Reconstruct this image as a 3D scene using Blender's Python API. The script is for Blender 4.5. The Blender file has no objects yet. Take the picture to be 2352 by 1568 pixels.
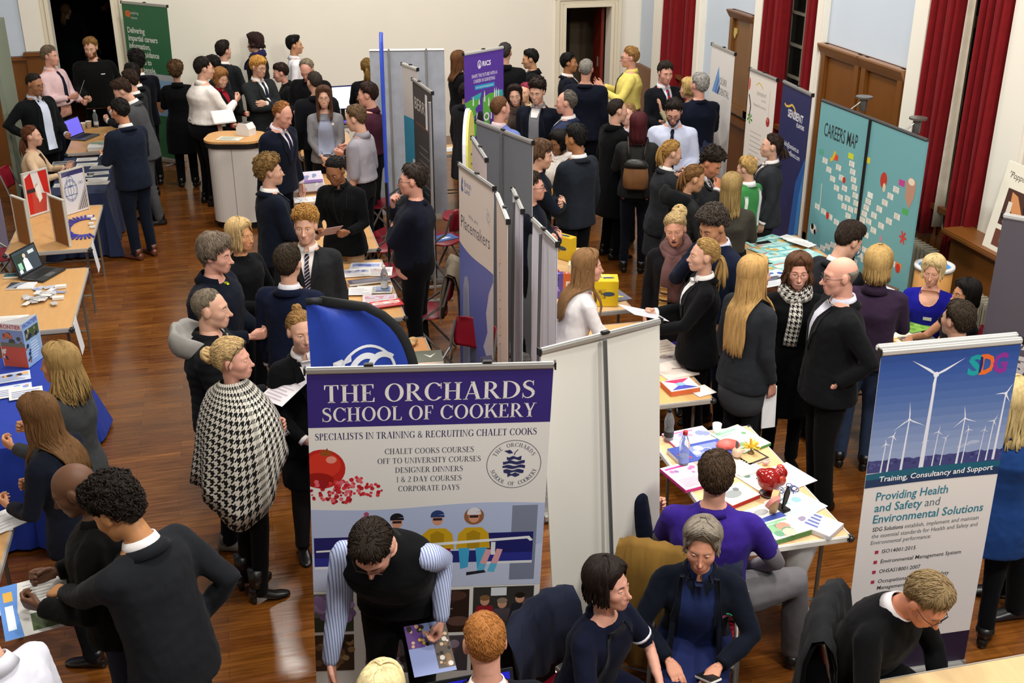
import bpy,bmesh,math,random
import numpy as np
from mathutils import Vector,Matrix,noise
from mathutils.bvhtree import BVHTree
random.seed(7)
scene=bpy.context.scene
COL=scene.collection
# ------------------------------------------------------------------ camera
F_PX,PITCH,YAW,EYE=2631.0,math.radians(23.7),math.radians(13.8),4.25
cam_data=bpy.data.cameras.new('camera')
cam_data.sensor_width=36.0
cam_data.lens=F_PX/2352*36.0
cam_data.clip_start=0.05
camera=bpy.data.objects.new('camera',cam_data)
camera.location=(0,0,EYE)
camera.rotation_euler=(math.pi/2-PITCH,0,-YAW)
COL.objects.link(camera)
scene.camera=camera
# ------------------------------------------------------------------ view transform and exposure
scene.view_settings.view_transform='Standard'
scene.view_settings.look='None'
scene.view_settings.exposure=-0.08
scene.view_settings.gamma=1.0
scene.view_settings.use_curve_mapping=False
# ------------------------------------------------------------------ world: dim interior ambience
world=bpy.data.worlds.new('world')
scene.world=world
world.use_nodes=True
_bg=world.node_tree.nodes['Background']
_bg.inputs[0].default_value=(1.0,0.97,0.92,1)
_bg.inputs[1].default_value=0.24
# ------------------------------------------------------------------ hall lamps, all above the picture
def area_lamp(name,loc,size,power,color=(1,0.955,0.885),aim=None):
 d=bpy.data.lights.new(name,'AREA')
 d.shape='SQUARE'
 d.size=size
 d.energy=power
 d.color=color
 o=bpy.data.objects.new(name,d)
 o.location=loc
 if aim is not None:
  v=Vector(aim)-Vector(loc)
  o.rotation_euler=v.to_track_quat('-Z','Y').to_euler()
 COL.objects.link(o)
 return o
for _x in (0.2,4.0):
 for _y in (3.8,8.2,12.6):
  area_lamp('ceiling_lamp',(_x,_y,6.6),0.7,172)
area_lamp('ceiling_lamp',(2.2,15.2,6.6),0.7,150)
for _x,_e in ((1.4,170),(4.8,330)):
 area_lamp('ceiling_lamp',(_x,.2,6.9),0.8,_e,aim=(_x*.8+.4,6.0,1.2))
def spot_lamp(name,loc,aim,power,angle,blend,color=(1,0.95,0.87),size=0.12):
 d=bpy.data.lights.new(name,'SPOT')
 d.energy=power
 d.spot_size=math.radians(angle)
 d.spot_blend=blend
 d.shadow_soft_size=size
 d.color=color
 o=bpy.data.objects.new(name,d)
 o.location=loc
 o.rotation_euler=(Vector(aim)-Vector(loc)).to_track_quat('-Z','Y').to_euler()
 COL.objects.link(o)
 return o
spot_lamp('stage_spot',(4.6,6.3,6.4),(2.9,5.6,0.7),800,34,0.7)
# ------------------------------------------------------------------ pixel helper: where a sight line meets a height or a wall
_fw=Vector((math.sin(YAW)*math.cos(PITCH),math.cos(YAW)*math.cos(PITCH),-math.sin(PITCH)))
_rt=Vector((math.cos(YAW),-math.sin(YAW),0))
_up=_rt.cross(_fw)
def _ray(x,y):
 return _fw*F_PX+_rt*(x-1176)-_up*(y-784)
def at(x,y,z=0.0):
 d=_ray(x,y)
 return Vector((0,0,EYE))+d*((z-EYE)/d.z)
def on_x(x,y,X):
 d=_ray(x,y)
 return Vector((0,0,EYE))+d*(X/d.x)
def on_y(x,y,Y):
 d=_ray(x,y)
 return Vector((0,0,EYE))+d*(Y/d.y)
 # ------------------------------------------------------------------ materials
def lin(c):
 if isinstance(c,str):
  c=c.lstrip('#')
  c=[int(c[i:i+2],16)/255 for i in (0,2,4)]
  c=[v/12.92 if v <= 0.04045 else ((v+0.055)/1.055) ** 2.4 for v in c]
 return (c[0],c[1],c[2],1)
MATS={}
def mat(color,rough=0.6,kind='plain',spec=0.3,metal=0.0,emit=0.0,alpha=1.0):
 key=(str(color),rough,kind,spec,metal,emit,alpha)
 if key in MATS:
  return MATS[key]
 m=bpy.data.materials.new('%s_%d' % (kind,len(MATS)))
 m.use_nodes=True
 nt=m.node_tree
 N,L=nt.nodes,nt.links
 b=N['Principled BSDF']
 c=lin(color)
 b.inputs['Base Color'].default_value=c
 b.inputs['Roughness'].default_value=rough
 b.inputs['Metallic'].default_value=metal
 b.inputs['Specular IOR Level'].default_value=spec
 if emit:
  b.inputs['Emission Color'].default_value=c
  b.inputs['Emission Strength'].default_value=emit
 if kind in ('cloth','hair','skin','paper','wood','velvet','leather','knit','plaster','stripe','hound','quilt','tiestripe','tietwo'):
  tc=N.new('ShaderNodeTexCoord')
  mp=N.new('ShaderNodeMapping')
  L.new(tc.outputs['Object'],mp.inputs[0])
  nz=N.new('ShaderNodeTexNoise')
  L.new(mp.outputs[0],nz.inputs['Vector'])
  mix=N.new('ShaderNodeMix')
  mix.data_type='RGBA'
  sc,dt,lo,hi,bump={'cloth': (9,6,.78,1.2,.25),'hair': (60,3,.5,1.5,.7),'skin': (22,3,.9,1.08,.05),
   'paper': (5,3,.94,1.03,0),'wood': (5,6,.85,1.12,.02),'velvet': (14,4,.75,1.2,.2),
   'leather': (20,6,.75,1.35,.3),'knit': (40,6,.75,1.25,.5),'plaster': (2.2,5,.965,1.03,.03),
   'stripe': (9,3,.95,1.05,.2),'hound': (4,3,.9,1.05,.2),'quilt': (9,3,.85,1.15,.3),
   'tiestripe': (4,3,.9,1.1,.1),'tietwo': (4,3,.9,1.1,.1)}[kind]
  nz.inputs['Scale'].default_value=sc
  nz.inputs['Detail'].default_value=dt
  if kind == 'hair':
   mp.inputs['Scale'].default_value=(1,1,.16)
  if kind == 'wood':
   mp.inputs['Scale'].default_value=(6,1,1)
  mix.inputs[6].default_value=tuple(min(1,v*lo) for v in c[:3])+(1,)
  mix.inputs[7].default_value=tuple(min(1,v*hi) for v in c[:3])+(1,)
  L.new(nz.outputs['Fac'],mix.inputs[0])
  out=mix.outputs[2]
  def mth(op,a,bb=None):
   n=N.new('ShaderNodeMath')
   n.operation=op
   for i,v in enumerate((a,bb)):
    if v is None:
     continue
    if isinstance(v,(int,float)):
     n.inputs[i].default_value=v
    else:
     L.new(v,n.inputs[i])
   return n.outputs[0]
  if kind in ('stripe','hound','tiestripe','tietwo'):
   sep=N.new('ShaderNodeSeparateXYZ')
   if kind == 'hound':
    L.new(tc.outputs['UV'],sep.inputs[0])
    u,v=mth('MULTIPLY',sep.outputs[0],1.0),mth('MULTIPLY',sep.outputs[1],1.0)
    cu=mth('GREATER_THAN',mth('FRACT',mth('MULTIPLY',u,.5)),.5)
    cv=mth('GREATER_THAN',mth('FRACT',mth('MULTIPLY',v,.5)),.5)
    tw=mth('GREATER_THAN',mth('FRACT',mth('MULTIPLY',mth('ADD',u,v),1.0)),.5)
    a=mth('MULTIPLY',cu,tw)
    bb=mth('MULTIPLY',cv,mth('SUBTRACT',1.0,tw))
    fac=mth('ADD',a,bb)
    other=lin('#0c0c0e')
   elif kind == 'stripe':
    L.new(tc.outputs['Object'],sep.inputs[0])
    fac=mth('GREATER_THAN',mth('FRACT',mth('MULTIPLY',mth('ADD',sep.outputs[0],mth('MULTIPLY',sep.outputs[1],.5)),75)),.62)
    other=lin('#6f7fae')
   else:
    L.new(tc.outputs['Object'],sep.inputs[0])
    k=38 if kind == 'tiestripe' else 16
    fac=mth('GREATER_THAN',mth('FRACT',mth('MULTIPLY',mth('ADD',sep.outputs[2],mth('MULTIPLY',sep.outputs[0],.8)),k)),.8 if kind == 'tiestripe' else .5)
    other=lin('#c9c4cc') if kind == 'tiestripe' else lin('#b3152e')
   m2=N.new('ShaderNodeMix')
   m2.data_type='RGBA'
   L.new(fac,m2.inputs[0])
   L.new(out,m2.inputs[6])
   m2.inputs[7].default_value=other
   out=m2.outputs[2]
  L.new(out,b.inputs['Base Color'])
  if bump:
   bp=N.new('ShaderNodeBump')
   bp.inputs['Strength'].default_value=bump
   bp.inputs['Distance'].default_value=0.004 if kind != 'plaster' else .01
   L.new(nz.outputs['Fac'],bp.inputs['Height'])
   L.new(bp.outputs[0],b.inputs['Normal'])
  if kind in ('cloth','velvet','knit'):
   b.inputs['Sheen Weight'].default_value=.03
   b.inputs['Sheen Roughness'].default_value=.5
  if kind == 'skin':
   b.inputs['Subsurface Weight'].default_value=.08
   b.inputs['Subsurface Radius'].default_value=(.01,.004,.002)
   b.inputs['Subsurface Scale'].default_value=.5
 if alpha < 1:
  b.inputs['Transmission Weight'].default_value=1-alpha
  b.inputs['IOR'].default_value=1.2
 MATS[key]=m
 return m
def cloth(c,r=.9):
 v=lin(c)[:3]
 k=.55+.45*min(1,max(v)/.12)       # black wool and suiting take in nearly all light
 return mat(tuple(round(x*k,5) for x in v),r,'cloth',.08)
 # ------------------------------------------------------------------ object helpers
def mesh_obj(name,V,F,mats,parent=None,smooth=False,mi=None,uv=None):
 me=bpy.data.meshes.new(name)
 me.from_pydata([tuple(v) for v in V],[],[tuple(int(i) for i in f) for f in F])
 if not isinstance(mats,(list,tuple)):
  mats=[mats]
 for m in mats:
  me.materials.append(m)
 if smooth:
  me.polygons.foreach_set('use_smooth',[True]*len(me.polygons))
 if mi is not None:
  me.polygons.foreach_set('material_index',[int(i) for i in mi])
 if uv is not None:
  ul=me.uv_layers.new(name='uv')
  for lp in me.loops:
   ul.data[lp.index].uv=uv[lp.vertex_index]
 me.update()
 o=bpy.data.objects.new(name,me)
 COL.objects.link(o)
 if parent is not None:
  o.parent=parent
 return o
def tag(o,label,cat,group=None,kind=None):
 o['label']=label
 o['category']=cat
 if group:
  o['group']=group
 if kind:
  o['kind']=kind
 return o
def thing(name,label,cat,loc=(0,0,0),rz=0.0,group=None):
 o=bpy.data.objects.new(name,None)
 o.empty_display_size=.1
 COL.objects.link(o)
 o.location=loc
 o.rotation_euler=(0,0,rz)
 return tag(o,label,cat,group)
def copy_tree(o,parent=None):
 c=o.copy()
 COL.objects.link(c)
 c.parent=parent
 for ch in list(o.children):
  copy_tree(ch,c)
 return c
class MB:
 """collects shapes, links them as one mesh object"""
 def __init__(s):
  s.V,s.F,s.M=[],[],[]
  s.m=0
 def add(s,V,F,M=None):
  b=len(s.V)
  s.V += [tuple(v) for v in V]
  s.F += [tuple(int(i)+b for i in f) for f in F]
  s.M += [s.m]*len(F) if M is None else list(M)
  return s
 def box(s,c,d,rz=0.0,bev=0.0,mtx=None):
  x,y,z=d[0]/2,d[1]/2,d[2]/2
  if bev:
   bm=bmesh.new()
   bmesh.ops.create_cube(bm,size=1)
   bmesh.ops.scale(bm,vec=d,verts=bm.verts)
   bmesh.ops.bevel(bm,geom=bm.edges[:],offset=bev,segments=2,affect='EDGES')
   bm.verts.index_update()
   V=[v.co.copy() for v in bm.verts]
   Fs=[[v.index for v in f.verts] for f in bm.faces]
   bm.free()
  else:
   V=[Vector(p) for p in ((-x,-y,-z),(x,-y,-z),(x,y,-z),(-x,y,-z),(-x,-y,z),(x,-y,z),(x,y,z),(-x,y,z))]
   Fs=[(3,2,1,0),(4,5,6,7),(0,1,5,4),(1,2,6,5),(2,3,7,6),(3,0,4,7)]
  R=mtx if mtx is not None else Matrix.Rotation(rz,3,'Z')
  return s.add([R @ v+Vector(c) for v in V],Fs)
 def tube(s,pts,r,n=8,cap=True):
  V,Fs=loft_tube(pts,r if hasattr(r,'__len__') else [r]*len(pts),n,cap)
  return s.add(V,Fs)
 def lathe(s,c,prof,n=20):
  V,Fs=[],[]
  for (r,z) in prof:
   for k in range(n):
    a=2*math.pi*k/n
    V.append((c[0]+r*math.cos(a),c[1]+r*math.sin(a),c[2]+z))
  for i in range(len(prof)-1):
   for k in range(n):
    k2=(k+1) % n
    Fs.append((i*n+k,i*n+k2,(i+1)*n+k2,(i+1)*n+k))
  Fs.append(tuple(range(n-1,-1,-1)))
  Fs.append(tuple((len(prof)-1)*n+k for k in range(n)))
  return s.add(V,Fs)
 def prism(s,poly,z0,z1,f=None):
  """extrude a plan polygon; f maps (x,y,z)"""
  f=f or (lambda x,y,z: (x,y,z))
  n=len(poly)
  V=[f(x,y,z0) for x,y in poly]+[f(x,y,z1) for x,y in poly]
  Fs=[tuple(range(n-1,-1,-1)),tuple(range(n,2*n))]+[(i,(i+1) % n,n+(i+1) % n,n+i) for i in range(n)]
  return s.add(V,Fs)
 def build(s,name,mats,parent=None,smooth=False):
  return mesh_obj(name,s.V,s.F,mats,parent,smooth,s.M)
def loft_tube(pts,radii,n=10,cap=True,flat=1.0,side=None):
 P=[Vector(p) for p in pts]
 V,Fs=[],[]
 t0=(P[1]-P[0]).normalized()
 ref=Vector(side) if side is not None else (Vector((1,0,0)) if abs(t0.x) < .8 else Vector((0,1,0)))
 for i,p in enumerate(P):
  t=(P[min(i+1,len(P)-1)]-P[max(i-1,0)])
  if t.length < 1e-9:
   t=t0.copy()
  t.normalize()
  a=ref-t*ref.dot(t)
  if a.length < 1e-6:
   a=t.orthogonal()
  a.normalize()
  ref=a
  b=t.cross(a)
  r=radii[i]
  for k in range(n):
   w=2*math.pi*k/n
   V.append(p+a*(r*math.cos(w))+b*(r*flat*math.sin(w)))
 m=len(P)
 for i in range(m-1):
  for k in range(n):
   k2=(k+1) % n
   Fs.append((i*n+k,i*n+k2,(i+1)*n+k2,(i+1)*n+k))
 if cap:
  Fs.append(tuple(range(n-1,-1,-1)))
  Fs.append(tuple((m-1)*n+k for k in range(n)))
 return V,Fs
def ball_tube(pts,radii,n=10):
 """tube with rounded ends"""
 P=[Vector(p) for p in pts]
 R=list(radii)
 d0=(P[0]-P[1]).normalized()
 d1=(P[-1]-P[-2]).normalized()
 pre=[(P[0]+d0*R[0]*.95,R[0]*.3),(P[0]+d0*R[0]*.7,R[0]*.72)]
 post=[(P[-1]+d1*R[-1]*.7,R[-1]*.72),(P[-1]+d1*R[-1]*.95,R[-1]*.3)]
 return loft_tube([p for p,_ in pre]+P+[p for p,_ in post],[r for _,r in pre]+R+[r for _,r in post],n)
def rings(rows,n=20,pw=2.0):
 """rows: (x, y, z, half width, half depth) -> closed loft of super-ellipses"""
 V,Fs=[],[]
 for (x,y,z,w,d) in rows:
  for k in range(n):
   a=2*math.pi*k/n
   c,s_=math.cos(a),math.sin(a)
   e=2.0/pw
   V.append(Vector((x+w*math.copysign(abs(c) ** e,c),y+d*math.copysign(abs(s_) ** e,s_),z)))
 m=len(rows)
 for i in range(m-1):
  for k in range(n):
   k2=(k+1) % n
   Fs.append((i*n+k,i*n+k2,(i+1)*n+k2,(i+1)*n+k))
 Fs.append(tuple(range(n-1,-1,-1)))
 Fs.append(tuple((m-1)*n+k for k in range(n)))
 return V,Fs
class Soup:
 """overlapping closed shapes that a remesh fuses into one skin"""
 def __init__(s):
  s.V,s.F=[],[]
 def add(s,VF):
  b=len(s.V)
  s.V += [tuple(v) for v in VF[0]]
  s.F += [tuple(i+b for i in f) for f in VF[1]]
def batch_remesh(jobs):
 """jobs: (V, F, voxel, smooth iterations) -> list of (V array, F list), one evaluation for all"""
 obs=[]
 for V,Fs,vox,it in jobs:
  me=bpy.data.meshes.new('tmp')
  me.from_pydata([tuple(v) for v in V],[],Fs)
  o=bpy.data.objects.new('tmp',me)
  COL.objects.link(o)
  m=o.modifiers.new('r','REMESH')
  m.mode='VOXEL'
  m.voxel_size=vox
  if it:
   sm=o.modifiers.new('s','SMOOTH')
   sm.iterations=it
   sm.factor=.5
  obs.append(o)
 dg=bpy.context.evaluated_depsgraph_get()
 out=[]
 for o in obs:
  e=o.evaluated_get(dg)
  me=e.to_mesh()
  co=np.empty(len(me.vertices)*3)
  me.vertices.foreach_get('co',co)
  out.append((co.reshape(-1,3),[tuple(p.vertices) for p in me.polygons]))
  e.to_mesh_clear()
 for o in obs:
  me=o.data
  bpy.data.objects.remove(o)
  bpy.data.meshes.remove(me)
 return out
 # ------------------------------------------------------------------ the hall
BACK,RIGHT=17.4,6.35
def struct(name,mb,mats,smooth=False,parent=None):
 o=mb.build(name,mats,parent,smooth)
 if parent is None:
  o['kind']='structure'
 return o
def floor_material():
 m=bpy.data.materials.new('floorboards')
 m.use_nodes=True
 N,L=m.node_tree.nodes,m.node_tree.links
 b=N['Principled BSDF']
 tc=N.new('ShaderNodeTexCoord')
 br=N.new('ShaderNodeTexBrick')
 L.new(tc.outputs['Object'],br.inputs['Vector'])
 br.inputs['Scale'].default_value=1
 br.inputs['Brick Width'].default_value=.62
 br.inputs['Row Height'].default_value=.085
 br.inputs['Mortar Size'].default_value=.0014
 br.inputs['Mortar Smooth'].default_value=.3
 br.inputs['Bias'].default_value=-.1
 br.inputs['Color1'].default_value=lin('#6b3c13')
 br.inputs['Color2'].default_value=lin('#82501d')
 br.inputs['Mortar'].default_value=lin('#44260f')
 mp=N.new('ShaderNodeMapping')
 mp.inputs['Scale'].default_value=(1.2,14,1)
 L.new(tc.outputs['Object'],mp.inputs[0])
 nz=N.new('ShaderNodeTexNoise')
 nz.inputs['Scale'].default_value=3
 nz.inputs['Detail'].default_value=8
 L.new(mp.outputs[0],nz.inputs['Vector'])
 mx=N.new('ShaderNodeMix')
 mx.data_type='RGBA'
 mx.blend_type='MULTIPLY'
 mx.inputs[0].default_value=.75
 L.new(br.outputs['Color'],mx.inputs[6])
 cr=N.new('ShaderNodeValToRGB')
 cr.color_ramp.elements[0].color=(.45,.40,.36,1)
 cr.color_ramp.elements[0].position=.3
 cr.color_ramp.elements[1].color=(1.25,1.2,1.1,1)
 cr.color_ramp.elements[1].position=.7
 L.new(nz.outputs['Fac'],cr.inputs[0])
 L.new(cr.outputs[0],mx.inputs[7])
 n2=N.new('ShaderNodeTexNoise')
 n2.inputs['Scale'].default_value=.9
 n2.inputs['Detail'].default_value=5
 L.new(tc.outputs['Object'],n2.inputs['Vector'])
 m2=N.new('ShaderNodeMix')
 m2.data_type='RGBA'
 m2.blend_type='MULTIPLY'
 m2.inputs[0].default_value=.5
 c2=N.new('ShaderNodeValToRGB')
 c2.color_ramp.elements[0].color=(.5,.45,.42,1)
 c2.color_ramp.elements[0].position=.35
 c2.color_ramp.elements[1].color=(1.1,1.1,1.1,1)
 c2.color_ramp.elements[1].position=.62
 L.new(n2.outputs['Fac'],c2.inputs[0])
 L.new(mx.outputs[2],m2.inputs[6])
 L.new(c2.outputs[0],m2.inputs[7])
 L.new(m2.outputs[2],b.inputs['Base Color'])
 mr=N.new('ShaderNodeMapRange')
 mr.inputs[1].default_value=.3
 mr.inputs[2].default_value=.7
 mr.inputs[3].default_value=.16
 mr.inputs[4].default_value=.34
 L.new(nz.outputs['Fac'],mr.inputs[0])
 L.new(mr.outputs[0],b.inputs['Roughness'])
 b.inputs['Specular IOR Level'].default_value=.5
 b.inputs['Coat Weight'].default_value=.25
 b.inputs['Coat Roughness'].default_value=.12
 bp=N.new('ShaderNodeBump')
 bp.inputs['Strength'].default_value=.25
 bp.inputs['Distance'].default_value=.002
 L.new(n2.outputs['Fac'],bp.inputs['Height'])
 L.new(bp.outputs[0],b.inputs['Normal'])
 return m
CREAM=mat('#e8e2d4',.7,'plaster')
WHITE=mat('#e9e4d8',.6,'plaster')
BLUE=mat('#c3cedb',.75,'plaster')
OAK=mat('#704318',.4,'wood',.4)
OAKD=mat('#5c3414',.4,'wood',.4)
RAIL=mat('#8a5f3c',.35,'wood',.5)
fl=MB()
fl.box((.2,10.5,-.06),(13.6,29,.12))
struct('floor',fl,floor_material())
# back wall with two door openings
dL0,dL1=on_y(125,100,BACK).x,on_y(266,100,BACK).x
pr=on_y(1300,18,BACK)
dR0,dR1,dRz=pr.x,on_y(1403,18,BACK).x,pr.z
HT=4.6
xl,xr=-5.6,RIGHT+.3
w=MB()
def wbox(mb,x0,x1,z0,z1,y0=BACK,y1=BACK+.22):
 mb.box(((x0+x1)/2,(y0+y1)/2,(z0+z1)/2),(x1-x0,y1-y0,z1-z0))
dLz=2.75
wbox(w,xl,dL0,0,HT)
wbox(w,dL0,dL1,dLz,HT)
wbox(w,dL1,dR0,0,HT)
wbox(w,dR0,dR1,dRz,HT)
wbox(w,dR1,xr,0,HT)
struct('wall_back',w,CREAM)
# architraves: stepped mouldings round both doors
def architrave(name,x0,x1,z1):
 t=MB()
 for k,(a,th) in enumerate(((.0,.05),(.055,.035),(.11,.055))):
  wd=.055
  for sx in (-1,1):
   xx=(x0-a-wd/2) if sx < 0 else (x1+a+wd/2)
   t.box((xx,BACK-th/2,(z1+a+wd)/2),(wd,th,z1+a+wd),bev=.006)
  t.box(((x0+x1)/2,BACK-th/2+.001,z1+a+wd/2),(x1-x0+2*a+2*wd,th,wd),bev=.006)
 struct(name,t,mat('#ded5bf',.45))
architrave('trim_1',dR0,dR1,dRz)
architrave('trim_2',dL0,dL1,dLz)
# pilaster strips and blue panel with wainscot on the far left
p=MB()
x0,x1=on_y(52,60,BACK).x,on_y(97,60,BACK).x
wbox(p,x0,x1,0,HT,BACK-.06,BACK)
struct('trim_3',p,WHITE)
p=MB()
xb=on_y(12,60,BACK).x-.6
wbox(p,xb,x0,0,HT,BACK-.03,BACK)
struct('trim_4',p,BLUE)
p=MB()
zt=on_y(50,128,BACK).z
wbox(p,xb,x0-.01,0,zt,BACK-.06,BACK-.03)
wbox(p,x0-.01,x1+.002,0,zt+.06,BACK-.1,BACK-.06)
wbox(p,xb,x0,zt-.05,zt,BACK-.11,BACK-.03)
wbox(p,x0-.03,x1+.01,zt+.01,zt+.06,BACK-.15,BACK-.06)
struct('trim_5',p,OAK)
# rooms seen through the doors
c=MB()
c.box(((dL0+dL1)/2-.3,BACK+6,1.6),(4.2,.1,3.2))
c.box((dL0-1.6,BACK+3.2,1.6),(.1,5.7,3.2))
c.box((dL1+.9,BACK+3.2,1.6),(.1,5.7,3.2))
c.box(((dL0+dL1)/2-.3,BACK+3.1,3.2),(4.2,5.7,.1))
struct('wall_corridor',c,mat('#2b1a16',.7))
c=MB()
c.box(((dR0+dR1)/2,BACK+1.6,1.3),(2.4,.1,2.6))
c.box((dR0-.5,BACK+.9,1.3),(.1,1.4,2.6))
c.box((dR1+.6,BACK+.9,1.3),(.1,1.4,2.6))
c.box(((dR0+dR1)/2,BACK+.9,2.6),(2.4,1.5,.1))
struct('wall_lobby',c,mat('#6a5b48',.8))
c=MB()
c.box((dR1-.05,BACK+.42,.95),(.05,.40,1.9),bev=.004)
d=struct('door_1',c,mat('#6b1d12',.35,'wood',.5))
c=MB()
c.box((dR1-.085,BACK+.34,.98),(.015,.03,.16),bev=.004)
c.build('door_plate',mat('#b9b2a4',.3,'plain',.5,.8),d)
c=MB()
c.box((dR0+.26,BACK+1.5,1.0),(.5,.06,2.0),bev=.004)
struct('door_2',c,mat('#17120f',.5,'wood'))
# right wall: bays of blue plaster with oak panels between pilasters, curtained windows in between
def yr(x,y):
 return on_x(x,y,RIGHT).y
SILL,WTOP=1.12,4.4
bays={'p1': (yr(1537,0),yr(1515,0)),'w1': (yr(1612,0),yr(1537,0)),'p2': (yr(1625,0),yr(1612,0)),'b2': (yr(1750,0),yr(1625,0)),'p3': (yr(1772,0),yr(1750,0)),
 'w2': (yr(1895,0),yr(1772,0)),'p4': (yr(1910,0),yr(1895,0)),'b3': (yr(2120,0),yr(1910,0)),'p5': (yr(2162,0),yr(2120,0)),'w3': (yr(2352,0),yr(2162,0)),
 'p6': (yr(2352,0)-.42,yr(2352,0)),'b4': (yr(2352,0)-3.5,yr(2352,0)-.42)}
w=MB()
def rbox(mb,y0,y1,z0,z1,x0,x1):
 mb.box(((x0+x1)/2,(y0+y1)/2,(z0+z1)/2),(x1-x0,abs(y1-y0),z1-z0))
rbox(w,bays['b4'][0],BACK+.3,0,HT,RIGHT+.42,RIGHT+.5)
for k in ('b2','b3','b4'):
 rbox(w,*bays[k],0,HT,RIGHT,RIGHT+.42)
rbox(w,bays['p1'][1],BACK,0,HT,RIGHT,RIGHT+.42)
for k in ('w1','w2','w3'):
 rbox(w,*bays[k],0,SILL,RIGHT+.05,RIGHT+.42)
struct('wall_right',w,BLUE)
for i,k in enumerate(('p1','p2','p3','p4','p5','p6')):
 p=MB()
 rbox(p,*bays[k],0,HT,RIGHT-.07,RIGHT+.42)
 rbox(p,bays[k][0]+.03,bays[k][1]-.03,0,HT,RIGHT-.095,RIGHT-.07)
 struct('trim_%d' % (6+i),p,WHITE)
 # wainscot, ledges and framed panels
def oak_panel(y0,y1,z0,z1,fr=.11):
 m=MB()
 rbox(m,y0,y1,z0,z1,RIGHT-.035,RIGHT+.001)
 for a,b,c_,d_ in ((y0,y0+fr,z0,z1),(y1-fr,y1,z0,z1),(y0,y1,z0,z0+fr)):
  m.box((RIGHT-.05,(a+b)/2,(c_+d_)/2),(.05,b-a,d_-c_),bev=.012)
 return m
def top_rail(m,y0,y1,z1,fr=.12):
 prof=[(.0,-fr),(-.05,-fr),(-.075,-fr*.6),(-.10,-fr*.15),(-.10,0),(.0,0)]
 n=len(prof)
 V=[(RIGHT-.02+a,y0-.02,z1+b) for a,b in prof]+[(RIGHT-.02+a,y1+.02,z1+b) for a,b in prof]
 m.add(V,[tuple(range(n)),tuple(range(2*n-1,n-1,-1))]+[(i,n+i,n+(i+1) % n,(i+1) % n) for i in range(n)])
zp3=on_x(1995,128,RIGHT).z
ym=yr(1992,125)
for nm,y0,y1 in (('trim_12',ym,bays['b3'][1]-.03),('trim_13',bays['b3'][0]+.03,ym-.03)):
 m=oak_panel(y0,y1,.0,zp3)
 o=struct(nm,m,OAK)
 m=MB()
 top_rail(m,y0,y1,zp3)
 m.build('rail',RAIL,o)
 # the noticeboard-like panel in bay two
a,b=on_x(1745,38,RIGHT),on_x(1690,20,RIGHT)
zb=on_x(1700,262,RIGHT).z
m=oak_panel(a.y,b.y,zb,b.z)
o=struct('trim_14',m,mat('#6f4820',.35,'wood',.5))
m=MB()
top_rail(m,a.y,b.y,b.z,.10)
m.build('rail',mat('#6b3d1a',.35,'wood',.5),o)
m=MB()
m.prism([(-.05,.06),(-.05,0),(0,-.07),(.05,0),(.05,.06)],-.008,.008,lambda x,y,z: (RIGHT-.045+z,b.y-.14-x,b.z-.28+y))
m.build('shield_emblem',mat('#b9a25a',.4,'plain',.5),o)
m=MB()
rbox(m,bays['b2'][0],bays['b2'][1],0,zb-.05,RIGHT-.035,RIGHT)
rbox(m,bays['b2'][0],bays['b2'][1],zb-.12,zb-.04,RIGHT-.1,RIGHT)
struct('trim_15',m,OAKD)
m=MB()
rbox(m,bays['p1'][1]+.0,BACK,0,on_x(1480,150,RIGHT).z,RIGHT-.06,RIGHT)
struct('trim_16',m,OAK)
zl=on_x(2252,560,RIGHT-.3).z
m=MB()
rbox(m,bays['b4'][0],bays['p6'][1]+.05,0,zl-.05,RIGHT-.28,RIGHT-.1)
m.box((RIGHT-.22,(bays['b4'][0]+bays['p6'][1]+.1)/2,zl-.025),(.30,bays['p6'][1]-bays['b4'][0]+.1,.05),bev=.012)
struct('trim_17',m,OAK)
m=MB()
rbox(m,bays['b4'][0],bays['b4'][1],zl,2.6,RIGHT-.03,RIGHT)
struct('trim_18',m,OAK)
m=MB()
for k in ('w1','w2','w3'):
 rbox(m,*bays[k],0,SILL-.05,RIGHT-.0,RIGHT+.05)
 rbox(m,*bays[k],SILL-.05,SILL,RIGHT-.06,RIGHT+.2)
 rbox(m,*bays[k],0,.2,RIGHT-.02,RIGHT+.0)
struct('trim_19',m,mat('#6d3f18',.4,'wood',.4))
# sash windows, night behind them
for i,k in enumerate(('w1','w2','w3')):
 y0,y1=bays[k]
 m=MB()
 X=RIGHT+.24
 rbox(m,y0,y0+.10,SILL,WTOP,X-.05,X+.05)
 rbox(m,y1-.10,y1,SILL,WTOP,X-.05,X+.05)
 rbox(m,y0,y1,SILL,SILL+.14,X-.05,X+.05)
 n=max(3,round((y1-y0-.2)/.32))
 for q in range(1,n):
  yy=y0+.1+(y1-y0-.2)*q/n
  rbox(m,yy-.014,yy+.014,SILL,WTOP,X-.02,X+.02)
 for q in range(1,9):
  zz=SILL+.14+q*.37
  t=.05 if q == 4 else .014
  rbox(m,y0+.1,y1-.1,zz-t,zz+t,X-.025,X+.025)
 wn=struct('window_%d' % (i+1),m,mat('#cfc6b0',.4))
 m=MB()
 rbox(m,y0,y1,SILL,WTOP,X+.005,X+.012)
 m.build('pane',mat('#0c0f10',.08,'plain',.6),wn)
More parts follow.
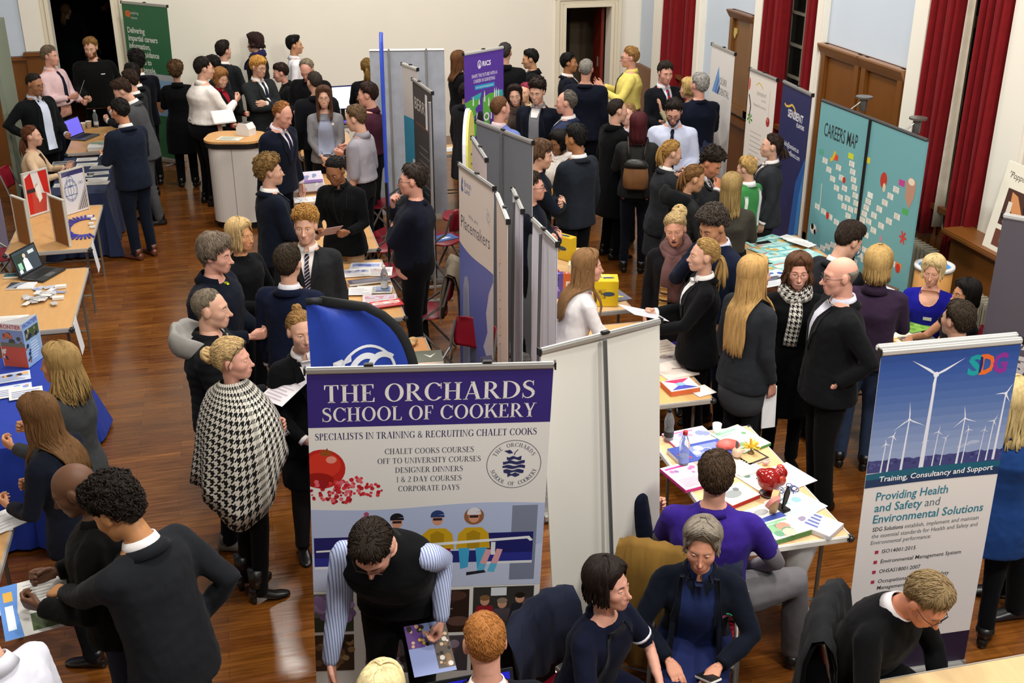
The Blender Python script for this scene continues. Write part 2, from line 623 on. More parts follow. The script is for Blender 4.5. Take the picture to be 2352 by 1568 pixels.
 # curtains
def curtain(label,y0,y1,z0,z1,col,X=RIGHT-.02,folds=5,group='crimson velvet curtains',name='curtain',depth=.06,kind='velvet'):
 n,mz=folds*12,14
 V,Fs=[],[]
 for j in range(mz+1):
  t=j/mz
  z=z0+(z1-z0)*t
  for i in range(n+1):
   u=i/n
   ph=u*folds*2*math.pi
   a=1.25*depth*(.7+.4*(1-t))*(math.sin(ph)+.3*math.sin(ph*2.3+1+t))
   V.append((X-.02+a,y0+(y1-y0)*u+.015*math.sin(ph*.5+t*2),z))
 N=len(V)
 V += [(v[0]+.012,v[1],v[2]) for v in V]
 for j in range(mz):
  for i in range(n):
   q=j*(n+1)+i
   Fs.append((q,q+n+1,q+n+2,q+1))
   Fs.append((N+q,N+q+1,N+q+n+2,N+q+n+1))
 for i in range(n):
  Fs.append((i,i+1,N+i+1,N+i))
  q=mz*(n+1)+i
  Fs.append((q,N+q,N+q+1,q+1))
 o=mesh_obj(name,V,Fs,mat(col,.8,kind,.2),None,True)
 tag(o,label,'curtain',group)
 return o
RED='#760d14'
CZ=.82
curtain('crimson velvet curtain against the far corner pilaster',yr(1577,0),yr(1540,0),.4,HT,RED,folds=3)
curtain('narrow crimson velvet curtain beside the white bay with the shield board',yr(1614,0),yr(1588,0),.4,HT,RED,folds=2)
curtain('crimson velvet curtain behind the white food banner',yr(1822,0),yr(1774,0),.5,HT,RED,folds=4)
curtain('narrow crimson velvet curtain above the navy banner',yr(1896,0),yr(1872,0),.5,HT,RED,folds=2)
curtain('long crimson velvet curtain behind the turquoise map display',yr(2236,0),yr(2163,0),CZ,HT,RED,folds=4)
curtain('wide crimson velvet curtain above the ledge and poster',yr(2352,0)-.02,yr(2288,0),CZ-.1,HT,RED,folds=4,X=RIGHT-.06)
curtain('pale cream curtain lining turned out beside the tall dark window',yr(2252,0),yr(2237,0),CZ+.1,HT,'#cfc5b4',folds=1,name='curtain_lining',group=None,depth=.03,kind='cloth')
# far side wall for the light of the hall (left of the picture)
w=MB()
w.box((xl-.1,8,HT/2),(.2,20,HT))
struct('wall_left',w,CREAM)
# ------------------------------------------------------------------ lettering
def sans(body,size=1.0,bold=0.0,shear=0.0,space=1.0):
 """2D outline of a line of text, baseline at 0, left at 0 -> (verts, faces, width); size is the capital height"""
 cu=bpy.data.curves.new('t','FONT')
 cu.body=body
 cu.size=1.0
 cu.resolution_u=2
 cu.offset=bold
 cu.shear=shear
 cu.space_character=space
 o=bpy.data.objects.new('t',cu)
 COL.objects.link(o)
 dg=bpy.context.evaluated_depsgraph_get()
 me=o.evaluated_get(dg).to_mesh()
 V=np.array([v.co[:2] for v in me.vertices]) if len(me.vertices) else np.zeros((1,2))
 Fs=[tuple(p.vertices) for p in me.polygons]
 o.evaluated_get(dg).to_mesh_clear()
 bpy.data.objects.remove(o)
 bpy.data.curves.remove(cu)
 V=V*(size/.69)
 V[:,0] -= V[:,0].min()
 return V,Fs,float(V[:,0].max())
class Glyph:
 def __init__(s):
  s.V,s.F=[],[]
 def poly(s,pts):
  b=len(s.V)
  s.V += list(pts)
  s.F.append(tuple(range(b,b+len(pts))))
 def rect(s,x0,y0,x1,y1):
  s.poly([(x0,y0),(x1,y0),(x1,y1),(x0,y1)])
 def stem(s,x,y0=0,y1=1,w=.16,top=1,bot=1):
  s.rect(x-w/2,y0,x+w/2,y1)
  e=w/2+.09
  for on,y,d in ((bot,y0,1),(top,y1,-1)):
   if on:
    s.rect(x-e,min(y,y+d*.032),x+e,max(y,y+d*.032))
    s.poly([(x-w/2-.05,y+d*.032),(x+w/2+.05,y+d*.032),(x+w/2,y+d*.09),(x-w/2,y+d*.09)][::d])
 def arc(s,cx,cy,rx,ry,a0,a1,tx,ty,n=18):
  for i in range(n):
   q=[]
   for k,io in ((i,0),(i+1,0),(i+1,1),(i,1)):
    a=math.radians(a0+(a1-a0)*k/n)
    q.append((cx+(rx-io*tx)*math.cos(a),cy+(ry-io*ty)*math.sin(a)))
   s.poly(q)
 def stroke(s,pts,ws):
  for (x0,y0),(x1,y1),w0,w1 in zip(pts,pts[1:],ws,ws[1:]):
   d=math.hypot(x1-x0,y1-y0) or 1
   nx,ny=-(y1-y0)/d,(x1-x0)/d
   s.poly([(x0+nx*w0/2,y0+ny*w0/2),(x0-nx*w0/2,y0-ny*w0/2),(x1-nx*w1/2,y1-ny*w1/2),(x1+nx*w1/2,y1+ny*w1/2)])
 def diag(s,x0,y0,x1,y1,w):
  s.poly([(x0-w/2,y0),(x0+w/2,y0),(x1+w/2,y1),(x1-w/2,y1)])
 def foot(s,x,y,up=False,w=.22):
  s.rect(x-w/2,y-(.032 if up else 0),x+w/2,y+(0 if up else .032))
def serif_glyph(ch):
 g=Glyph()
 W=.7
 if ch == 'T':
  g.stem(.36,top=0); g.rect(.04,.955,.68,1); g.poly([(.04,.74),(.075,.74),(.12,.96),(.04,.96)]); g.poly([(.645,.74),(.68,.74),(.68,.96),(.6,.96)]); W=.74
 elif ch == 'H':
  g.stem(.17); g.stem(.66); g.rect(.2,.49,.64,.535); W=.86
 elif ch == 'E':
  g.stem(.17); g.rect(.17,.955,.58,1); g.rect(.17,0,.62,.045); g.rect(.17,.49,.44,.535)
  g.poly([(.545,.76),(.58,.76),(.58,.96),(.5,.96)]); g.poly([(.59,.24),(.63,.24),(.62,.04),(.53,.04)]); g.rect(.415,.4,.445,.63); W=.68
 elif ch == 'F':
  g.stem(.17,top=0); g.rect(.06,.955,.57,1); g.rect(.17,.48,.44,.525); g.poly([(.535,.74),(.57,.74),(.57,.96),(.49,.96)]); g.rect(.415,.39,.445,.62); W=.62
 elif ch == 'L':
  g.stem(.17,bot=0); g.rect(.06,0,.6,.045); g.poly([(.58,.25),(.615,.25),(.6,.04),(.52,.04)]); W=.65
 elif ch in 'OQ':
  g.arc(.45,.5,.42,.52,0,360,.165,.05,36); W=.9
 elif ch in 'CG':
  g.arc(.45,.5,.42,.52,38,322,.165,.05,30); g.rect(.75,.66,.785,.98); W=.84
  if ch == 'G':
   g.stem(.73,.06,.44,.15,1,0); W=.88
  else:
   g.poly([(.75,.2),(.79,.24),(.79,.16),(.76,.12)])
 elif ch == 'D':
  g.stem(.17,top=0,bot=0); g.rect(.06,.955,.3,1); g.rect(.06,0,.3,.045)
  g.arc(.28,.5,.56,.5,-90,90,.17,.045,20); W=.88
 elif ch in 'RPB':
  g.stem(.17,top=0); g.rect(.06,.955,.32,1)
  g.arc(.3,.74,.33,.26,-90,90,.155,.045,14); g.rect(.17,.48,.32,.525)
  W=.66
  if ch == 'R':
   g.poly([(.30,.49),(.46,.49),(.80,0),(.62,0)]); g.rect(.62,0,.84,.032); W=.82
  if ch == 'B':
   g.arc(.3,.25,.38,.26,-90,90,.16,.045,14); W=.72
 elif ch == 'A':
  g.diag(.12,0,.42,1.02,.055); g.diag(.70,0,.42,1.02,.17); g.rect(.22,.30,.60,.345); g.foot(.12,0); g.foot(.70,0,w=.30); W=.86
 elif ch == 'S':
  pts=[(.52,.78),(.47,.92),(.34,.985),(.2,.95),(.11,.84),(.12,.71),(.2,.62),(.34,.54),(.48,.44),(.54,.3),(.5,.14),(.38,.035),(.24,.015),(.12,.09),(.06,.24)]
  g.stroke(pts,[.03,.045,.06,.09,.12,.14,.16,.17,.16,.14,.11,.07,.05,.045,.03]); g.rect(.505,.72,.535,1.0); g.rect(.045,0,.075,.3); W=.64
 elif ch == 'K':
  g.stem(.17); g.poly([(.24,.44),(.32,.42),(.70,.97),(.61,.97)]); g.poly([(.36,.60),(.46,.70),(.86,0),(.68,0)]); g.foot(.66,1,True,.26); g.rect(.66,0,.9,.032); W=.86
 elif ch == 'Y':
  g.stem(.38,0,.46,.16,0,1); g.poly([(.06,1),(.24,1),(.46,.42),(.31,.42)]); g.poly([(.62,1),(.68,1),(.46,.42),(.38,.46)]); g.foot(.14,1,True,.28); g.foot(.66,1,True,.24); W=.76
 elif ch == 'N':
  g.stem(.13,w=.05,top=0); g.stem(.72,w=.05,bot=0); g.poly([(.06,1),(.22,1),(.745,0),(.68,0)]); W=.86
 elif ch == 'I':
  g.stem(.18); W=.36
 elif ch == 'U':
  g.stem(.17,.3,1,.16,1,0); g.stem(.68,.3,1,.05,1,0); g.arc(.395,.32,.305,.33,180,360,.12,.06,16); W=.84
 elif ch == 'V':
  g.diag(.42,0,.14,1,.15); g.diag(.43,0,.70,1,.05); g.foot(.14,1,True,.28); g.foot(.70,1,True,.22); W=.82
 elif ch == '&':
  g.arc(.34,.76,.2,.24,0,360,.1,.05,18); g.arc(.32,.27,.27,.29,60,330,.13,.05,20); g.poly([(.2,.62),(.32,.62),(.78,0),(.62,0)]); g.stroke([(.56,.12),(.66,.28),(.72,.46)],[.05,.05,.04]); g.foot(.72,.48,True,.2); W=.84
 elif ch == '1':
  g.stem(.25,0,1,.12,0,1); g.poly([(.08,.86),(.1,.82),(.2,.9),(.2,1)]); W=.46
 elif ch == '2':
  g.stroke([(.08,.74),(.12,.9),(.26,.98),(.42,.9),(.46,.74),(.38,.54),(.2,.26),(.07,.04)],[.05,.05,.06,.12,.15,.12,.07,.05]); g.rect(.05,0,.5,.09); g.rect(.48,.0,.515,.2); W=.56
 elif ch == ' ':
  W=.32
 else:
  g.rect(.05,0,.12,.12); W=.2
 return g.V,g.F,W
SG={}
def serif(body,size=1.0,weight=1.0,space=.0):
 V,Fs,x=[],[],0
 for ch in body:
  if ch not in SG:
   SG[ch]=serif_glyph(ch)
  gv,gf,w=SG[ch]
  b=len(V)
  V += [((p[0]+x)*size,p[1]*size) for p in gv]
  Fs += [tuple(i+b for i in f) for f in gf]
  x += w+space
 return np.array(V),Fs,x*size
class Sheet:
 """a printed sheet: u to the right, v down from its top edge, in metres"""
 def __init__(s,w,h):
  s.w,s.h=w,h
  s.items=[]
  s.k=0
 def add(s,V2,Fs,col,lay=None,kind='ink'):
  s.k += 1
  s.items.append((np.array(V2,float).reshape(-1,2),Fs,col,s.k if lay is None else lay,kind))
  return s
 def rect(s,u0,v0,u1,v1,col):
  return s.add([(u0,v0),(u1,v0),(u1,v1),(u0,v1)],[(0,1,2,3)],col)
 def poly(s,pts,col):
  return s.add(pts,[tuple(range(len(pts)))],col)
 def disc(s,u,v,r,col,rv=None,n=20,a0=0,a1=360):
  rv=rv or r
  P=[(u+r*math.cos(math.radians(a0+(a1-a0)*k/n)),v+rv*math.sin(math.radians(a0+(a1-a0)*k/n))) for k in range(n)]
  return s.poly(P,col)
 def ring(s,u,v,r,t,col,n=40):
  V,Fs=[],[]
  for k in range(n):
   a=2*math.pi*k/n
   V += [(u+r*math.cos(a),v+r*math.sin(a)),(u+(r-t)*math.cos(a),v+(r-t)*math.sin(a))]
   k2=(k+1) % n
   Fs.append((2*k,2*k2,2*k2+1,2*k+1))
  return s.add(V,Fs,col)
 def line(s,pts,t,col):
  V,Fs=[],[]
  for (x0,y0),(x1,y1) in zip(pts,pts[1:]):
   d=math.hypot(x1-x0,y1-y0) or 1
   nx,ny=-(y1-y0)/d*t/2,(x1-x0)/d*t/2
   b=len(V)
   V += [(x0+nx,y0+ny),(x0-nx,y0-ny),(x1-nx,y1-ny),(x1+nx,y1+ny)]
   Fs.append((b,b+1,b+2,b+3))
  return s.add(V,Fs,col)
 def text(s,body,u,v,size,col,align='l',font='sans',width=None,bold=0.0,shear=0.0,vert=1.0):
  """v is the baseline; width squeezes the line to that length"""
  V,Fs,w=serif(body,size,space=.03) if font == 'serif' else sans(body,size,bold,shear)
  if width:
   V=V*np.array([width/w,1])
   w=width
  u0=u if align == 'l' else (u-w/2 if align == 'c' else u-w)
  return s.add(np.stack([u0+V[:,0],v-V[:,1]*vert],1),Fs,col,kind='text')
 def speck(s,u0,v0,u1,v1,cols,n,rmin,rmax,seed=1,rv=1.0):
  r=random.Random(seed)
  for _ in range(n):
   s.disc(r.uniform(u0,u1),r.uniform(v0,v1),r.uniform(rmin,rmax),r.choice(cols),None,9)
   q=s.items[-1]
  return s
 def lines(s,u0,u1,v0,dv,n,t,col,seed=1):
  r=random.Random(seed)
  for k in range(n):
   s.rect(u0,v0+k*dv,u0+(u1-u0)*r.uniform(.6,1),v0+k*dv+t,col)
  return s
 def build(s,name,f,parent,base=None,rough=.45,thick=.003,text_name='lettering'):
  """f(u, v, w) -> point, w is the height over the sheet"""
  out=None
  if base is not None:
   n=14
   V,Fs=[],[]
   for side in (0,-thick):
    for j in (0,1):
     for i in range(n+1):
      V.append(f(s.w*i/n,s.h*j,side))
   m=n+1
   for i in range(n):
    Fs.append((i,m+i,m+i+1,i+1))
    Fs.append((2*m+i,2*m+i+1,3*m+i+1,3*m+i))
    Fs.append((i,i+1,2*m+i+1,2*m+i))
    Fs.append((m+i,3*m+i,3*m+i+1,m+i+1))
   Fs.append((0,2*m,3*m,m))
   Fs.append((n,m+n,3*m+n,2*m+n))
   out=mesh_obj(name,V,Fs,mat(base,rough,'plain',.35),parent)
  for nm,kd in (('print','ink'),(text_name,'text')):
   V,Fs,M,ms=[],[],[],[]
   for P,pf,col,lay,kind in s.items:
    if kind != kd:
     continue
    m=mat(col,rough,'plain',.35)
    if m not in ms:
     ms.append(m)
    b=len(V)
    if base is not None:
     P=np.clip(P,(0,0),(s.w,s.h))
    V += [f(p[0],p[1],.0003+.0007*lay/max(1,s.k)) for p in P]
    Fs += [tuple(i+b for i in q) for q in pf]
    M += [ms.index(m)]*len(pf)
   if V:
    mesh_obj(nm,V,Fs,ms,out if (out is not None and parent is not None) else parent,False,M)
  return out
  # ------------------------------------------------------------------ roller banners
SILVER=mat('#b4b4b2',.35,'plain',.5,.7)
SILV2=mat('#d6d6d4',.3,'plain',.5,.4)
BLACKP=mat('#121212',.45,'plain',.4)
def basis(p0,p1):
 """plan frame of a banner seen from its printed side: p0 is the reader's left top corner"""
 p0,p1=Vector((p0[0],p0[1],0)),Vector((p1[0],p1[1],0))
 e=(p1-p0)
 w=e.length
 e.normalize()
 n=e.cross(Vector((0,0,1)))
 return p0,e,n,w
def roller(label,p0,p1,H=2.0,base='#e4e0d8',draw=None,backcol=None,clips=(.25,.75),pole_back=True,name='roller_banner',group=None,bow=.012,rail='silver',lean=0.0,tilt=0.0,double=False):
 """p0 and p1: plan positions of the printed side's left and right edges"""
 P0,e,n,w=basis(p0,p1)
 c=P0+e*(w/2)
 ang=math.atan2(e.y,e.x)
 root=thing(name,label,'banner',(c.x,c.y,0),ang,group)
 # local frame: x along e, y away from the reader (-n), z up
 def f(u,v,h):
  t=v/H
  return (u-w/2-tilt*t,-h-(0 if draw else bow)*math.sin(math.pi*(u/w))*(.4+.6*t)*1.0+lean*(1-t),H-.02-v)
 sh=Sheet(w,H-.10)
 if draw:
  draw(sh)
 sheet=sh.build('printed_sheet',f,root,base,.42)
 if backcol:
  V=[f(u,v,-.006) for v in (0,H-.10) for u in [w*k/10 for k in range(11)]]
  Fs=[(k,k+1,12+k,11+k) for k in range(10)]
  mesh_obj('reverse',V,Fs,mat(backcol,.5),sheet)
 rm=SILV2 if rail == 'white' else SILVER
 m=MB()
 m.box((0,.004+lean,H-.008),(w+.012,.028,.034),bev=.008)
 if double:
  m.box((0,.045+lean,H+.0),(w+.012,.028,.034),bev=.008)
 tr=m.build('top_rail',rm,root)
 m=MB()
 for sx in (-1,1):
  m.box((sx*(w/2+.008),.004+lean,H-.008),(.008,.032,.038))
 m.build('end_cap',BLACKP,tr)
 for cx in clips:
  m=MB()
  m.box(((cx-.5)*w,.012+lean,H+.012),(.045,.03,.014),bev=.004)
  m.build('clip',BLACKP,tr)
 m=MB()
 m.tube([(-tilt,.05,.06),(0,.03+lean,H-.02)],.011,8)
 m.build('support_pole',mat('#6f7274',.35,'plain',.5,.6),root)
 m=MB()
 m.box((-tilt,.03,.05),(w+.03,.12,.09),bev=.03)
 b=m.build('base',SILVER,root)
 for sx in (-1,1):
  m=MB()
  m.box((sx*w*.3-tilt,.0,.008),(.05,.34,.014),bev=.005)
  m.build('foot',SILVER,b)
 return root
def display(label,pts,H=2.0,front='#8f949c',draw=None,name='display_board',frame=SILVER,t=.02,pole=True,feet=True,z0=.04,cat='display board',sheets=None):
 """joined panels standing on the plan points"""
 c=Vector((sum(p[0] for p in pts)/len(pts),sum(p[1] for p in pts)/len(pts),0))
 root=thing(name,label,cat,c)
 for i,(a,b) in enumerate(zip(pts,pts[1:])):
  P0,e,n,w=basis(a,b)
  P0=P0-c
  def f(u,v,h,P0=P0,e=e,n=n):
   p=P0+e*u+n*(h+t/2)
   return (p.x,p.y,H-v)
  m=MB()
  q=[P0+n*(t/2),P0+e*w+n*(t/2),P0+e*w-n*(t/2),P0-n*(t/2)]
  m.add([(p.x,p.y,z) for z in (z0,H) for p in q],[(3,2,1,0),(4,5,6,7),(0,1,5,4),(1,2,6,5),(2,3,7,6),(3,0,4,7)])
  pn=m.build('panel',mat(front,.75,'cloth',.2) if not draw else mat(front,.5),root)
  if draw:
   sh=Sheet(w,H-z0)
   draw(sh,i)
   sh.build('print',f,pn)
  m=MB()
  a0,a1=P0+e*0,P0+e*w
  m.tube([(a0.x,a0.y,H+.008),(a1.x,a1.y,H+.008)],.016,8)
  m.build('top_rail',frame,root)
  if pole:
   pm=P0+e*(w*.5)+n*.03
   m=MB()
   m.tube([(pm.x,pm.y,0),(pm.x,pm.y,H+.03)],.012,8)
   m.build('support_pole',frame,root)
  if feet:
   for uu in (.08,.92):
    q0,q1=P0+e*(w*uu)+n*.18,P0+e*(w*uu)-n*.18
    m=MB()
    m.tube([(q0.x,q0.y,.015),(q1.x,q1.y,.015)],.014,6)
    m.tube([(P0+e*(w*uu))[:2]+(.015,),(P0+e*(w*uu))[:2]+(z0+.05,)],.014,6)
    m.build('foot',frame,root)
 return root
 # ------------------------------------------------------------------ people: head
def _ell(p,c,r):
 c,r=np.array(c),np.array(r)
 q=(p-c)/r
 k0=np.linalg.norm(q,axis=-1)
 k1=np.linalg.norm((p-c)/(r*r),axis=-1)
 return k0*(k0-1)/np.maximum(k1,1e-9)
def _cap(p,a,b,r):
 a,b=np.array(a),np.array(b)
 ab=b-a
 t=np.clip(((p-a) @ ab)/(ab @ ab),0,1)
 return np.linalg.norm(p-a-t[...,None]*ab,axis=-1)-r
def _smin(a,b,k):
 h=np.clip(.5+.5*(b-a)/k,0,1)
 return b*(1-h)+a*h-k*h*(1-h)
def head_sdf(p,sex,ears=True,face=True):
 q=p.copy()
 q[...,0]=np.abs(q[...,0])
 f=sex == 'f'
 d=_ell(q,(0,-.014,.028),(.074,.096,.086))
 d=_smin(d,_ell(q,(0,.028,-.03),(.060 if not f else .057,.062,.088)),.03)
 d=_smin(d,_ell(q,(0,.03,-.07),((.052 if not f else .046),.052,.042)),.02)
 d=_smin(d,_cap(q,(.03,.0,-.062),(.012,.066,-.1),.02 if not f else .016),.02)
 d=_smin(d,_ell(q,(0,.070,-.098),(.02 if not f else .016,.017,.016)),.015)
 nr=.054 if not f else .045
 d=_smin(d,_cap(q,(0,-.022,-.06),(0,-.035,-.24),nr),.02)
 if face:
  d=_smin(d,_cap(q,(0,.082,.022),(.042,.066,.02),.011 if not f else .007),.018)
  d=_smin(d,_ell(q,(.040,.056,-.026),(.022,.022,.022)),.03)
  eye=_ell(q,(.031,.100,.001),(.021,.019,.011))
  h=np.clip(.5-.5*(d+eye)/.012,0,1)
  d=d*(1-h)+(-eye)*h+.012*h*(1-h)
  nl=1.0 if not f else .86
  d=_smin(d,_cap(q,(0,.088,.008),(0,.088+.022*nl,-.036),.0085*nl),.008)
  d=_smin(d,np.linalg.norm(q-np.array((0,.090+.024*nl,-.040)),axis=-1)-.0125*nl,.008)
  d=_smin(d,np.linalg.norm(q-np.array((.0125*nl,.096,-.044)),axis=-1)-.0085*nl,.006)
  d=_smin(d,_ell(q,(0,.084,-.070),(.027,.014,.020)),.014)
 if ears:
  d=_smin(d,_ell(q,(.077,-.010,-.004),(.011,.021,.033)),.006)
 return d
def _ico(sub):
 bm=bmesh.new()
 bmesh.ops.create_icosphere(bm,subdivisions=sub,radius=1)
 bm.verts.index_update()
 V=np.array([v.co[:] for v in bm.verts])
 Fs=[tuple(v.index for v in f.verts) for f in bm.faces]
 bm.free()
 V /= np.linalg.norm(V,axis=1)[:,None]
 return V,Fs
ICO={s: _ico(s) for s in (4,5)}
def radial(dirs,centre,fn,rmax=.26):
 rs=np.arange(.03,rmax,.006)
 c=np.array(centre)
 best=np.full(len(dirs),.03)
 for r in rs:
  v=fn(c+dirs*r) < 0
  best=np.where(v,r,best)
 lo,hi=best,best+.006
 for _ in range(7):
  m=(lo+hi)/2
  v=fn(c+dirs*m[:,None]) < 0
  lo=np.where(v,m,lo)
  hi=np.where(v,hi,m)
 return (lo+hi)/2
HC=np.array((0,-.012,.028))
HEADS={}
def _sphere(c,r,n=10,m=7):
 V,Fs=[],[]
 V.append((c[0],c[1]-r,c[2]))
 for i in range(1,m):
  t=math.pi*i/m
  for k in range(n):
   a=2*math.pi*k/n
   V.append((c[0]+r*math.sin(t)*math.cos(a),c[1]-r*math.cos(t),c[2]+r*math.sin(t)*math.sin(a)))
 V.append((c[0],c[1]+r,c[2]))
 for k in range(n):
  k2=(k+1) % n
  Fs.append((0,1+k,1+k2))
  for i in range(m-2):
   a,b=1+i*n,1+(i+1)*n
   Fs.append((a+k,b+k,b+k2,a+k2))
  Fs.append((1+(m-2)*n+k,len(V)-1,1+(m-2)*n+k2))
 return V,Fs
def head_mesh(sex,lod,expr):
 """material slots: 0 skin 1 lips 2 brow 3 eye white 4 iris 5 teeth/mouth"""
 key=(sex,lod,expr)
 if key in HEADS:
  return HEADS[key]
 D,Fs=ICO[5 if lod == 0 else 4]
 c0=np.array((0,.004,-.01))
 r=radial(D,c0,lambda p: np.maximum(head_sdf(p,sex),-(p[...,2]+.19)))
 V=c0+D*r[:,None]
 mb=MB()
 mb.add(V,Fs)
 f=sex == 'f'
 def surf(x,z,off):
  d=np.array([[x,.2,z]])-np.array([0,0,z])
  ys=np.arange(.03,.14,.0015)
  P=np.stack([np.full_like(ys,x),ys,np.full_like(ys,z)],1)
  ins=head_sdf(P,sex,False) < 0
  return (x,(ys[ins].max() if ins.any() else .05)+off,z)
  # lips
 w=.0235 if expr == 'neutral' else (.030 if expr == 'smile' else .022)
 up=.004 if expr == 'smile' else 0
 gap=.0005 if expr == 'neutral' else (.0032 if expr == 'smile' else .008)
 xs=np.linspace(-w,w,7)
 mb.m=1
 tk=.0042 if not f else .005
 for sgn,rr in ((1,tk*.9),(-1,tk)):
  pts,rad=[],[]
  for x in xs:
   t=1-(x/w) ** 2
   z=-.069+up*(1-t)*1.6+sgn*(gap*t+rr*.8)
   pts.append(surf(x,z,-.002))
   rad.append(rr*(.35+.65*t))
  mb.tube(pts,rad,6)
 if expr != 'neutral':
  mb.m=5
  pts=[surf(x*.86,-.069+up*(x/w) ** 2*1.4+(.0012 if expr == 'smile' else -.001),-.001) for x in xs]
  mb.tube(pts,[gap*(1.05-(x/w) ** 2*.7) for x in xs],6)
 for s in (-1,1):
  mb.m=2
  pts=[surf(s*x,z,.0005) for x,z in ((.014,.0175),(.026,.0215),(.038,.0215),(.049,.0155))]
  mb.tube(pts,[.0032,.0042,.0036,.0018] if not f else [.0022,.0028,.0024,.0012],5)
  mb.m=3
  ec=(s*.031,.0745,.0005)
  mb.add(*_sphere(ec,.0118))
  mb.m=4
  mb.add(*_sphere((s*.0305,.0803,.0003),.0068,8,6))
  mb.m=0
  lid=[(s*x,y,z) for x,y,z in ((.0175,.0785,.002),(.024,.0848,.0068),(.031,.0868,.0082),(.039,.0832,.0066),(.046,.0735,.001))]
  mb.tube(lid,[.003,.004,.0042,.004,.003],6)
  lid=[(s*x,y,z-.0005) for x,y,z in ((.018,.0785,-.004),(.031,.0848,-.0088),(.045,.0735,-.004))]
  mb.tube(lid,[.0025,.003,.0025],6)
 HEADS[key]=(np.array(mb.V),mb.F,mb.M)
 return HEADS[key]
 # ------------------------------------------------------------------ people: hair
def _ss(a,b,x):
 t=np.clip((x-a)/(b-a),0,1)
 return t*t*(3-2*t)
def _nz(P,f,seed=0.0):
 return np.array([noise.noise((p[0]*f[0]+seed,p[1]*f[1]+seed*.7,p[2]*f[2]-seed)) for p in P])
SKULL={}
def skull_r(dirs,sex):
 return radial(dirs,HC,lambda p: head_sdf(p,sex,False,False),.2)
HAIR=dict(  # thickness, top boost, front boost, hairline height, noise amp, noise freq, nape, side
 crop=(.010,.004,.0,.076,.0015,60,-.06,.03),short=(.017,.012,.006,.074,.004,26,-.07,.03),
 quiff=(.016,.022,.022,.072,.006,24,-.065,.028),fringe=(.022,.012,.012,.052,.005,22,-.085,.04),
 curly=(.028,.026,.014,.066,.013,44,-.075,.03),curltop=(.014,.034,.024,.066,.011,42,-.06,.026),
 receding=(.014,.004,-.004,.098,.004,26,-.075,.022),horseshoe=(.008,.0,0,.12,.0015,50,-.07,.01),
 wavy=(.026,.02,.014,.062,.009,28,-.1,.04),sleek=(.011,.006,.003,.076,.0015,40,-.085,.03),
 cap=(.015,.012,.006,.066,.003,30,-.095,.034),bobcap=(.018,.014,.008,.060,.004,26,-.105,.03),thin=(.008,.002,0,.082,.002,40,-.08,.02))
def hair_r(dirs,style,sex,seed=0.0,rs=None):
 T,topb,frb,zf,amp,fq,zl,ys=HAIR[style]
 r=skull_r(dirs,sex) if rs is None else rs
 P=HC+dirs*r[:,None]
 x,y,z=np.abs(P[:,0]),P[:,1],P[:,2]
 zfr=zf-2.2*x*x*3+.006*_nz(P,(25,25,25),seed)
 front=z-zfr
 side=ys-y-.12*np.maximum(0,.0-z)
 s=np.maximum(front,side)
 back=_ss(-.03,-.075,y)
 low=z-((-.012)*(1-back)+zl*back)
 ear=np.sqrt(((y+.008)/.03) ** 2+((z+.008)/.036) ** 2)-1
 s=np.minimum(s,low)
 s=np.where(x > .045,np.minimum(s,ear*.03+.004),s) if style not in ('wavy','bobcap') else s
 if style == 'horseshoe':
  s=np.minimum(s,.052-z-.25*np.maximum(0,y+.03))
  s=np.where(y > .05,-.02,s)
 m=_ss(-.004,.030,s) ** 1.3
 nzv=_nz(P,(fq,fq,fq*.45 if style in ('short','fringe','quiff','cap','bobcap','sleek') else fq),seed+3)
 if style in ('curly','curltop'):
  nzv=np.abs(nzv)*1.6-.3+.5*_nz(P,(fq*2,fq*2,fq*2),seed)
 t=T+topb*_ss(.03,.11,z)+frb*_ss(.0,.08,y)*_ss(.04,.08,z)+amp*nzv
 return r+t*m-.006*(1-m),s
def hair_cap(style,sex,lod,seed):
 D,Fs=ICO[5 if lod == 0 else 4]
 k=(sex,lod)
 if k not in SKULL:
  SKULL[k]=skull_r(D,sex)
 r,s=hair_r(D,style,sex,seed,SKULL[k])
 V=HC+D*r[:,None]
 keep=[f for f in Fs if max(s[i] for i in f) > -.008]
 used=sorted({i for f in keep for i in f})
 mp={v: i for i,v in enumerate(used)}
 return V[used],[tuple(mp[i] for i in f) for f in keep]
 # ------------------------------------------------------------------ people: hands (right hand, fingers along +X, palm down, thumb +Y)
def hand_soup(curl,spread,thumb_in,curls=None):
 s=Soup()
 V,Fs=rings([(0,0,0,.026,.017),(0,.0,.02,.029,.017),(0,0,.055,.039,.0145),(0,0,.088,.041,.012),(0,0,.1,.034,.008)],14,2.6)
 s.add(([Vector((v.z,v.x,v.y)) for v in V],Fs))
 L=(.072,.08,.074,.057)
 for i,(y,ln) in enumerate(zip((.030,.010,-.011,-.030),L)):
  a=0
  p=Vector((.088,y,0))
  pts,cu=[p.copy()],(curls[i] if curls else curl)
  az=spread*(1.5-i)*.1
  for j,seg in enumerate((.46,.31,.25)):
   a += cu[j]
   p=p+Vector((math.cos(a)*math.cos(az),math.sin(az),-math.sin(a)))*ln*seg
   pts.append(p.copy())
  s.add(ball_tube(pts,[.0098,.0088,.008,.0068] if i < 3 else [.0085,.0075,.007,.006],8))
 b=Vector((.022,.022,-.004))
 k=Vector((.052,.046-.02*thumb_in,-.012-.016*thumb_in))
 t=Vector((.078,.056-.04*thumb_in,-.018-.02*thumb_in))
 e=Vector((.1,.058-.052*thumb_in,-.022-.02*thumb_in))
 s.add(ball_tube([b,k,t,e],[.014,.0125,.0105,.008],8))
 return s
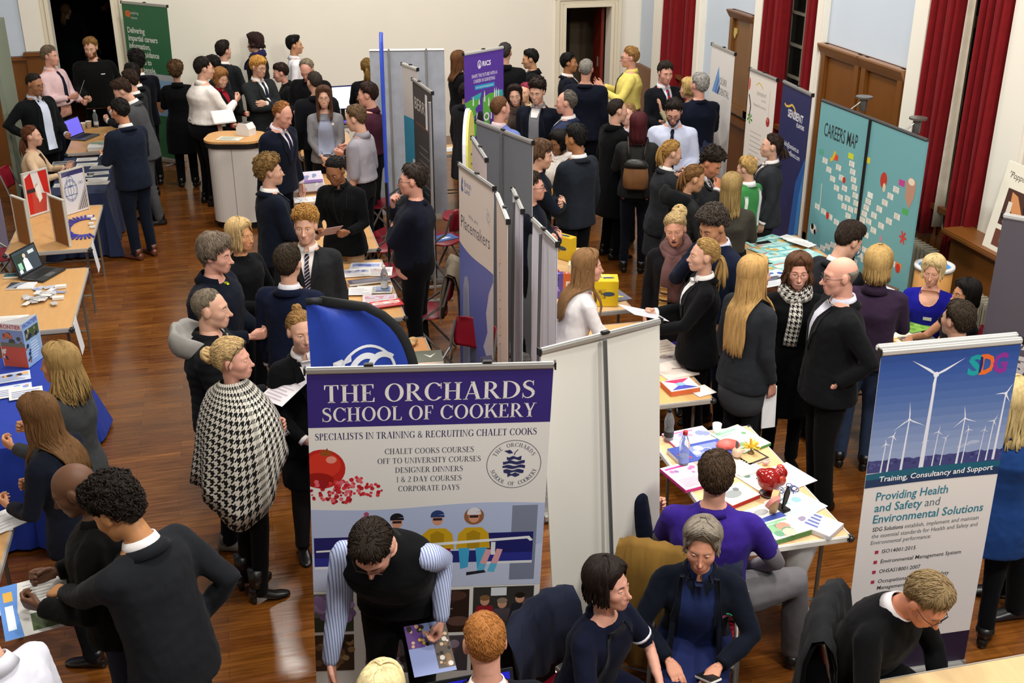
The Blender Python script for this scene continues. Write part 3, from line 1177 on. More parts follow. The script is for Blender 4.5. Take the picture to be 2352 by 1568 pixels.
HAND_DEF=dict(relax=((.25,.45,.3),.4,.45),grip=((.8,1.1,.6),.1,.9),flat=((.05,.1,.08),.7,.2),fist=((1.35,1.5,1.0),0,1.0),
 splay=((.15,.3,.2),1.9,.0),pinch=((.6,.7,.3),.2,1.0))
HANDS={}
def make_hands():
 ks=list(HAND_DEF)
 jobs=[]
 for k in ks:
  sp=hand_soup(*HAND_DEF[k])
  jobs.append((sp.V,sp.F,.0052,3))
 for k,(V,Fs) in zip(ks,batch_remesh(jobs)):
  HANDS[k]=(V,Fs)
make_hands()
# ------------------------------------------------------------------ people: skeleton and clothes
def V3(*a):
 return Vector(a)
def ik(S,W,a,b,hint):
 d=W-S
 L=d.length
 if L > a+b-.004:
  W=S+d*((a+b-.004)/L)
  d=W-S
  L=d.length
 L=max(L,abs(a-b)+.01)
 x=(a*a-b*b+L*L)/(2*L)
 h=math.sqrt(max(0,a*a-x*x))
 n=d.normalized()
 hv=Vector(hint)
 hv=hv-n*hv.dot(n)
 hv.normalize()
 return S+n*x+hv*h,W
ARM=dict(  # wrist (x mirrored for the left arm), elbow hint, finger direction, palm normal, hand
 pocket=((.195,.03,.97),(.5,-1,0),(-.35,.15,-1),(-1,.2,0),'relax'),
 behind=((.05,-.20,.99),(1,-.5,0),(-.9,0,-.4),(0,-1,.2),'relax'),
 cross=((-.07,.21,1.19),(1,.1,-.7),(-1,.1,.15),(0,-1,0),'relax'),
 cross2=((-.03,.255,1.14),(1,.1,-.7),(-1,.0,.1),(0,-1,0),'relax'),
 clasp=((.05,.21,.95),(1,-.4,0),(-.6,.25,-.75),(-.5,-1,0),'relax'),
 front=((.13,.31,1.13),(.6,-.8,-.6),(-.35,.9,.2),(-.85,.1,.3),'grip'),
 frontlow=((.14,.29,1.02),(.6,-.8,-.4),(-.3,.9,-.1),(-.85,0,.4),'grip'),
 chin=((.05,.19,1.40),(.7,.3,-1),(-.45,-.1,1),(-.4,-1,0),'grip'),
 hip=((.20,.02,1.03),(1,-.5,0),(-.3,.6,-.6),(-.8,0,0),'relax'),
 gest=((.17,.33,1.24),(.7,-.6,-.8),(-.25,.85,.45),(-.7,.1,.6),'splay'),
 lap=((.12,.36,1.045),(.9,-.5,-.2),(-.45,.8,-.1),(-.1,0,-1),'relax'),
 table=((.16,.42,1.10),(.9,-.3,-.2),(-.35,.9,-.1),(0,0,-1),'flat'))
SKIN=dict(pale='#d9a88f',fair='#cb9c84',pink='#cd9682',tan='#b97f5c',brown='#8a5a3c',dark='#5b3a28',olive='#c08e6c')
HAIRC=dict(black='#14110f',dark='#2a1d14',brown='#4a3120',light='#7d5a36',ginger='#a8642c',blond='#b98f52',pale='#d2b277',grey='#77726a',greybrown='#6d5f4d',
 red='#4e1518',dirty='#8d6d42',white='#aaa59b')
PEOPLE=[]
def person(label,px,ht,face,sex='m',lean=0,head=(0,0,0),arms=('down','down'),top=('blazer','#16171c'),bottom=('trousers','#101116'),hair=('short','dark'),skin='fair',
 seat=None,shirt=None,tie=None,fat=1.0,expr='neutral',glasses=None,beard=None,shoe='#0d0b0a',legs=None,extra=(),dim=1,fx=0,stride=0.0,z0=0.0):
 PEOPLE.append(dict(label=label,px=px,ht=ht,face=face,sex=sex,lean=lean,head=head,arms=arms,top=top,bottom=bottom,hair=hair,skin=skin,seat=seat,shirt=shirt,tie=tie,
  fat=fat,expr=expr,glasses=glasses,beard=beard,shoe=shoe,legs=legs,extra=extra,dim=dim,fx=fx,stride=stride,z0=z0))
 return len(PEOPLE)-1
TOPS=dict(  # hem height, extra girth, hem flare, sleeve end (0 wrist .. 1 shoulder), shoulder pad, sleeve girth
 blazer=(.80,.020,.015,.03,.014,.012),jacket=(.86,.026,.0,.02,.012,.016),coat=(.50,.028,.05,.02,.014,.016),sweater=(.92,.014,-.004,.03,.004,.008),
 shirt=(1.0,.012,.02,.04,.002,.008),tee=(.92,.010,.0,.62,.002,.010),puffer=(.86,.034,-.005,.02,.012,.024),gilet=(.86,.030,-.004,1.0,.004,0),
 parka=(.68,.034,.02,.02,.012,.022),tunic=(.72,.016,.02,.55,.004,.012),cardigan=(.86,.014,.01,.06,.002,.006),rolled=(1.0,.012,.02,.40,.002,.010),dress=(.55,.012,.04,.8,.0,.008))
def skeleton(P):
 f=P['sex'] == 'f'
 lean=math.radians(P['lean'])
 dz=0.0 if P['seat'] is None else P['seat']/(P['ht']/1.75)+.075-.92
 piv=V3(0,0,.95+dz)
 def T(p):
  p=Vector(p)+V3(0,0,dz)
  z=p.z-dz
  t=min(1,max(0,(z-.86)/.30))
  a=lean*(t*t*(3-2*t))
  v=p-piv
  c,s=math.cos(-a),math.sin(-a)
  return piv+V3(v.x,v.y*c-v.z*s,v.y*s+v.z*c)
 Rl=Matrix.Rotation(-lean,3,'X')
 sw=(.178 if f else .198)*(1+(P['fat']-1)*.4)
 hy,hp,hr=(math.radians(a) for a in (P['head'][0],P['head'][1]-(7 if P['head'][1] > 0 else 2),P['head'][2]))
 Rh=Matrix.Rotation(-hy,3,'Z') @ Matrix.Rotation(-hp,3,'X') @ Matrix.Rotation(hr,3,'Y')
 piv_h=T((0,-.012,1.495))
 hc=piv_h+Rh @ V3(0,.022,.132)
 J=dict(T=T,R=Rl,Rh=Rh,hc=hc,neck=piv_h,f=f,dz=dz,sw=sw)
 for i,sd in enumerate((-1,1)):          # 0 left, 1 right
  S=T((sd*sw*.92,-.005,1.378))
  a=P['arms'][i]
  la,lb=(.275,.245) if f else (.29,.26)
  if a == 'down' or a[0] == 'down':
   o=(0,0,0) if a == 'down' else a[2]
   W=S+V3(sd*(.055+o[0]),.05+o[1],-(la+lb)+.015+o[2])
   E,W=ik(S,W,la,lb,(sd*(.35 if a == 'down' else .05),-1,0))
   d,n,hp_=V3(-sd*.1,.18,-1),V3(-sd,.1,0),'relax' if a == 'down' else a[1]
  else:
   w,hint,d,n,hp_=ARM[a] if isinstance(a,str) else a
   m=V3(sd,1,1)
   W=T(Vector(w)*m) if isinstance(a,str) else T(Vector(w)*m)
   E,W=ik(S,W,la,lb,Rl @ (Vector(hint)*m))
   d,n=Rl @ (Vector(d)*m),Rl @ (Vector(n)*m)
  d=d.normalized()
  n=(n-d*n.dot(d)).normalized()
  J['arm%d' % i]=(S,E,W,d,n,hp_,sd)
  hx=sd*(.088 if not f else .084)
  if P['seat'] is None:
   st=P['stride']*sd
   H,K,A=V3(hx,0,.93),V3(hx*1.08,.02+st*.5,.50),V3(hx*1.15,-.02+st,.085)
  else:
   ls=P['legs'] or (0,0)
   sp=.10+.06*(P['fat']-1)
   H=V3(hx,0,.93+dz)
   zk=min(.93+dz+.02,.56)
   K=H+V3(sd*ls[0]*.1,.42,zk-H.z)
   if len(ls) > 2 and sd > 0:                 # this leg turned out to the side
    K=H+V3(.42*math.sin(math.radians(ls[2])),.42*math.cos(math.radians(ls[2])),zk-H.z)
   A=V3(K.x+(.03 if len(ls) > 2 and sd > 0 else 0),K.y-.02+ls[1],.085)
  J['leg%d' % i]=(H,K,A)
 return J
def torso_rows(P,g=0.0,hem=.84,flare=0.0,pad=0.0,upto=1.49):
 f,k=P['sex'] == 'f',P['fat']
 if f:
  base=[(.50,.165,.12),(.72,.175,.125),(.84,.178,.13),(.95,.172,.122),(1.06,.140,.105),(1.18,.142,.11),(1.28,.158,.128),(1.355,.160,.106),(1.405,.130,.082),(1.44,.085,.064),(1.47,.056,.056)]
 else:
  base=[(.50,.165,.13),(.72,.172,.13),(.84,.172,.13),(.95,.168,.125),(1.06,.162,.118),(1.18,.168,.120),(1.30,.182,.126),(1.37,.174,.110),(1.415,.140,.086),(1.45,.092,.068),(1.478,.064,.062)]
 zs=[b[0] for b in base]
 kk=lambda z: 1+(k-1)*(1.0 if z < 1.3 else max(.3,1-(z-1.3)*4))
 rows=[]
 zz=[hem]+[z for z in zs if z > hem+.03 and z <= upto]
 for z in zz:
  gg=g if z < 1.38 else g*(.55 if z < 1.42 else .25)
  w=float(np.interp(z,zs,[b[1] for b in base]))*kk(z)+gg
  d=float(np.interp(z,zs,[b[2] for b in base]))*(1+(kk(z)-1)*1.35)+gg
  if 1.34 <= z < 1.43:
   w += pad
  fl=flare*max(0,(1.08-z)/max(.08,1.08-hem))
  yo=.012*(k-1)*8 if z < 1.25 else 0
  if g > .018 and z < 1.1:      # jackets hang from the chest
   w=max(w,float(np.interp(1.18,zs,[b[1] for b in base]))*k+g*.9)
  rows.append((0,yo-(.012 if z > 1.4 else 0),z,w+fl,d+fl))
 return rows
def bodysoup(P,J):
 s=Soup()
 T=J['T']
 V,Fs=rings(torso_rows(P,-.006,.84),16,2.3)
 s.add(([T(v) for v in V],Fs))
 nr=.054 if not J['f'] else .045
 s.add(ball_tube([T((0,-.02,1.40)),T((0,-.016,1.47)),J['neck']+J['Rh'] @ V3(0,-.012,.05)],[nr*1.05,nr*1.0,nr*.96],12))
 lk=P['fat'] ** .5
 for i in (0,1):
  S,E,W,d,n,hp_,sd=J['arm%d' % i]
  a=.9 if J['f'] else 1.0
  s.add(ball_tube([T((sd*.06,-.012,1.395)),S],[.030,.045*a],10))
  s.add(ball_tube([S,S.lerp(E,.5),E,E.lerp(W,.35),W,W+d*.02],[.053*a,.047*a,.040*a,.039*a,.026*a,.026*a],10))
  H,K,A=J['leg%d' % i]
  s.add(ball_tube([H,H.lerp(K,.5),K,K.lerp(A,.35),A],[.084*lk,.068*lk,.047,.046,.034],10))
 if P['seat'] is not None:
  s.add(ball_tube([J['leg0'][0],J['leg1'][0]],[.11,.11],10))
 return s
def topsoup(P,J,kind):
 hem,g,fl,sl,pad,sg=TOPS[kind]
 s=Soup()
 T=J['T']
 if P['seat'] is not None:
  hem=max(hem,.86)
 V,Fs=rings(torso_rows(P,g,hem,fl,pad,1.49 if kind in ('sweater','gilet') or (kind == 'tee' and 'scoop' not in P['extra']) else 1.453),22,2.35)
 s.add(([T(v) for v in V],Fs))
 for i in (0,1):
  S,E,W,d,n,hp_,sd=J['arm%d' % i]
  a=(.9 if J['f'] else 1.0)*P['fat'] ** .5
  s.add(ball_tube([T((sd*.07,-.014,1.402+pad*.4)),S+V3(sd*pad*.3,0,pad*.4)],[.042+g*.45,.05*a+sg*.8+pad*.35],12))
  if sl >= 1:
   continue
  full=[S+V3(sd*pad*.4,0,0),S.lerp(E,.5),E,E.lerp(W,.35),W]
  rad=[.053*a+sg+pad*.35,.049*a+sg*1.1,.044*a+sg,.041*a+sg,.030*a+sg]
  cut=(1-sl)*4
  pts,rr=[],[]
  for q in range(5):
   if q <= cut:
    pts.append(full[q]); rr.append(rad[q])
  q=int(cut)
  if q < 4 and cut-q > .02:
   pts.append(full[q].lerp(full[q+1],cut-q)); rr.append(rad[q]+(rad[q+1]-rad[q])*(cut-q))
  s.add(loft_tube(pts,rr,12))
 return s
def bottomsoup(P,J,kind):
 s=Soup()
 T=J['T']
 lk=P['fat'] ** .6
 if kind in ('skirt','long'):
  hem=.56 if kind == 'skirt' else .30
  if P['seat'] is None:
   V,Fs=rings([(0,0,z,w*P['fat'],d*P['fat']) for z,w,d in ((hem,.205,.17),(.75,.195,.155),(.9,.185,.14),(1.0,.165,.12),(1.07,.15,.11))],20,2.2)
   s.add((V,Fs))
  else:
   for i in (0,1):
    H,K,A=J['leg%d' % i]
    s.add(ball_tube([H,H.lerp(K,.5),K+V3(0,.03,0),K+V3(0,.05,-.16)],[.125,.11,.1,.085],12))
   s.add(ball_tube([(J['leg0'][0]+J['leg0'][1])/2,(J['leg1'][0]+J['leg1'][1])/2],[.08,.08],10))
   s.add(ball_tube([J['leg0'][0]+V3(.02,-.02,.02),J['leg1'][0]+V3(-.02,-.02,.02)],[.13,.13],12))
  return s
 k={'trousers': 1.0,'jeans': .95,'slim': .85,'wide': 1.14}[kind]
 for i in (0,1):
  H,K,A=J['leg%d' % i]
  Aend=A+V3(0,0,.005)
  s.add(ball_tube([H,H.lerp(K,.4),K,K.lerp(A,.4),Aend.lerp(K,.06),Aend],[.103*lk,.094*lk*k,.071*k*lk,.066*k,.060*k,.066*k],12))
 if P['seat'] is None:
  V,Fs=rings([(0,0,z,w*P['fat'],d*P['fat']) for z,w,d in ((.82,.15,.115),(.9,.178,.13),(.97,.176,.127),(1.06,.163,.118))],18,2.3)
  s.add(([T(v) for v in V],Fs))
 else:
  s.add(ball_tube([J['leg0'][0]+V3(.0,-.02,.01),J['leg1'][0]+V3(-.0,-.02,.01)],[.125*lk,.125*lk],12))
  V,Fs=rings([(0,0,z,w*P['fat'],d*P['fat']) for z,w,d in ((.9,.16,.12),(.97,.172,.124),(1.06,.163,.118))],18,2.3)
  s.add(([T(v) for v in V],Fs))
 return s
def wrinkle(V,amp,seed,fq=9.0):
 c=V.mean(0)
 out=V.copy()
 for i,p in enumerate(V):
  n1=noise.noise((p[0]*fq+seed,p[1]*fq,p[2]*fq*.55))
  n2=noise.noise((p[0]*fq*2.4,p[1]*fq*2.4+seed,p[2]*fq*2.0))
  d=amp*(n1*1.2+abs(n2)*1.3-.4)
  rx,ry=p[0]-c[0],p[1]-c[1]
  l=math.hypot(rx,ry)+1e-6
  out[i,0] += rx/l*d
  out[i,1] += ry/l*d
  out[i,2] += d*.3
 return out
def shoe_mesh(A,yaw=0.0,heel=0.0,size=1.0,boot=False):
 mb=MB()
 prof=[(-.075,.018,.034,.05),(-.06,.034,.042,.075),(-.02,.037,.04,.075),(.04,.041,.03,.062),(.10,.046,.022,.048),(.15,.044,.018,.038),(.185,.030,.012,.028),(.2,.01,.01,.022)]
 R=Matrix.Rotation(-yaw,3,'Z')
 V,Fs=[],[]
 n=12
 for (y,w,zc,h) in prof:
  for k in range(n):
   a=2*math.pi*k/n
   c,s_=math.cos(a),math.sin(a)
   z=h*.5+h*.5*math.copysign(abs(s_) ** .8,s_)
   lift=heel*max(0,(.08-y)/.15)
   V.append(R @ Vector((w*size*math.copysign(abs(c) ** .8,c),(y-.0)*size,z*size+lift))+Vector((A.x,A.y,0)))
 m=len(prof)
 for i in range(m-1):
  for k in range(n):
   k2=(k+1) % n
   Fs.append((i*n+k,(i+1)*n+k,(i+1)*n+k2,i*n+k2))
 Fs.append(tuple(range(n)))
 Fs.append(tuple((m-1)*n+k for k in range(n-1,-1,-1)))
 mb.add(V,Fs)
 if heel:
  mb.tube([R @ Vector((0,-.045,0))+Vector((A.x,A.y,.0)),R @ Vector((0,-.05,heel+.02))+Vector((A.x,A.y,0))],[.016,.028],8)
 mb.tube([Vector((A.x,A.y-.02,.06+heel)),Vector((A.x,A.y-.02,.25 if boot else .13))],[.046,.05 if boot else .042],12)
 return mb
class Surface:
 """rays against a garment in the torso frame, to lay shirt fronts, ties, lapels and badges on it"""
 def __init__(s,V,Fs,J):
  s.b=BVHTree.FromPolygons([tuple(v) for v in V],Fs)
  s.J=J
 def hit(s,u,z,off,back=False):
  T=s.J['T']
  sg=-1 if back else 1
  d=(T((u,0,z))-T((u,sg*.5,z))).normalized()
  o=T((u,sg*.5,z))
  h=s.b.ray_cast(o,d)
  if h[0] is None:
   return T((u,sg*.075,z))-d*off
  return h[0]-d*off
 def patch(s,rows,off,back=False,inner=.02,cols=7):
  """rows: (z, u0, u1); a thick patch lying on the garment"""
  if len(rows) < 8 and abs(rows[-1][0]-rows[0][0]) > .15:
   zz=np.linspace(rows[0][0],rows[-1][0],14)
   o=sorted(rows)
   rows=[(z,float(np.interp(z,[r[0] for r in o],[r[1] for r in o])),float(np.interp(z,[r[0] for r in o],[r[2] for r in o]))) for z in zz]
   cols=max(cols,9)
  V,Fs=[],[]
  for z,u0,u1 in rows:
   for k in range(cols):
    V.append(s.hit(u0+(u1-u0)*k/(cols-1),z,off,back))
  n=len(rows)
  for i in range(n-1):
   for k in range(cols-1):
    a=i*cols+k
    Fs.append((a,a+1,a+cols+1,a+cols))
  nb=len(V)
  T=s.J['T']
  dv=(T((0,1,1.2))-T((0,0,1.2)))*(-1 if back else 1)
  V += [v-dv*inner for v in V[:nb]]
  loop=[k for k in range(cols)]+[i*cols+cols-1 for i in range(1,n)]+[(n-1)*cols+k for k in range(cols-2,-1,-1)]+[i*cols for i in range(n-2,0,-1)]
  for a,b in zip(loop,loop[1:]+loop[:1]):
   Fs.append((a,b,b+nb,a+nb))
  return V,Fs
def collar_band(J,r0,r1,h,z=1.452,gap=.35,tilt=.35,yo=-.018,th=.006):
 """standing band round the neck, open at the front by gap radians"""
 T=J['T']
 V,Fs=[],[]
 n=22
 k=.88 if J['f'] else 1.0
 for i in range(n+1):
  a=math.pi/2+gap+(2*math.pi-2*gap)*i/n
  c,s_=math.cos(a),math.sin(a)
  fz=-tilt*.05*(s_+1)*.5
  for (r,zz) in ((r0,h),(r1,0),(r1-th,0),(r0-th,h)):
   V.append(T((k*r*c,yo+k*r*1.06*s_,z+zz+fz)))
 for i in range(n):
  for j in range(4):
   j2=(j+1) % 4
   Fs.append((i*4+j,i*4+j2,(i+1)*4+j2,(i+1)*4+j))
 Fs.append((0,1,2,3))
 Fs.append((n*4+3,n*4+2,n*4+1,n*4))
 return V,Fs
def strand_bundle(mb,paths,radii,flat=.45,n=5):
 for pts,rr in zip(paths,radii):
  V,Fs=loft_tube(pts,rr,n,True,flat)
  mb.add(V,Fs)
def long_hair(P,J,style,rnd):
 """locks that run over the scalp and then hang"""
 kind,sub=style[0],(style[2] if len(style) > 2 else {})
 L=sub.get('len',.35)
 cover=math.radians(sub.get('front',62))       # bare angle each side of the face
 wave,flare=sub.get('wave',.004),sub.get('flare',0.0)
 N=sub.get('n',150)
 capst=sub.get('cap','bobcap' if kind == 'bob' else 'cap')
 Rh,hc,T=J['Rh'],J['hc'],J['T']
 dirs,meta=[],[]
 steps=7
 for i in range(N):
  az=cover+(2*math.pi-2*cover)*(i+rnd.random())/N       # from +y (face), turning
  el0=math.radians(rnd.uniform(58,84))
  el1=math.radians(rnd.uniform(-30,-12))
  for k in range(steps):
   el=el0+(el1-el0)*k/(steps-1)
   dirs.append((math.cos(el)*math.sin(az),math.cos(el)*math.cos(az),math.sin(el)))
  meta.append((az,rnd.uniform(.85,1.06)*L,rnd.random()*6))
 fr=54                                            # front locks swept from the parting to the temples
 for i in range(fr):
  sd=-1 if i % 3 else 1
  a0,a1=math.radians(rnd.uniform(-14,10)),sd*(cover+math.radians(rnd.uniform(-14,24)))
  e0,e1=math.radians(rnd.uniform(48,84)),math.radians(rnd.uniform(-8,26))
  for k in range(steps):
   t=k/(steps-1)
   az,el=a0+(a1-a0)*t ** .8,e0+(e1-e0)*t ** 1.5
   dirs.append((math.cos(el)*math.sin(az),math.cos(el)*math.cos(az),math.sin(el)))
 D=np.array(dirs)
 r,_=hair_r(D,capst,P['sex'],1.0)
 r=np.maximum(r,skull_r(D,P['sex'])+.010)
 Pts=HC+D*(r+.003)[:,None]
 paths,radii=[],[]
 zs=J['neck'].z
 for i,(az,ln,ph) in enumerate(meta):
  pts=[hc+Rh @ Vector(p) for p in Pts[i*steps:(i+1)*steps]]
  p=pts[-1].copy()
  out=(Rh @ Vector((math.sin(az),math.cos(az),0)))
  m=max(3,int(ln/.045))
  for k in range(1,m+1):
   t=k/m
   p=p+V3(0,0,-ln/m)+out*(flare*(t ** 2)*ln/m*3)+V3(wave*math.sin(ph+k*1.1),wave*math.cos(ph*1.7+k*1.0),0)
   q=p.copy()
   if q.z < zs+.03:                        # keep outside neck, shoulders and back
    a=math.radians(P['lean'])
    piv=V3(0,0,.95+J['dz'])
    v=q-piv
    c,s_=math.cos(a),math.sin(a)
    l=V3(v.x,v.y*c-v.z*s_,v.y*s_+v.z*c)
    h=l.z+.95
    wx=float(np.interp(h,[.9,1.2,1.36,1.44,1.5],[.20,.20,.225,.12,.075]))
    wy=float(np.interp(h,[.9,1.2,1.36,1.44,1.5],[.165,.16,.15,.12,.085]))
    e=math.sqrt((l.x/wx) ** 2+(l.y/wy) ** 2)
    if e < 1:
     sx=min(.97,abs(l.x)/wx)
     l.y=math.copysign(wy*math.sqrt(1-sx*sx),l.y if abs(l.y) > .03 else (l.y if P['lean'] < 5 else -1))
    c,s_=math.cos(-a),math.sin(-a)
    q=piv+V3(l.x,l.y*c-l.z*s_,l.y*s_+l.z*c)
    p=p.lerp(q,.6)
   pts.append(q)
  tot=len(pts)
  w=sub.get('w',.0095)
  rr=[w*(.5+.5*min(1,k/3))*(1 if k < tot-3 else (tot-k)/4+.12) for k in range(tot)]
  paths.append(pts)
  radii.append(rr)
 for i in range(fr):
  j=N*steps+i*steps
  paths.append([hc+Rh @ Vector(p) for p in Pts[j:j+steps]])
  radii.append([.004,.008,.0095,.0095,.009,.007,.003])
 mb=MB()
 strand_bundle(mb,paths,radii)
 return mb
def tail_hair(P,J,sub,rnd):
 """pony tail, or a bun when sub has bun"""
 Rh,hc=J['Rh'],J['hc']
 mb=MB()
 h=sub.get('at',(0,-.105,.035))
 base=hc+Rh @ Vector(h)
 if sub.get('bun'):
  r=sub['bun']
  c=hc+Rh @ (Vector(h)+Vector(h).normalized()*r*.55)
  for i in range(34):
   a,b=rnd.random()*6.28,rnd.random()*6.28
   ax=Vector((rnd.gauss(0,1),rnd.gauss(0,1),rnd.gauss(0,1))).normalized()
   u=ax.orthogonal().normalized()
   v=ax.cross(u)
   rr=r*rnd.uniform(.72,.98)
   pts=[c+(u*math.cos(a+k*.45)+v*math.sin(a+k*.45))*rr for k in range(8)]
   mb.tube(pts,[r*.10]+[r*.24]*6+[r*.1],5)
  return mb
 L=sub.get('len',.25)
 out=Rh @ Vector((h[0],h[1],h[2]*.4)).normalized()
 for i in range(46):
  jx=Vector((rnd.gauss(0,.009),rnd.gauss(0,.009),rnd.gauss(0,.009)))
  p=base+jx*.5
  pts=[p]
  n=9
  ln=L*rnd.uniform(.75,1.05)
  for k in range(n):
   t=(k+1)/n
   v=out*max(0,.9-2.2*t)+V3(0,0,-1)*min(1,.25+1.6*t)
   v.normalize()
   p=p+v*ln/n+jx*(.35*math.sin(t*3.1))
   pts.append(p.copy())
  mb.tube(pts,[.005,.008]+[.009]*(n-4)+[.007,.005,.002],5)
 V,Fs=_sphere(base,.019,10,7)
 return mb,(V,Fs)
def place(P):
 J=P['J']
 P['sc']=sc=P['ht']/1.75
 tgt=at(P['px'][0],P['px'][1],(J['hc'].z+.128)*sc+P['z0'])
 off=Matrix.Rotation(-P['th'],3,'Z') @ (J['hc']*sc)
 P['loc']=V3(tgt.x-off.x,tgt.y-off.y,P['z0'])
 P['D']=P['loc'].length
def build_people():
 lo=lambda P: 0 if P['D'] < 9.2 else 1
 jobs,idx=[],[]
 for n_,P in enumerate(PEOPLE):
  J=skeleton(P)
  P['J'],P['h0']=J,P['ht']
  P['th']=math.radians(P['face'])+YAW
  place(P)
  # neighbours who would share a spot step apart along the line of sight (a little taller or shorter)
 for it in range(60):
  moved=0
  for i,A in enumerate(PEOPLE):
   for B in PEOPLE[i+1:]:
    d=(A['loc']-B['loc'])
    d.z=0
    if d.length < .43 and A['seat'] is None and B['seat'] is None:
     n,q=(A,B) if A['loc'].length < B['loc'].length else (B,A)
     if n['ht'] < n['h0']+.08:
      n['ht'] += .008
     if q['ht'] > q['h0']-.10:
      q['ht'] -= .010
     place(n)
     place(q)
     moved=1
  if not moved:
   break
 for n_,P in enumerate(PEOPLE):
  J=P['J']
  vox=.0135 if P['D'] < 9.2 else .018
  tk=P['top'][0] if P['top'][0] in TOPS else P.get('top2','sweater')
  P['tk']=tk
  sb=bodysoup(P,J)
  jobs.append((sb.V,sb.F,.02 if not lo(P) else .026,3))
  st=topsoup(P,J,tk)
  jobs.append((st.V,st.F,vox,4))
  sbt=bottomsoup(P,J,P['bottom'][0])
  jobs.append((sbt.V,sbt.F,vox*1.1,4))
 res=batch_remesh(jobs)
 for n_,P in enumerate(PEOPLE):
  finish_person(P,res[n_*3:n_*3+3],n_)
def finish_person(P,res,n_):
 J,T,Rh,hc=P['J'],P['J']['T'],P['J']['Rh'],P['J']['hc']
 rnd=random.Random(n_*13+5)
 lod=0 if P['D'] < 9.2 else 1
 root=thing('person',P['label'],'person',P['loc'],-P['th'])
 root.scale=(P['sc'],)*3
 P['root']=root
 skinc=SKIN.get(P['skin'],P['skin'])
 hcol=HAIRC.get(P['hair'][1],P['hair'][1])
 # body
 mb=MB()
 (Vb,Fb)=res[0]
 mb.add(Vb,Fb)
 HV,HF,HM=head_mesh(P['sex'],lod,P['expr'])
 R=np.array(Rh)
 mb.add(HV @ R.T+np.array(hc),HF,HM)
 P['hands']=[]
 for i in (0,1):
  S,E,W,d,n,hp_,sd=J['arm%d' % i]
  HVh,HFh=HANDS[hp_]
  k=.92 if J['f'] else 1.0
  X,Z=d,-n
  Y=Z.cross(X)
  if sd < 0:
   Y=-Y
  M=np.array((X[:],Y[:],Z[:])).T
  Fh=HFh if sd > 0 else [tuple(reversed(f)) for f in HFh]
  mb.add((HVh*k) @ M.T+np.array(W-d*.006),Fh,[0]*len(Fh))
  P['hands'].append(W+d*.1*k+n*.02)
 lipc={'dark': '#6b3a30','brown': '#80453a'}.get(P['skin'],'#b0665c')
 skin_m=mat(skinc,.55,'skin',.35)
 slots=[skin_m,mat(lipc,.45),mat(hcol if P['hair'][0] != 'none' else '#2a201a',.8),mat('#d8d2c8',.3),mat('#1d1512',.2),mat('#e6e0d4' if P['expr'] == 'smile' else '#3a1512',.4)]
 body=mesh_obj('body',mb.V,mb.F,slots,root,True,mb.M)
 if P['bottom'][0] in ('skirt','long') or 'barelegs' in P['extra']:
  pass
  # trousers / skirt
 Vt,Ft=res[2]
 bk,bc=P['bottom'][0],P['bottom'][1]
 Vt=wrinkle(Vt,.004,n_*1.7,8)
 mesh_obj({'jeans': 'jeans','skirt': 'skirt','long': 'skirt'}.get(bk,'trousers'),Vt,Ft,cloth(bc),root,True)
 if bk in ('skirt','long'):
  s=Soup()
  for i in (0,1):
   H,K,A=J['leg%d' % i]
   V,Fs=loft_tube([H.lerp(K,.4),K,K.lerp(A,.35),A,A-V3(0,0,.03)],[.082,.064,.062,.046,.046],12)
   mesh_obj('stocking',V,Fs,mat(P['bottom'][2] if len(P['bottom']) > 2 else '#0e0c0d',.7),root,True)
   # shoes
 for i in (0,1):
  H,K,A=J['leg%d' % i]
  sm=shoe_mesh(A,(1 if i else -1)*.18,.07 if 'heels' in P['extra'] else 0,.92 if J['f'] else 1.04,'heels' in P['extra'])
  sm.build('shoe',mat(P['shoe'],.35,'leather',.5),root,True)
  # top
 Vg,Fg=res[1]
 tk,tc=P['tk'],P['top'][1]
 Vg=wrinkle(Vg,.0052 if tk not in ('puffer','gilet') else .003,n_*2.3)
 if tk == 'puffer' or (tk == 'gilet' and 'quilt' in P['extra']):
  z=Vg[:,2]
  Vg=Vg+np.stack([Vg[:,0],Vg[:,1],0*z],1)*(.035*np.abs(np.sin(z*55)))[:,None]
 nm={'blazer': 'blazer','shirt': 'shirt','rolled': 'shirt','tee': 'top','gilet': 'gilet','puffer': 'jacket','sweater': 'sweater','coat': 'coat'}.get(tk,tk)
 tm=mat(tc,.8,P['top'][2],.25) if len(P['top']) > 2 else cloth(tc)
 top=mesh_obj(nm,Vg,Fg,tm,root,True)
 S=Surface(Vg,Fg,J)
 shirtc=P['shirt']
 nrm=.07
 if shirtc:
  sm=cloth(shirtc,.7)
  if tk in ('blazer','coat','jacket','puffer','cardigan','gilet'):
   deep=.86 if 'open' in P['extra'] else (1.14 if tk == 'blazer' else 1.26)
   wtop=.062 if not J['f'] else .055
   wtop=.085 if 'wide' in P['extra'] else wtop
   ow=(.115 if 'wide' in P['extra'] else .07) if 'open' in P['extra'] else .004
   zs=np.linspace(deep,1.445,9)
   hw=[ow+(wtop-ow)*((z-deep)/(1.452-deep)) ** (.6 if 'open' in P['extra'] else 1.0) for z in zs]
   V,Fs=S.patch([(z,-w,w) for z,w in zip(zs,hw)],.014 if 'wide' in P['extra'] else .007,cols=11)
   mesh_obj('shirt',V,Fs,sm,root,True)
   if tk in ('blazer','coat','jacket'):
    for sd in (-1,1):
     lw=.05 if tk != 'jacket' else .035
     rows=[(z,sd*(w-.004),sd*(w+.006+lw*math.sin(math.pi*min(1,(k+.6)/9.2))*(.55 if k < 4 else 1))) for k,(z,w) in enumerate(zip(zs,hw))]
     V,Fs=S.patch(rows,.020 if 'wide' in P['extra'] else .013,cols=5)
     mesh_obj('lapel',V,Fs,tm,root,True)
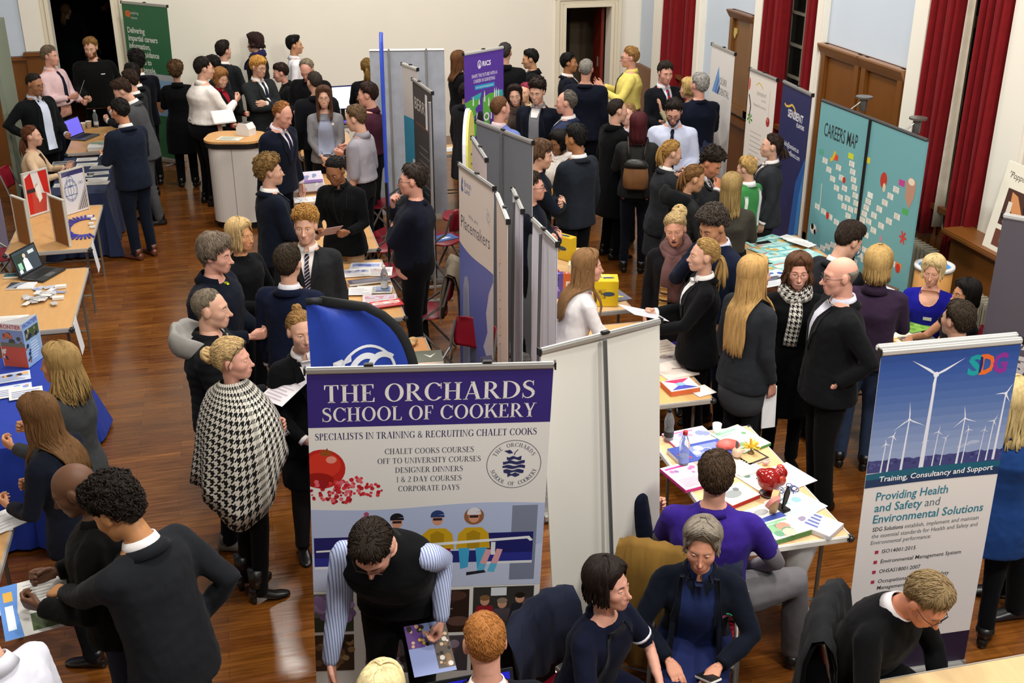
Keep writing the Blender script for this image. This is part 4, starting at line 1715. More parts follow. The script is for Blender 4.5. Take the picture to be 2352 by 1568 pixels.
  V,Fs=collar_band(J,.067,.088,.054,1.448,.22,.45)
  mesh_obj('shirt_collar',V,Fs,sm,root,True)
 if tk in ('blazer','coat','jacket','puffer','parka'):
  V,Fs=collar_band(J,.080,.116,.036 if tk == 'blazer' else .06,1.436,.75,.5)
  mesh_obj('jacket_collar',V,Fs,tm,root,True)
 elif tk in ('shirt','rolled'):
  V,Fs=collar_band(J,.067,.092,.054,1.446,.22,.45)
  mesh_obj('shirt_collar',V,Fs,tm,root,True)
 elif tk in ('sweater','gilet','tunic','tee','cardigan','dress') and 'scoop' not in P['extra']:
  V,Fs=collar_band(J,.064,.092,.030,1.444,.0001,.5)
  mesh_obj('neckband',V,Fs,tm,root,True)
 if 'scoop' in P['extra']:
  rows=[(z,-w,w) for z,w in ((1.33,.02),(1.345,.05),(1.37,.07),(1.40,.082),(1.43,.08),(1.46,.06))]
  V,Fs=S.patch(rows,.004)
  b2=mesh_obj('neckline',V,Fs,skin_m,root,True)
 if P['tie']:
  wd=.030
  rows=[(1.435,-.012,.012),(1.41,-.02,.02),(1.395,-.013,.013),(1.36,-.018,.018),(1.25,-.024,.024),(1.12,-wd,wd),(1.04,-.033,.033),(1.0,-.004,.004)] if tk in ('shirt','rolled') else \
   [(1.435,-.012,.012),(1.41,-.021,.021),(1.395,-.013,.013),(1.34,-.018,.018),(1.24,-.022,.022),(1.18,-.018,.018)]
  V,Fs=S.patch(rows,.016,cols=5)
  tcol=P['tie'] if isinstance(P['tie'],str) else P['tie'][0]
  tmm=mat(tcol,.6,P['tie'][1]) if not isinstance(P['tie'],str) else cloth(tcol,.6)
  mesh_obj('tie',V,Fs,tmm,root,True)
 if tk in ('blazer','jacket','coat') and shirtc and 'cuff' not in P['extra']:
  for i in (0,1):
   Sx,E,W,d,n,hp_,sd=J['arm%d' % i]
   if P['arms'][i] in ('pocket',):
    continue
   V,Fs=loft_tube([W.lerp(E,.06),W+(W-E).normalized()*.008],[.036,.037],12)
   mesh_obj('shirt_cuff',V,Fs,cloth(shirtc,.7),root,True)
   # hair
 hs=P['hair'][0]
 hm=mat(hcol,.68,'hair',.18)
 sub=P['hair'][2] if len(P['hair']) > 2 else {}
 if hs != 'none':
  cst={'long': sub.get('cap','cap'),'pony': 'sleek','bun': 'sleek','bob': sub.get('cap','bobcap'),'updo': 'cap'}.get(hs,hs)
  V,Fs=hair_cap(cst,P['sex'],lod,n_*3.1 % 17)
  hb=MB()
  hb.add(V @ R.T+np.array(hc),Fs)
  if hs not in ('horseshoe','long','bob'):
  # locks lying over the cap; they break up the outline and the hairline
   curl=hs in ('curly','curltop')
   N={0: 900,1: 240}[lod] if curl else {0: 1000,1: 260}[lod]
   A=[(rnd.random()*6.28,math.asin(rnd.uniform(-.55,.995))) for _ in range(N)]
   steps=(0,.33,.66,1)
   rows=[]
   for az,el in A:
    d0=Vector((math.cos(el)*math.sin(az),math.cos(el)*math.cos(az),math.sin(el)))
    if curl:
     tan=d0.cross(Vector((rnd.gauss(0,1),rnd.gauss(0,1),rnd.gauss(0,1)))).normalized()
     ln=rnd.uniform(.16,.3)
    else:
     back=hs in ('pony','bun','updo','sleek','receding')
     if hs in ('long','bob') and d0.y > .2:
      ln=0
     fl=Vector((d0.x*.5+.12,-.75 if back else (-.1 if d0.y < .1 else (.7 if hs != 'fringe' else .9)),-.8 if not back else -.1))
     if hs == 'quiff' and d0.y > 0 and d0.z > .5:
      fl=Vector((.5,.25,.3))
     fl += Vector((rnd.gauss(0,.22),rnd.gauss(0,.22),rnd.gauss(0,.15)))
     tan=(fl-d0*fl.dot(d0)).normalized()
     ln=rnd.uniform(.25,.5)*(.45 if hs in ('crop','thin') else 1) if not (hs in ('long','bob') and d0.y > .2) else .12
    for t in steps:
     v=(d0+tan*ln*t)
     if curl:
      v += d0.cross(tan)*.12*math.sin(t*3.1)
     rows.append(v.normalized()[:])
   rr,ss=hair_r(np.array(rows),cst,P['sex'],n_*3.1 % 17)
   for i in range(N):
    j=i*4
    if ss[j] < .010 or rr[j] < .02:
     continue
    up_=(.001,.008 if curl else .0028,.009 if curl else .0028,.001)
    pts=[hc+Rh @ Vector(HC+np.array(rows[j+k])*(max(rr[j+k],rr[j]*.9)+up_[k]*(1 if hs not in ('crop','thin') else .35))) for k in range(4)]
    w=(.0045 if curl else .0036)*(1.5 if lod else 1)*(.7 if hs in ('crop','thin') else 1)
    V2,F2=loft_tube(pts,[w*.7,w,w*.85,w*.15],4,True,.6)
    hb.add(V2,F2)
  if hs in ('long','bob'):
   lh=long_hair(P,J,P['hair'],rnd)
   hb.add(lh.V,lh.F)
  band=None
  if hs in ('pony','bun','updo'):
   s2=dict(sub)
   if hs in ('bun','updo') and 'bun' not in s2:
    s2['bun']=.036
   t=tail_hair(P,J,s2,rnd)
   if isinstance(t,tuple):
    hb.add(t[0].V,t[0].F)
    band=t[1]
   else:
    hb.add(t.V,t.F)
  mesh_obj('hair',hb.V,hb.F,hm,root,True)
  if band:
   mesh_obj('hair_band',band[0],band[1],mat('#1a1414',.7),root,True)
 if P['beard']:
  D,Fs=ICO[5 if lod == 0 else 4]
  c=np.array((0,.01,-.03))
  r=radial(D,c,lambda p: head_sdf(p,P['sex'],False),.2)
  Vv=c+D*r[:,None]
  x,y,z=np.abs(Vv[:,0]),Vv[:,1],Vv[:,2]
  s=np.minimum(np.minimum(-.02-z+np.where(y < .03,.03,0)-np.maximum(0,.06-x)*.9*(y > .03)-0.0,y+.012),z+.14)
  mouth=np.sqrt((x/.026) ** 2+((z+.069)/.012) ** 2)-1
  s=np.where(y > .06,np.minimum(s,mouth*.012),s)
  s=np.where((y > .085) & (z > -.055),-.02,s)
  t=_ss(-.004,.012,s)
  Vv=c+D*(r+.005*t-.005*(1-t)+.002*_nz(Vv,(70,70,50),2)*t)[:,None]
  keep=[f for f in Fs if max(s[i] for i in f) > -.005]
  used=sorted({i for f in keep for i in f})
  mp={v: i for i,v in enumerate(used)}
  mesh_obj('beard',Vv[used] @ R.T+np.array(hc),[tuple(mp[i] for i in f) for f in keep],mat(HAIRC.get(P['beard'],P['beard']),.7,'hair'),root,True)
 if P['glasses']:
  g=MB()
  for sd in (-1,1):
   pts=[(sd*.033+.023*math.copysign(abs(math.cos(a)) ** .7,math.cos(a)),.102-.1*(abs(sd*.033+.02*math.cos(a))-.02) ** 1*.6,-.003+.016*math.copysign(abs(math.sin(a)) ** .7,math.sin(a))) for a in [2*math.pi*k/14 for k in range(15)]]
   g.tube(pts,.0019 if P['glasses'] != 'thin' else .0013,5,False)
   g.tube([(sd*.055,.096,.003),(sd*.078,.06,.004),(sd*.083,-.005,.004),(sd*.08,-.025,-.012)],.0019,5)
  g.tube([(-.011,.104,0),(0,.107,.003),(.011,.104,0)],.0018,5)
  lift=V3(0,.0,0)
  if P['glasses'] == 'up':
   Rg=Rh @ Matrix.Rotation(math.radians(58),3,'X')
  else:
   Rg=Rh
  g.V=[Rg @ (Vector(v)*(1.0 if P['glasses'] != 'up' else 1.12))+hc for v in g.V]
  g.build('glasses',mat('#15100e' if P['glasses'] != 'thin' else '#5a3a30',.3,'plain',.5),root,True)
 P['S']=S
 for e in P['extra']:
  if isinstance(e,tuple):
   EXTRAS[e[0]](P,root,S,rnd,*e[1:])
   # ------------------------------------------------------------------ people: extra pieces
def x_badge(P,root,S,rnd,u,z,w,h,col,name='name_badge'):
 V,Fs=S.patch([(z-h/2,u-w/2,u+w/2),(z,u-w/2,u+w/2),(z+h/2,u-w/2,u+w/2)],.006,inner=.004,cols=3)
 mesh_obj(name,V,Fs,mat(col,.5),root)
def x_panel(P,root,S,rnd,rows,col,name,off=.006,back=False,kind='cloth'):
 V,Fs=S.patch(rows,off,back)
 mesh_obj(name,V,Fs,cloth(col,.8) if kind == 'cloth' else mat(col,.8,kind),root,True)
def x_tail(P,root,S,rnd,col):
 V,Fs=rings([(0,-.005,z,w,d) for z,w,d in ((.60,.10,.10),(.63,.16,.13),(.70,.188,.145),(.80,.188,.148),(.86,.18,.14))],24,2.3)
 mesh_obj('shirt_tail',wrinkle(np.array([tuple(v) for v in V]),.006,2.0),Fs,cloth(col,.8),root,True)
def x_scarf(P,root,S,rnd,col,kind='cloth',ends=.5,th=.035,w=.05,side=1,uv=None,tip=None,back=False,both=True):
 J=P['J']
 T=J['T']
 mb=MB()
 UV=[]
 def addt(pts,rr,flat):
  V,Fs=loft_tube(pts,rr,12,True,flat,side=(1,0,0))
  mb.add(V,Fs)
  l=0
  for i in range(len(pts)):
   if i:
    l += (Vector(pts[i])-Vector(pts[i-1])).length
   for k in range(12):
    UV.append((k/12*16,l*50))
 for lp in range(2):
  pts,rr=[],[]
  for k in range(19):
   a=2*math.pi*k/18
   r=.082+.012*lp
   pts.append(T((r*math.cos(a),-.02+r*1.05*math.sin(a),1.485-.03*lp-.03*math.sin(a)+.006*math.sin(3*a+lp))))
   rr.append(th*(1+.12*math.sin(5*a+lp*2)))
  addt(pts,rr,1.0)
 if ends:
  for sd in ((-1,1) if both else (side,)):
   pts,rr=[],[]
   for k in range(9):
    t=k/8
    z=1.45-ends*t
    u=sd*(.02+.03*t) if both else side*(.03*t)
    pts.append(S.hit(u,max(z,.9),.018))
    rr.append(w*(.7+.3*min(1,t*4)))
   addt(pts,rr,.28)
 mesh_obj('scarf',mb.V,mb.F,mat(col,.9,kind),root,True,None,UV)
def x_hood(P,root,S,rnd,col):
 J=P['J']
 T=J['T']
 prof=[(.072,1.46),(.085,1.425),(.105,1.42),(.125,1.45),(.14,1.49),(.155,1.51),(.175,1.50),(.19,1.45),(.19,1.40),(.17,1.36),(.13,1.345),(.09,1.37),(.07,1.42)]
 V,Fs=[],[]
 n,m=36,len(prof)
 for i in range(n+1):
  a=math.pi/2+.3+(2*math.pi-.6)*i/n
  b=max(0,-math.sin(a)) ** .7
  for j,(r,z) in enumerate(prof):
   rr=.078+(r-.078)*(.38+.8*b)
   w=.016*noise.noise((math.cos(a)*3.2,math.sin(a)*3.2,j*.45))+.006*math.sin(a*9+j*.8)
   V.append(T(((rr+w)*1.12*math.cos(a),-.02+(rr+w)*math.sin(a)-.03*b,1.44+(z-1.44)*(.5+.6*b)-.03*(1-b)+.015*b+w)))
 for i in range(n):
  for j in range(m):
   j2=(j+1) % m
   Fs.append((i*m+j,(i+1)*m+j,(i+1)*m+j2,i*m+j2))
 Fs.append(tuple(range(m)))
 Fs.append(tuple(n*m+j for j in range(m-1,-1,-1)))
 mesh_obj('hood',V,Fs,cloth(col,.9),root,True)
def x_beltbag(P,root,S,rnd):
 pass
def x_backpack(P,root,S,rnd):
 J=P['J']
 T=J['T']
 mb=MB()
 V,Fs=rings([(0,0,z,w,d) for z,w,d in ((1.0,.10,.05),(1.02,.13,.06),(1.12,.135,.065),(1.24,.12,.055),(1.28,.09,.045),(1.3,.05,.03))],18,3)
 mb.add([T((v.x,v.y-.225,v.z)) for v in V],Fs)
 b=mesh_obj('backpack',mb.V,mb.F,mat('#7a5231',.5,'leather',.4),root,True)
 m2=MB()
 V,Fs=rings([(0,0,z,w,d) for z,w,d in ((1.23,.125,.06),(1.25,.13,.064),(1.3,.10,.055),(1.32,.05,.035))],18,3)
 m2.add([T((v.x,v.y-.228,v.z)) for v in V],Fs)
 mesh_obj('backpack_flap',m2.V,m2.F,mat('#16120f',.4,'leather',.5),root,True)
 for sd in (-1,1):
  m3=MB()
  m3.tube([T((sd*.07,-.20,1.29)),T((sd*.085,-.165,1.40)),T((sd*.10,-.04,1.5)),T((sd*.11,.09,1.42))],.012,6)
  mesh_obj('strap',m3.V,m3.F,mat('#1b1510',.5,'leather'),root,True)
def x_poncho(P,root,S,rnd):
 """houndstooth wrap hanging from the shoulders to points"""
 J=P['J']
 T=J['T']
 n=64
 rows=[(1.50,.062,.075,0),(1.485,.085,.09,0),(1.45,.13,.115,0),(1.40,.205,.145,0),(1.33,.25,.18,.1),(1.22,.28,.215,.25),(1.08,.295,.24,.5),(.96,.305,.265,.8),(.88,.31,.28,1.0)]
 V,Fs,UV=[],[],[]
 for i,(z,w,d,h) in enumerate(rows):
  for k in range(n):
   a=2*math.pi*k/n
   fold=1+.06*h*math.sin(a*9+1.3)+.045*h*math.sin(a*5)
   pt=max(0,math.cos(a-math.radians(-28))) ** 3*.22+max(0,math.cos(a-math.radians(-140))) ** 4*.06
   up_=max(0,math.cos(a-math.radians(60))) ** 2*.22
   zz=z-h*pt+h*up_
   bulge=1+.10*max(0,math.cos(a-math.radians(40)))*(1 if .2 < i/8 < .8 else .3)
   V.append(T((w*fold*bulge*math.cos(a)*(1 if z < 1.46 else .9),-.015+d*fold*bulge*math.sin(a),zz)))
   UV.append((a/(2*math.pi)*64,i*6.0+(rows[0][0]-zz)*18))
 m=len(rows)
 for i in range(m-1):
  for k in range(n):
   k2=(k+1) % n
   Fs.append((i*n+k,(i+1)*n+k,(i+1)*n+k2,i*n+k2))
 nv=len(V)
 V2=V+[v.lerp(T((0,-.015,max(v.z,.9))),.03) for v in V]
 F2=list(Fs)+[tuple(reversed([i+nv for i in f])) for f in Fs]+[((m-1)*n+k,(m-1)*n+k+nv,(m-1)*n+(k+1) % n+nv,(m-1)*n+(k+1) % n) for k in range(n)]
 UVs=[]
 L=0
 for i,r in enumerate(rows):
  if i:
   L += math.dist(rows[i][:2],rows[i-1][:2])
  for k in range(n):
   a=2*math.pi*k/n
   UVs.append((k/n*76,L*48))
 o=mesh_obj('poncho',V2,F2,mat('#cdc8bd',.9,'hound'),root,True,None,UVs+UVs)
def x_armband(P,root,S,rnd,col,t=.46):
 for i in (0,1):
  Sx,E,W=P['J']['arm%d' % i][:3]
  a,b=Sx.lerp(E,.70),Sx.lerp(E,.75)
  V,Fs=loft_tube([a,b],[.0585,.0575],14)
  mesh_obj('sleeve_trim',V,Fs,mat(col,.6),root,True)
def x_watch(P,root,S,rnd,i,col='#b8b4ac'):
 Sx,E,W,d=P['J']['arm%d' % i][:4]
 u=(W-E).normalized()
 V,Fs=loft_tube([W-u*.028,W-u*.006],[.033,.032],14)
 mb=MB()
 mb.add(V,Fs)
 mesh_obj('watch',mb.V,mb.F,mat(col,.25,'plain',.6,.9),root,True)
def x_clip(P,root,S,rnd,col='#3a1d14'):
 c=P['J']['hc']+P['J']['Rh'] @ V3(0,-.125,.02)
 mb=MB()
 for k in range(5):
  mb.tube([c+V3(-.03+k*.015,0,.03),c+V3(-.03+k*.015,-.02,0),c+V3(-.03+k*.015,0,-.03)],.006,6)
 mesh_obj('hair_clip',mb.V,mb.F,mat(col,.3,'plain',.5),root,True)
def x_sleeves(P,root,S,rnd,col,kind='cloth',to=.04,k=1.0,start=0.0):
 """shirt sleeves worn under a gilet"""
 for i in (0,1):
  Sx,E,W,d,n,hp_,sd=P['J']['arm%d' % i]
  V,Fs=ball_tube([Sx.lerp(E,start),Sx.lerp(E,.5+start*.3),E,E.lerp(W,.4),W.lerp(E,to)],[.064*k,.062*k,.054*k,.049*k,.038*k],16)
  mesh_obj('shirt_sleeve',wrinkle(np.array([tuple(v) for v in V]),.004,i*3.0,14),Fs,mat(col,.8,kind),root,True)
def x_belt(P,root,S,rnd,col='#1c120c'):
 V,Fs=rings([(0,0,z,.168*P['fat'],.124*P['fat']) for z in (1.0,1.035)],24,2.3)
 mesh_obj('belt',[P['J']['T'](v) for v in V],Fs,mat(col,.4,'leather'),root,True)
EXTRAS=dict(badge=x_badge,panel=x_panel,scarf=x_scarf,hood=x_hood,backpack=x_backpack,poncho=x_poncho,armband=x_armband,watch=x_watch,clip=x_clip,sleeves=x_sleeves,belt=x_belt,tail=x_tail)
# ------------------------------------------------------------------ banners
NAVYP='#33266e'
def d_orch(s):
 w,h=s.w,s.h
 s.rect(0,0,w,.285,NAVYP)
 s.text('THE ORCHARDS',.075,.155,.092,'#dcd8d4',font='serif',width=1.0)
 s.text('SCHOOL OF COOKERY',.065,.255,.074,'#dcd8d4',font='serif',width=1.015)
 s.text('SPECIALISTS IN TRAINING & RECRUITING CHALET COOKS',.03,.352,.036,'#2c2c58',font='serif',width=1.06)
 for k,t in enumerate(('CHALET COOKS COURSES','OFF TO UNIVERSITY COURSES','DESIGNER DINNERS','1 & 2 DAY COURSES','CORPORATE DAYS')):
  s.text(t,.575,.438+k*.052,.030,'#4a4a56','c','serif',width=(.43,.50,.33,.32,.30)[k])
  # pomegranate and seeds
 s.disc(.06,.51,.112,'#b3221c',.108,26)
 s.disc(.065,.49,.085,'#c53222',.07,22)
 s.disc(.035,.57,.08,'#8f1712',.04,20)
 s.disc(.105,.46,.026,'#d8887a',.02,12)
 s.poly([(.05,.435),(.06,.405),(.075,.415),(.085,.395),(.098,.415),(.11,.41),(.10,.44)],'#8a4a1c')
 s.speck(.0,.575,.2,.70,['#b3202a','#c9353c','#d4606a','#8f1720'],70,.006,.013,3)
 s.speck(.12,.56,.30,.66,['#b3202a','#c9353c','#d4606a'],46,.006,.012,5)
 s.speck(.26,.60,.40,.67,['#b3202a','#c9353c'],12,.006,.011,8)
 # round emblem with a sliced apple
 cu,cv,r=.985,.512,.133
 s.ring(cu,cv,r,.003,'#4a4a5e')
 for txt,a0,a1,flip in (('THE ORCHARDS',205,335,False),('SCHOOL OF COOKERY',165,15,True)):
  n=len(txt)
  for i,ch in enumerate(txt):
   if ch == ' ':
    continue
   V,Fs,wd=serif(ch,.021)
   a=math.radians(a0+(a1-a0)*(i+.5)/n)
   V=V-np.array([wd/2,.0105])
   t=a+math.pi/2 if not flip else a-math.pi/2
   R=np.array([[math.cos(t),-math.sin(t)],[math.sin(t),math.cos(t)]])
   Q=(np.stack([V[:,0],-V[:,1]],1)) @ R.T+np.array([cu+.108*math.cos(a),cv+.108*math.sin(a)])
   s.add(Q,Fs,'#5a5a6c',kind='text')
 prev=None
 for k,(dv,hw) in enumerate(((-.042,.036),(-.018,.054),(.006,.056),(.030,.05),(.05,.03))):
  P=[]
  m=10
  for i in range(m+1):
   x=-hw+2*hw*i/m
   P.append((cu+x,cv+dv+.004*math.sin(i*1.1+k)))
  for i in range(m,-1,-1):
   x=-hw*.96+1.92*hw*i/m
   P.append((cu+x,cv+dv+.017+.004*math.sin(i*.9+k*2)))
  s.poly(P,'#2a2f5c')
 s.poly([(cu-.05,cv-.075),(cu-.02,cv-.08),(cu-.005,cv-.062),(cu-.025,cv-.058)],'#2a2f5c')
 s.line([(cu,cv-.05),(cu+.004,cv-.066),(cu+.018,cv-.08)],.004,'#2a2f5c')
 # chairlift photograph
 V0,V1=.735,1.215
 wv=lambda v,sg: [(w*k/16,v+.012*math.sin(k/16*6.28)*sg) for k in range(17)]
 s.poly(wv(V0,1)+list(reversed(wv(V1,1))),'#a9b4d2')
 s.poly([(0,V0+.3)]+[(w*k/10,V0+.26+.03*math.sin(k*1.7)) for k in range(11)]+[(w,V1),(0,V1)],'#b9c1da')
 s.rect(w*.86,V0+.01,w*.97,V1-.03,'#767d92')
 for a,b in ((.01,.20),(.83,1.10)):
  s.rect(a,.90,b,1.02,'#1f2060')
  s.rect(a,1.02,b,1.07,'#2c2f86')
  s.rect(a,1.07,b,1.085,'#d5d8de')
 s.rect(.2,1.0,.83,1.07,'#252a6c')
 for u,hat,py,leg in ((.27,'#a04868',.775,None),(.42,'#1c1c22',.765,None),(.62,'#273a6a',.755,'#8e1846'),(.80,'#d0ccd2',.745,'#3f9fcb')):
  s.poly([(u-.085,.99),(u-.075,.90),(u-.04,.865),(u+.04,.865),(u+.075,.90),(u+.085,.99)],'#c29a1c')
  s.poly([(u-.03,.99),(u-.035,.90),(u,.88),(u+.035,.9),(u+.03,.99)],'#a37f14')
  if u > .7:
   s.disc(u,py+.055,.05,'#8a5a3a',.05,16)
  s.disc(u,py+.06,.027,'#c78c70',.033,16)
  s.disc(u,py+.035,.034,hat,.03,16,180,360)
  s.rect(u-.034,py+.032,u+.034,py+.046,hat)
  s.rect(u-.022,py+.05,u+.022,py+.064,'#e8e6e2' if u < .35 else '#2a2226')
  if u < .3:
   s.disc(u,py-.004,.013,hat)
  if leg:
   for q in (-.045,.04):
    s.poly([(u+q-.028,.985),(u+q+.028,.985),(u+q+.022,1.10),(u+q-.016,1.11)],leg)
   if leg == '#8e1846':
    s.poly([(u-.07,1.02),(u-.05,1.01),(u-.01,1.17),(u-.03,1.18)],'#77757a')
   else:
    for q in (.02,.075):
     s.poly([(u+q,1.13),(u+q+.045,.995),(u+q+.075,1.0),(u+q+.035,1.135)],'#d29aa0')
     s.poly([(u+q,1.13),(u+q+.016,1.08),(u+q+.05,1.085),(u+q+.035,1.135)],'#58aed2')
   s.poly([(u-.03,1.13),(u+.06,1.12),(u+.07,1.135),(u-.03,1.15)],'#23232a')
 s.poly([(.02,.985),(.02,.975),(.5,.955),(1.08,.925),(1.10,.95),(1.085,.955),(1.07,.94),(.5,.972)],'#dcdde0')
 for u in (.17,.52,.89):
  s.rect(u,.955,u+.022,1.03,'#d8d9dd')
  # lower photographs: flowers, chocolate cakes, cooks, dining
 s.poly([(.0,1.235),(.2,1.235),(.2,1.47),(.0,1.47)],'#5c5f5e')
 s.rect(0,1.38,.2,1.47,'#2c3a28')
 s.speck(.01,1.25,.19,1.39,['#8a6f9e','#9c84b0','#a794bb','#755b8a'],26,.02,.036,11)
 s.rect(.26,1.235,.79,1.50,'#2b1d17')
 rr=random.Random(4)
 for k in range(15):
  s.disc(rr.uniform(.32,.76),rr.uniform(1.25,1.47),.06,rr.choice(['#4a3129','#3a251f','#5a4038']),.03,16)
  s.disc(rr.uniform(.34,.74),rr.uniform(1.25,1.45),.03,'#8a7468',.006,10)
 s.rect(.45,1.235,.52,1.25,'#c07f2a')
 s.rect(.81,1.225,1.12,1.49,'#33302e')
 s.rect(.90,1.23,.98,1.28,'#d6dbe0')
 for u,v,c,hc in ((.87,1.30,'#8c1f2a','#7a5a38'),(.96,1.32,'#4b4348','#8a7a68'),(1.05,1.29,'#22222a','#241a14'),(1.09,1.34,'#6b1f2a','#6b4a34')):
  s.poly([(u-.06,1.46),(u-.04,v+.04),(u+.04,v+.04),(u+.06,1.46)],c)
  s.disc(u,v+.01,.024,'#c08e74',.03,14)
  s.disc(u,v-.008,.027,hc,.018,14)
 s.rect(.0,1.49,.2,1.72,'#3a2b1f')
 s.speck(.01,1.52,.19,1.7,['#6b5136','#8a6b48','#241a14','#a08462'],22,.014,.03,12)
 s.rect(.26,1.52,.79,1.75,'#4a4248')
 s.speck(.28,1.56,.77,1.72,['#8a7a88','#2a2228','#b3a6a6','#6a4a48'],30,.015,.035,14)
 s.rect(.81,1.51,1.12,1.75,'#2e231e')
 s.poly([(.90,1.75),(.93,1.60),(1.0,1.57),(1.05,1.62),(1.07,1.75)],'#c9c4bc')
 s.disc(.95,1.56,.03,'#b8866c',.036)
 s.disc(.95,1.535,.033,'#241813',.02)
 s.rect(0,1.75,w,h,'#d9d6d0')
_orch=roller('white and purple roller banner for a cookery school, front centre',(.22,4.89),(1.35,4.68),2.0,'#d9d6d2',d_orch,clips=(.25,.73),tilt=.085)
def d_sdg(s):
 w=s.w
 n=14
 a,b=lin('#2d4e96'),lin('#8f9ec6')
 cols=['#2d4e96','#31529a','#36569c','#3c5c9f','#4362a2','#4b69a6','#5470aa','#5e78ae','#6981b3','#7389b8','#7d91bd','#8699c2','#8c9ec5','#94a4c9']
 for k in range(n):
  s.rect(0,.63*k/n,w,.63*(k+1)/n+.001,cols[k])
 r=random.Random(3)
 s.poly([(0,.65),(0,.585)]+[(w*k/30,.575+.012*r.random()+.004*k/30) for k in range(31)]+[(w,.66)],'#3a3f7a')
 s.speck(.0,.59,w,.62,['#2c2f66','#4c5590','#39427c'],60,.004,.012,9)
 for u,v,g in ((.57,.53,.035),(.53,.54,.025),(.5,.55,.02)):
  s.disc(u,v,g,'#a9b3d2',g*.3)
 def turbine(u,v,base,R,t,rot):
  s.poly([(u-t*.35,v),(u+t*.35,v),(u+t*.75-.01,base),(u-t*.75-.01,base)],'#d8dcec')
  for k in range(3):
   a=math.radians(rot+120*k)
   dx,dy=math.cos(a),math.sin(a)
   s.poly([(u-dy*t*.3,v+dx*t*.3),(u+dx*R*.3-dy*t*.55,v+dy*R*.3+dx*t*.55),(u+dx*R,v+dy*R),(u+dy*t*.3,v-dx*t*.3)],'#dfe3f0')
  s.disc(u,v,t*.9,'#e2e5f0',None,12)
 for u,v,R,t,rot in ((.085,.49,.03,.006,20),(.12,.45,.035,.007,50),(.195,.365,.10,.009,-95),(.295,.49,.03,.004,10),(.365,.45,.035,.005,40),(.41,.49,.03,.004,70),
  (.50,.39,.075,.008,-100),(.53,.455,.03,.005,15),(.62,.465,.03,.004,35),(.665,.42,.04,.006,60),(.705,.27,.06,.010,180)):
  turbine(u,v,.655-max(0,(u-.2))*.02,R,t,rot)
 turbine(.305,.13,.655,.165,.017,-148)
 # three big overlapping letters
 for ch,u,col in (('S',.47,'#1a9aa0'),('D',.535,'#e06a2c'),('G',.605,'#8d2f92')):
  s.text(ch,u,.148,.10,col,bold=.04,width=.078)
 s.poly([(.532,.052),(.546,.06),(.55,.10),(.544,.14),(.532,.147)],'#1b2c6c')
 wv=lambda v,a: [(w*k/14,v-a*math.sin(k/14*3.14)) for k in range(15)]
 s.poly(wv(.655,.010)+list(reversed(wv(.715,.004))),'#0f5a74')
 s.poly(wv(.69,.006)+list(reversed(wv(.735,.006))),'#17345c')
 s.text('Training, Consultancy and Support',.075,.705,.030,'#eef0f2',width=.63,bold=.012,shear=.06)
 s.text('Providing Health',.07,.815,.048,'#2d7a90',width=.40,bold=.012,shear=.06)
 s.text('and Safety',.07,.882,.048,'#2d7a90',width=.265,bold=.012,shear=.06)
 s.text('and',.35,.882,.048,'#5d6e7c',width=.085,shear=.06)
 s.text('Environmental Solutions',.07,.95,.048,'#2d7a90',width=.62,bold=.012,shear=.06)
 s.text('SDG Solutions',.075,1.0,.024,'#33363c',width=.17,bold=.012,shear=.06)
 s.text('establish, implement and maintain',.255,1.0,.024,'#5d6066',width=.42,shear=.06)
 s.text('the essential standards for Health and Safety and',.075,1.04,.024,'#5d6066',width=.60,shear=.06)
 s.text('Environmental performance:',.075,1.08,.024,'#5d6066',width=.34,shear=.06)
 for k,(t,wd) in enumerate((('ISO14001:2015',.19),('Environmental Management System',.46),('OHSAS18001:2007',.235),('Occupational Health and Safety',.41),('Management Systems',.27),('',0),('Health and Safety Products',.38))):
  v=1.14+k*.062-(.02 if k == 4 else 0)
  if t:
   if k != 4:
    s.rect(.105,v-.02,.125,v,'#a8324a')
   s.text(t,.145,v,.023,'#3c3f45',width=wd,bold=.008,shear=.06)
 s.rect(0,1.72,w,s.h,'#211a34')
roller('white and blue wind turbine roller banner standing front right',(2.89,4.40),(3.63,4.37),2.02,'#dcd8d8',d_sdg,clips=(),rail='white',double=True,tilt=-.03)
roller('plain white roller banner seen from behind, pole up its middle',(2.02,5.07),(1.33,4.85),2.0,'#d9d7cf',None,backcol='#dad8d0',clips=(.48,),name='roller_banner',bow=.02,tilt=.13)
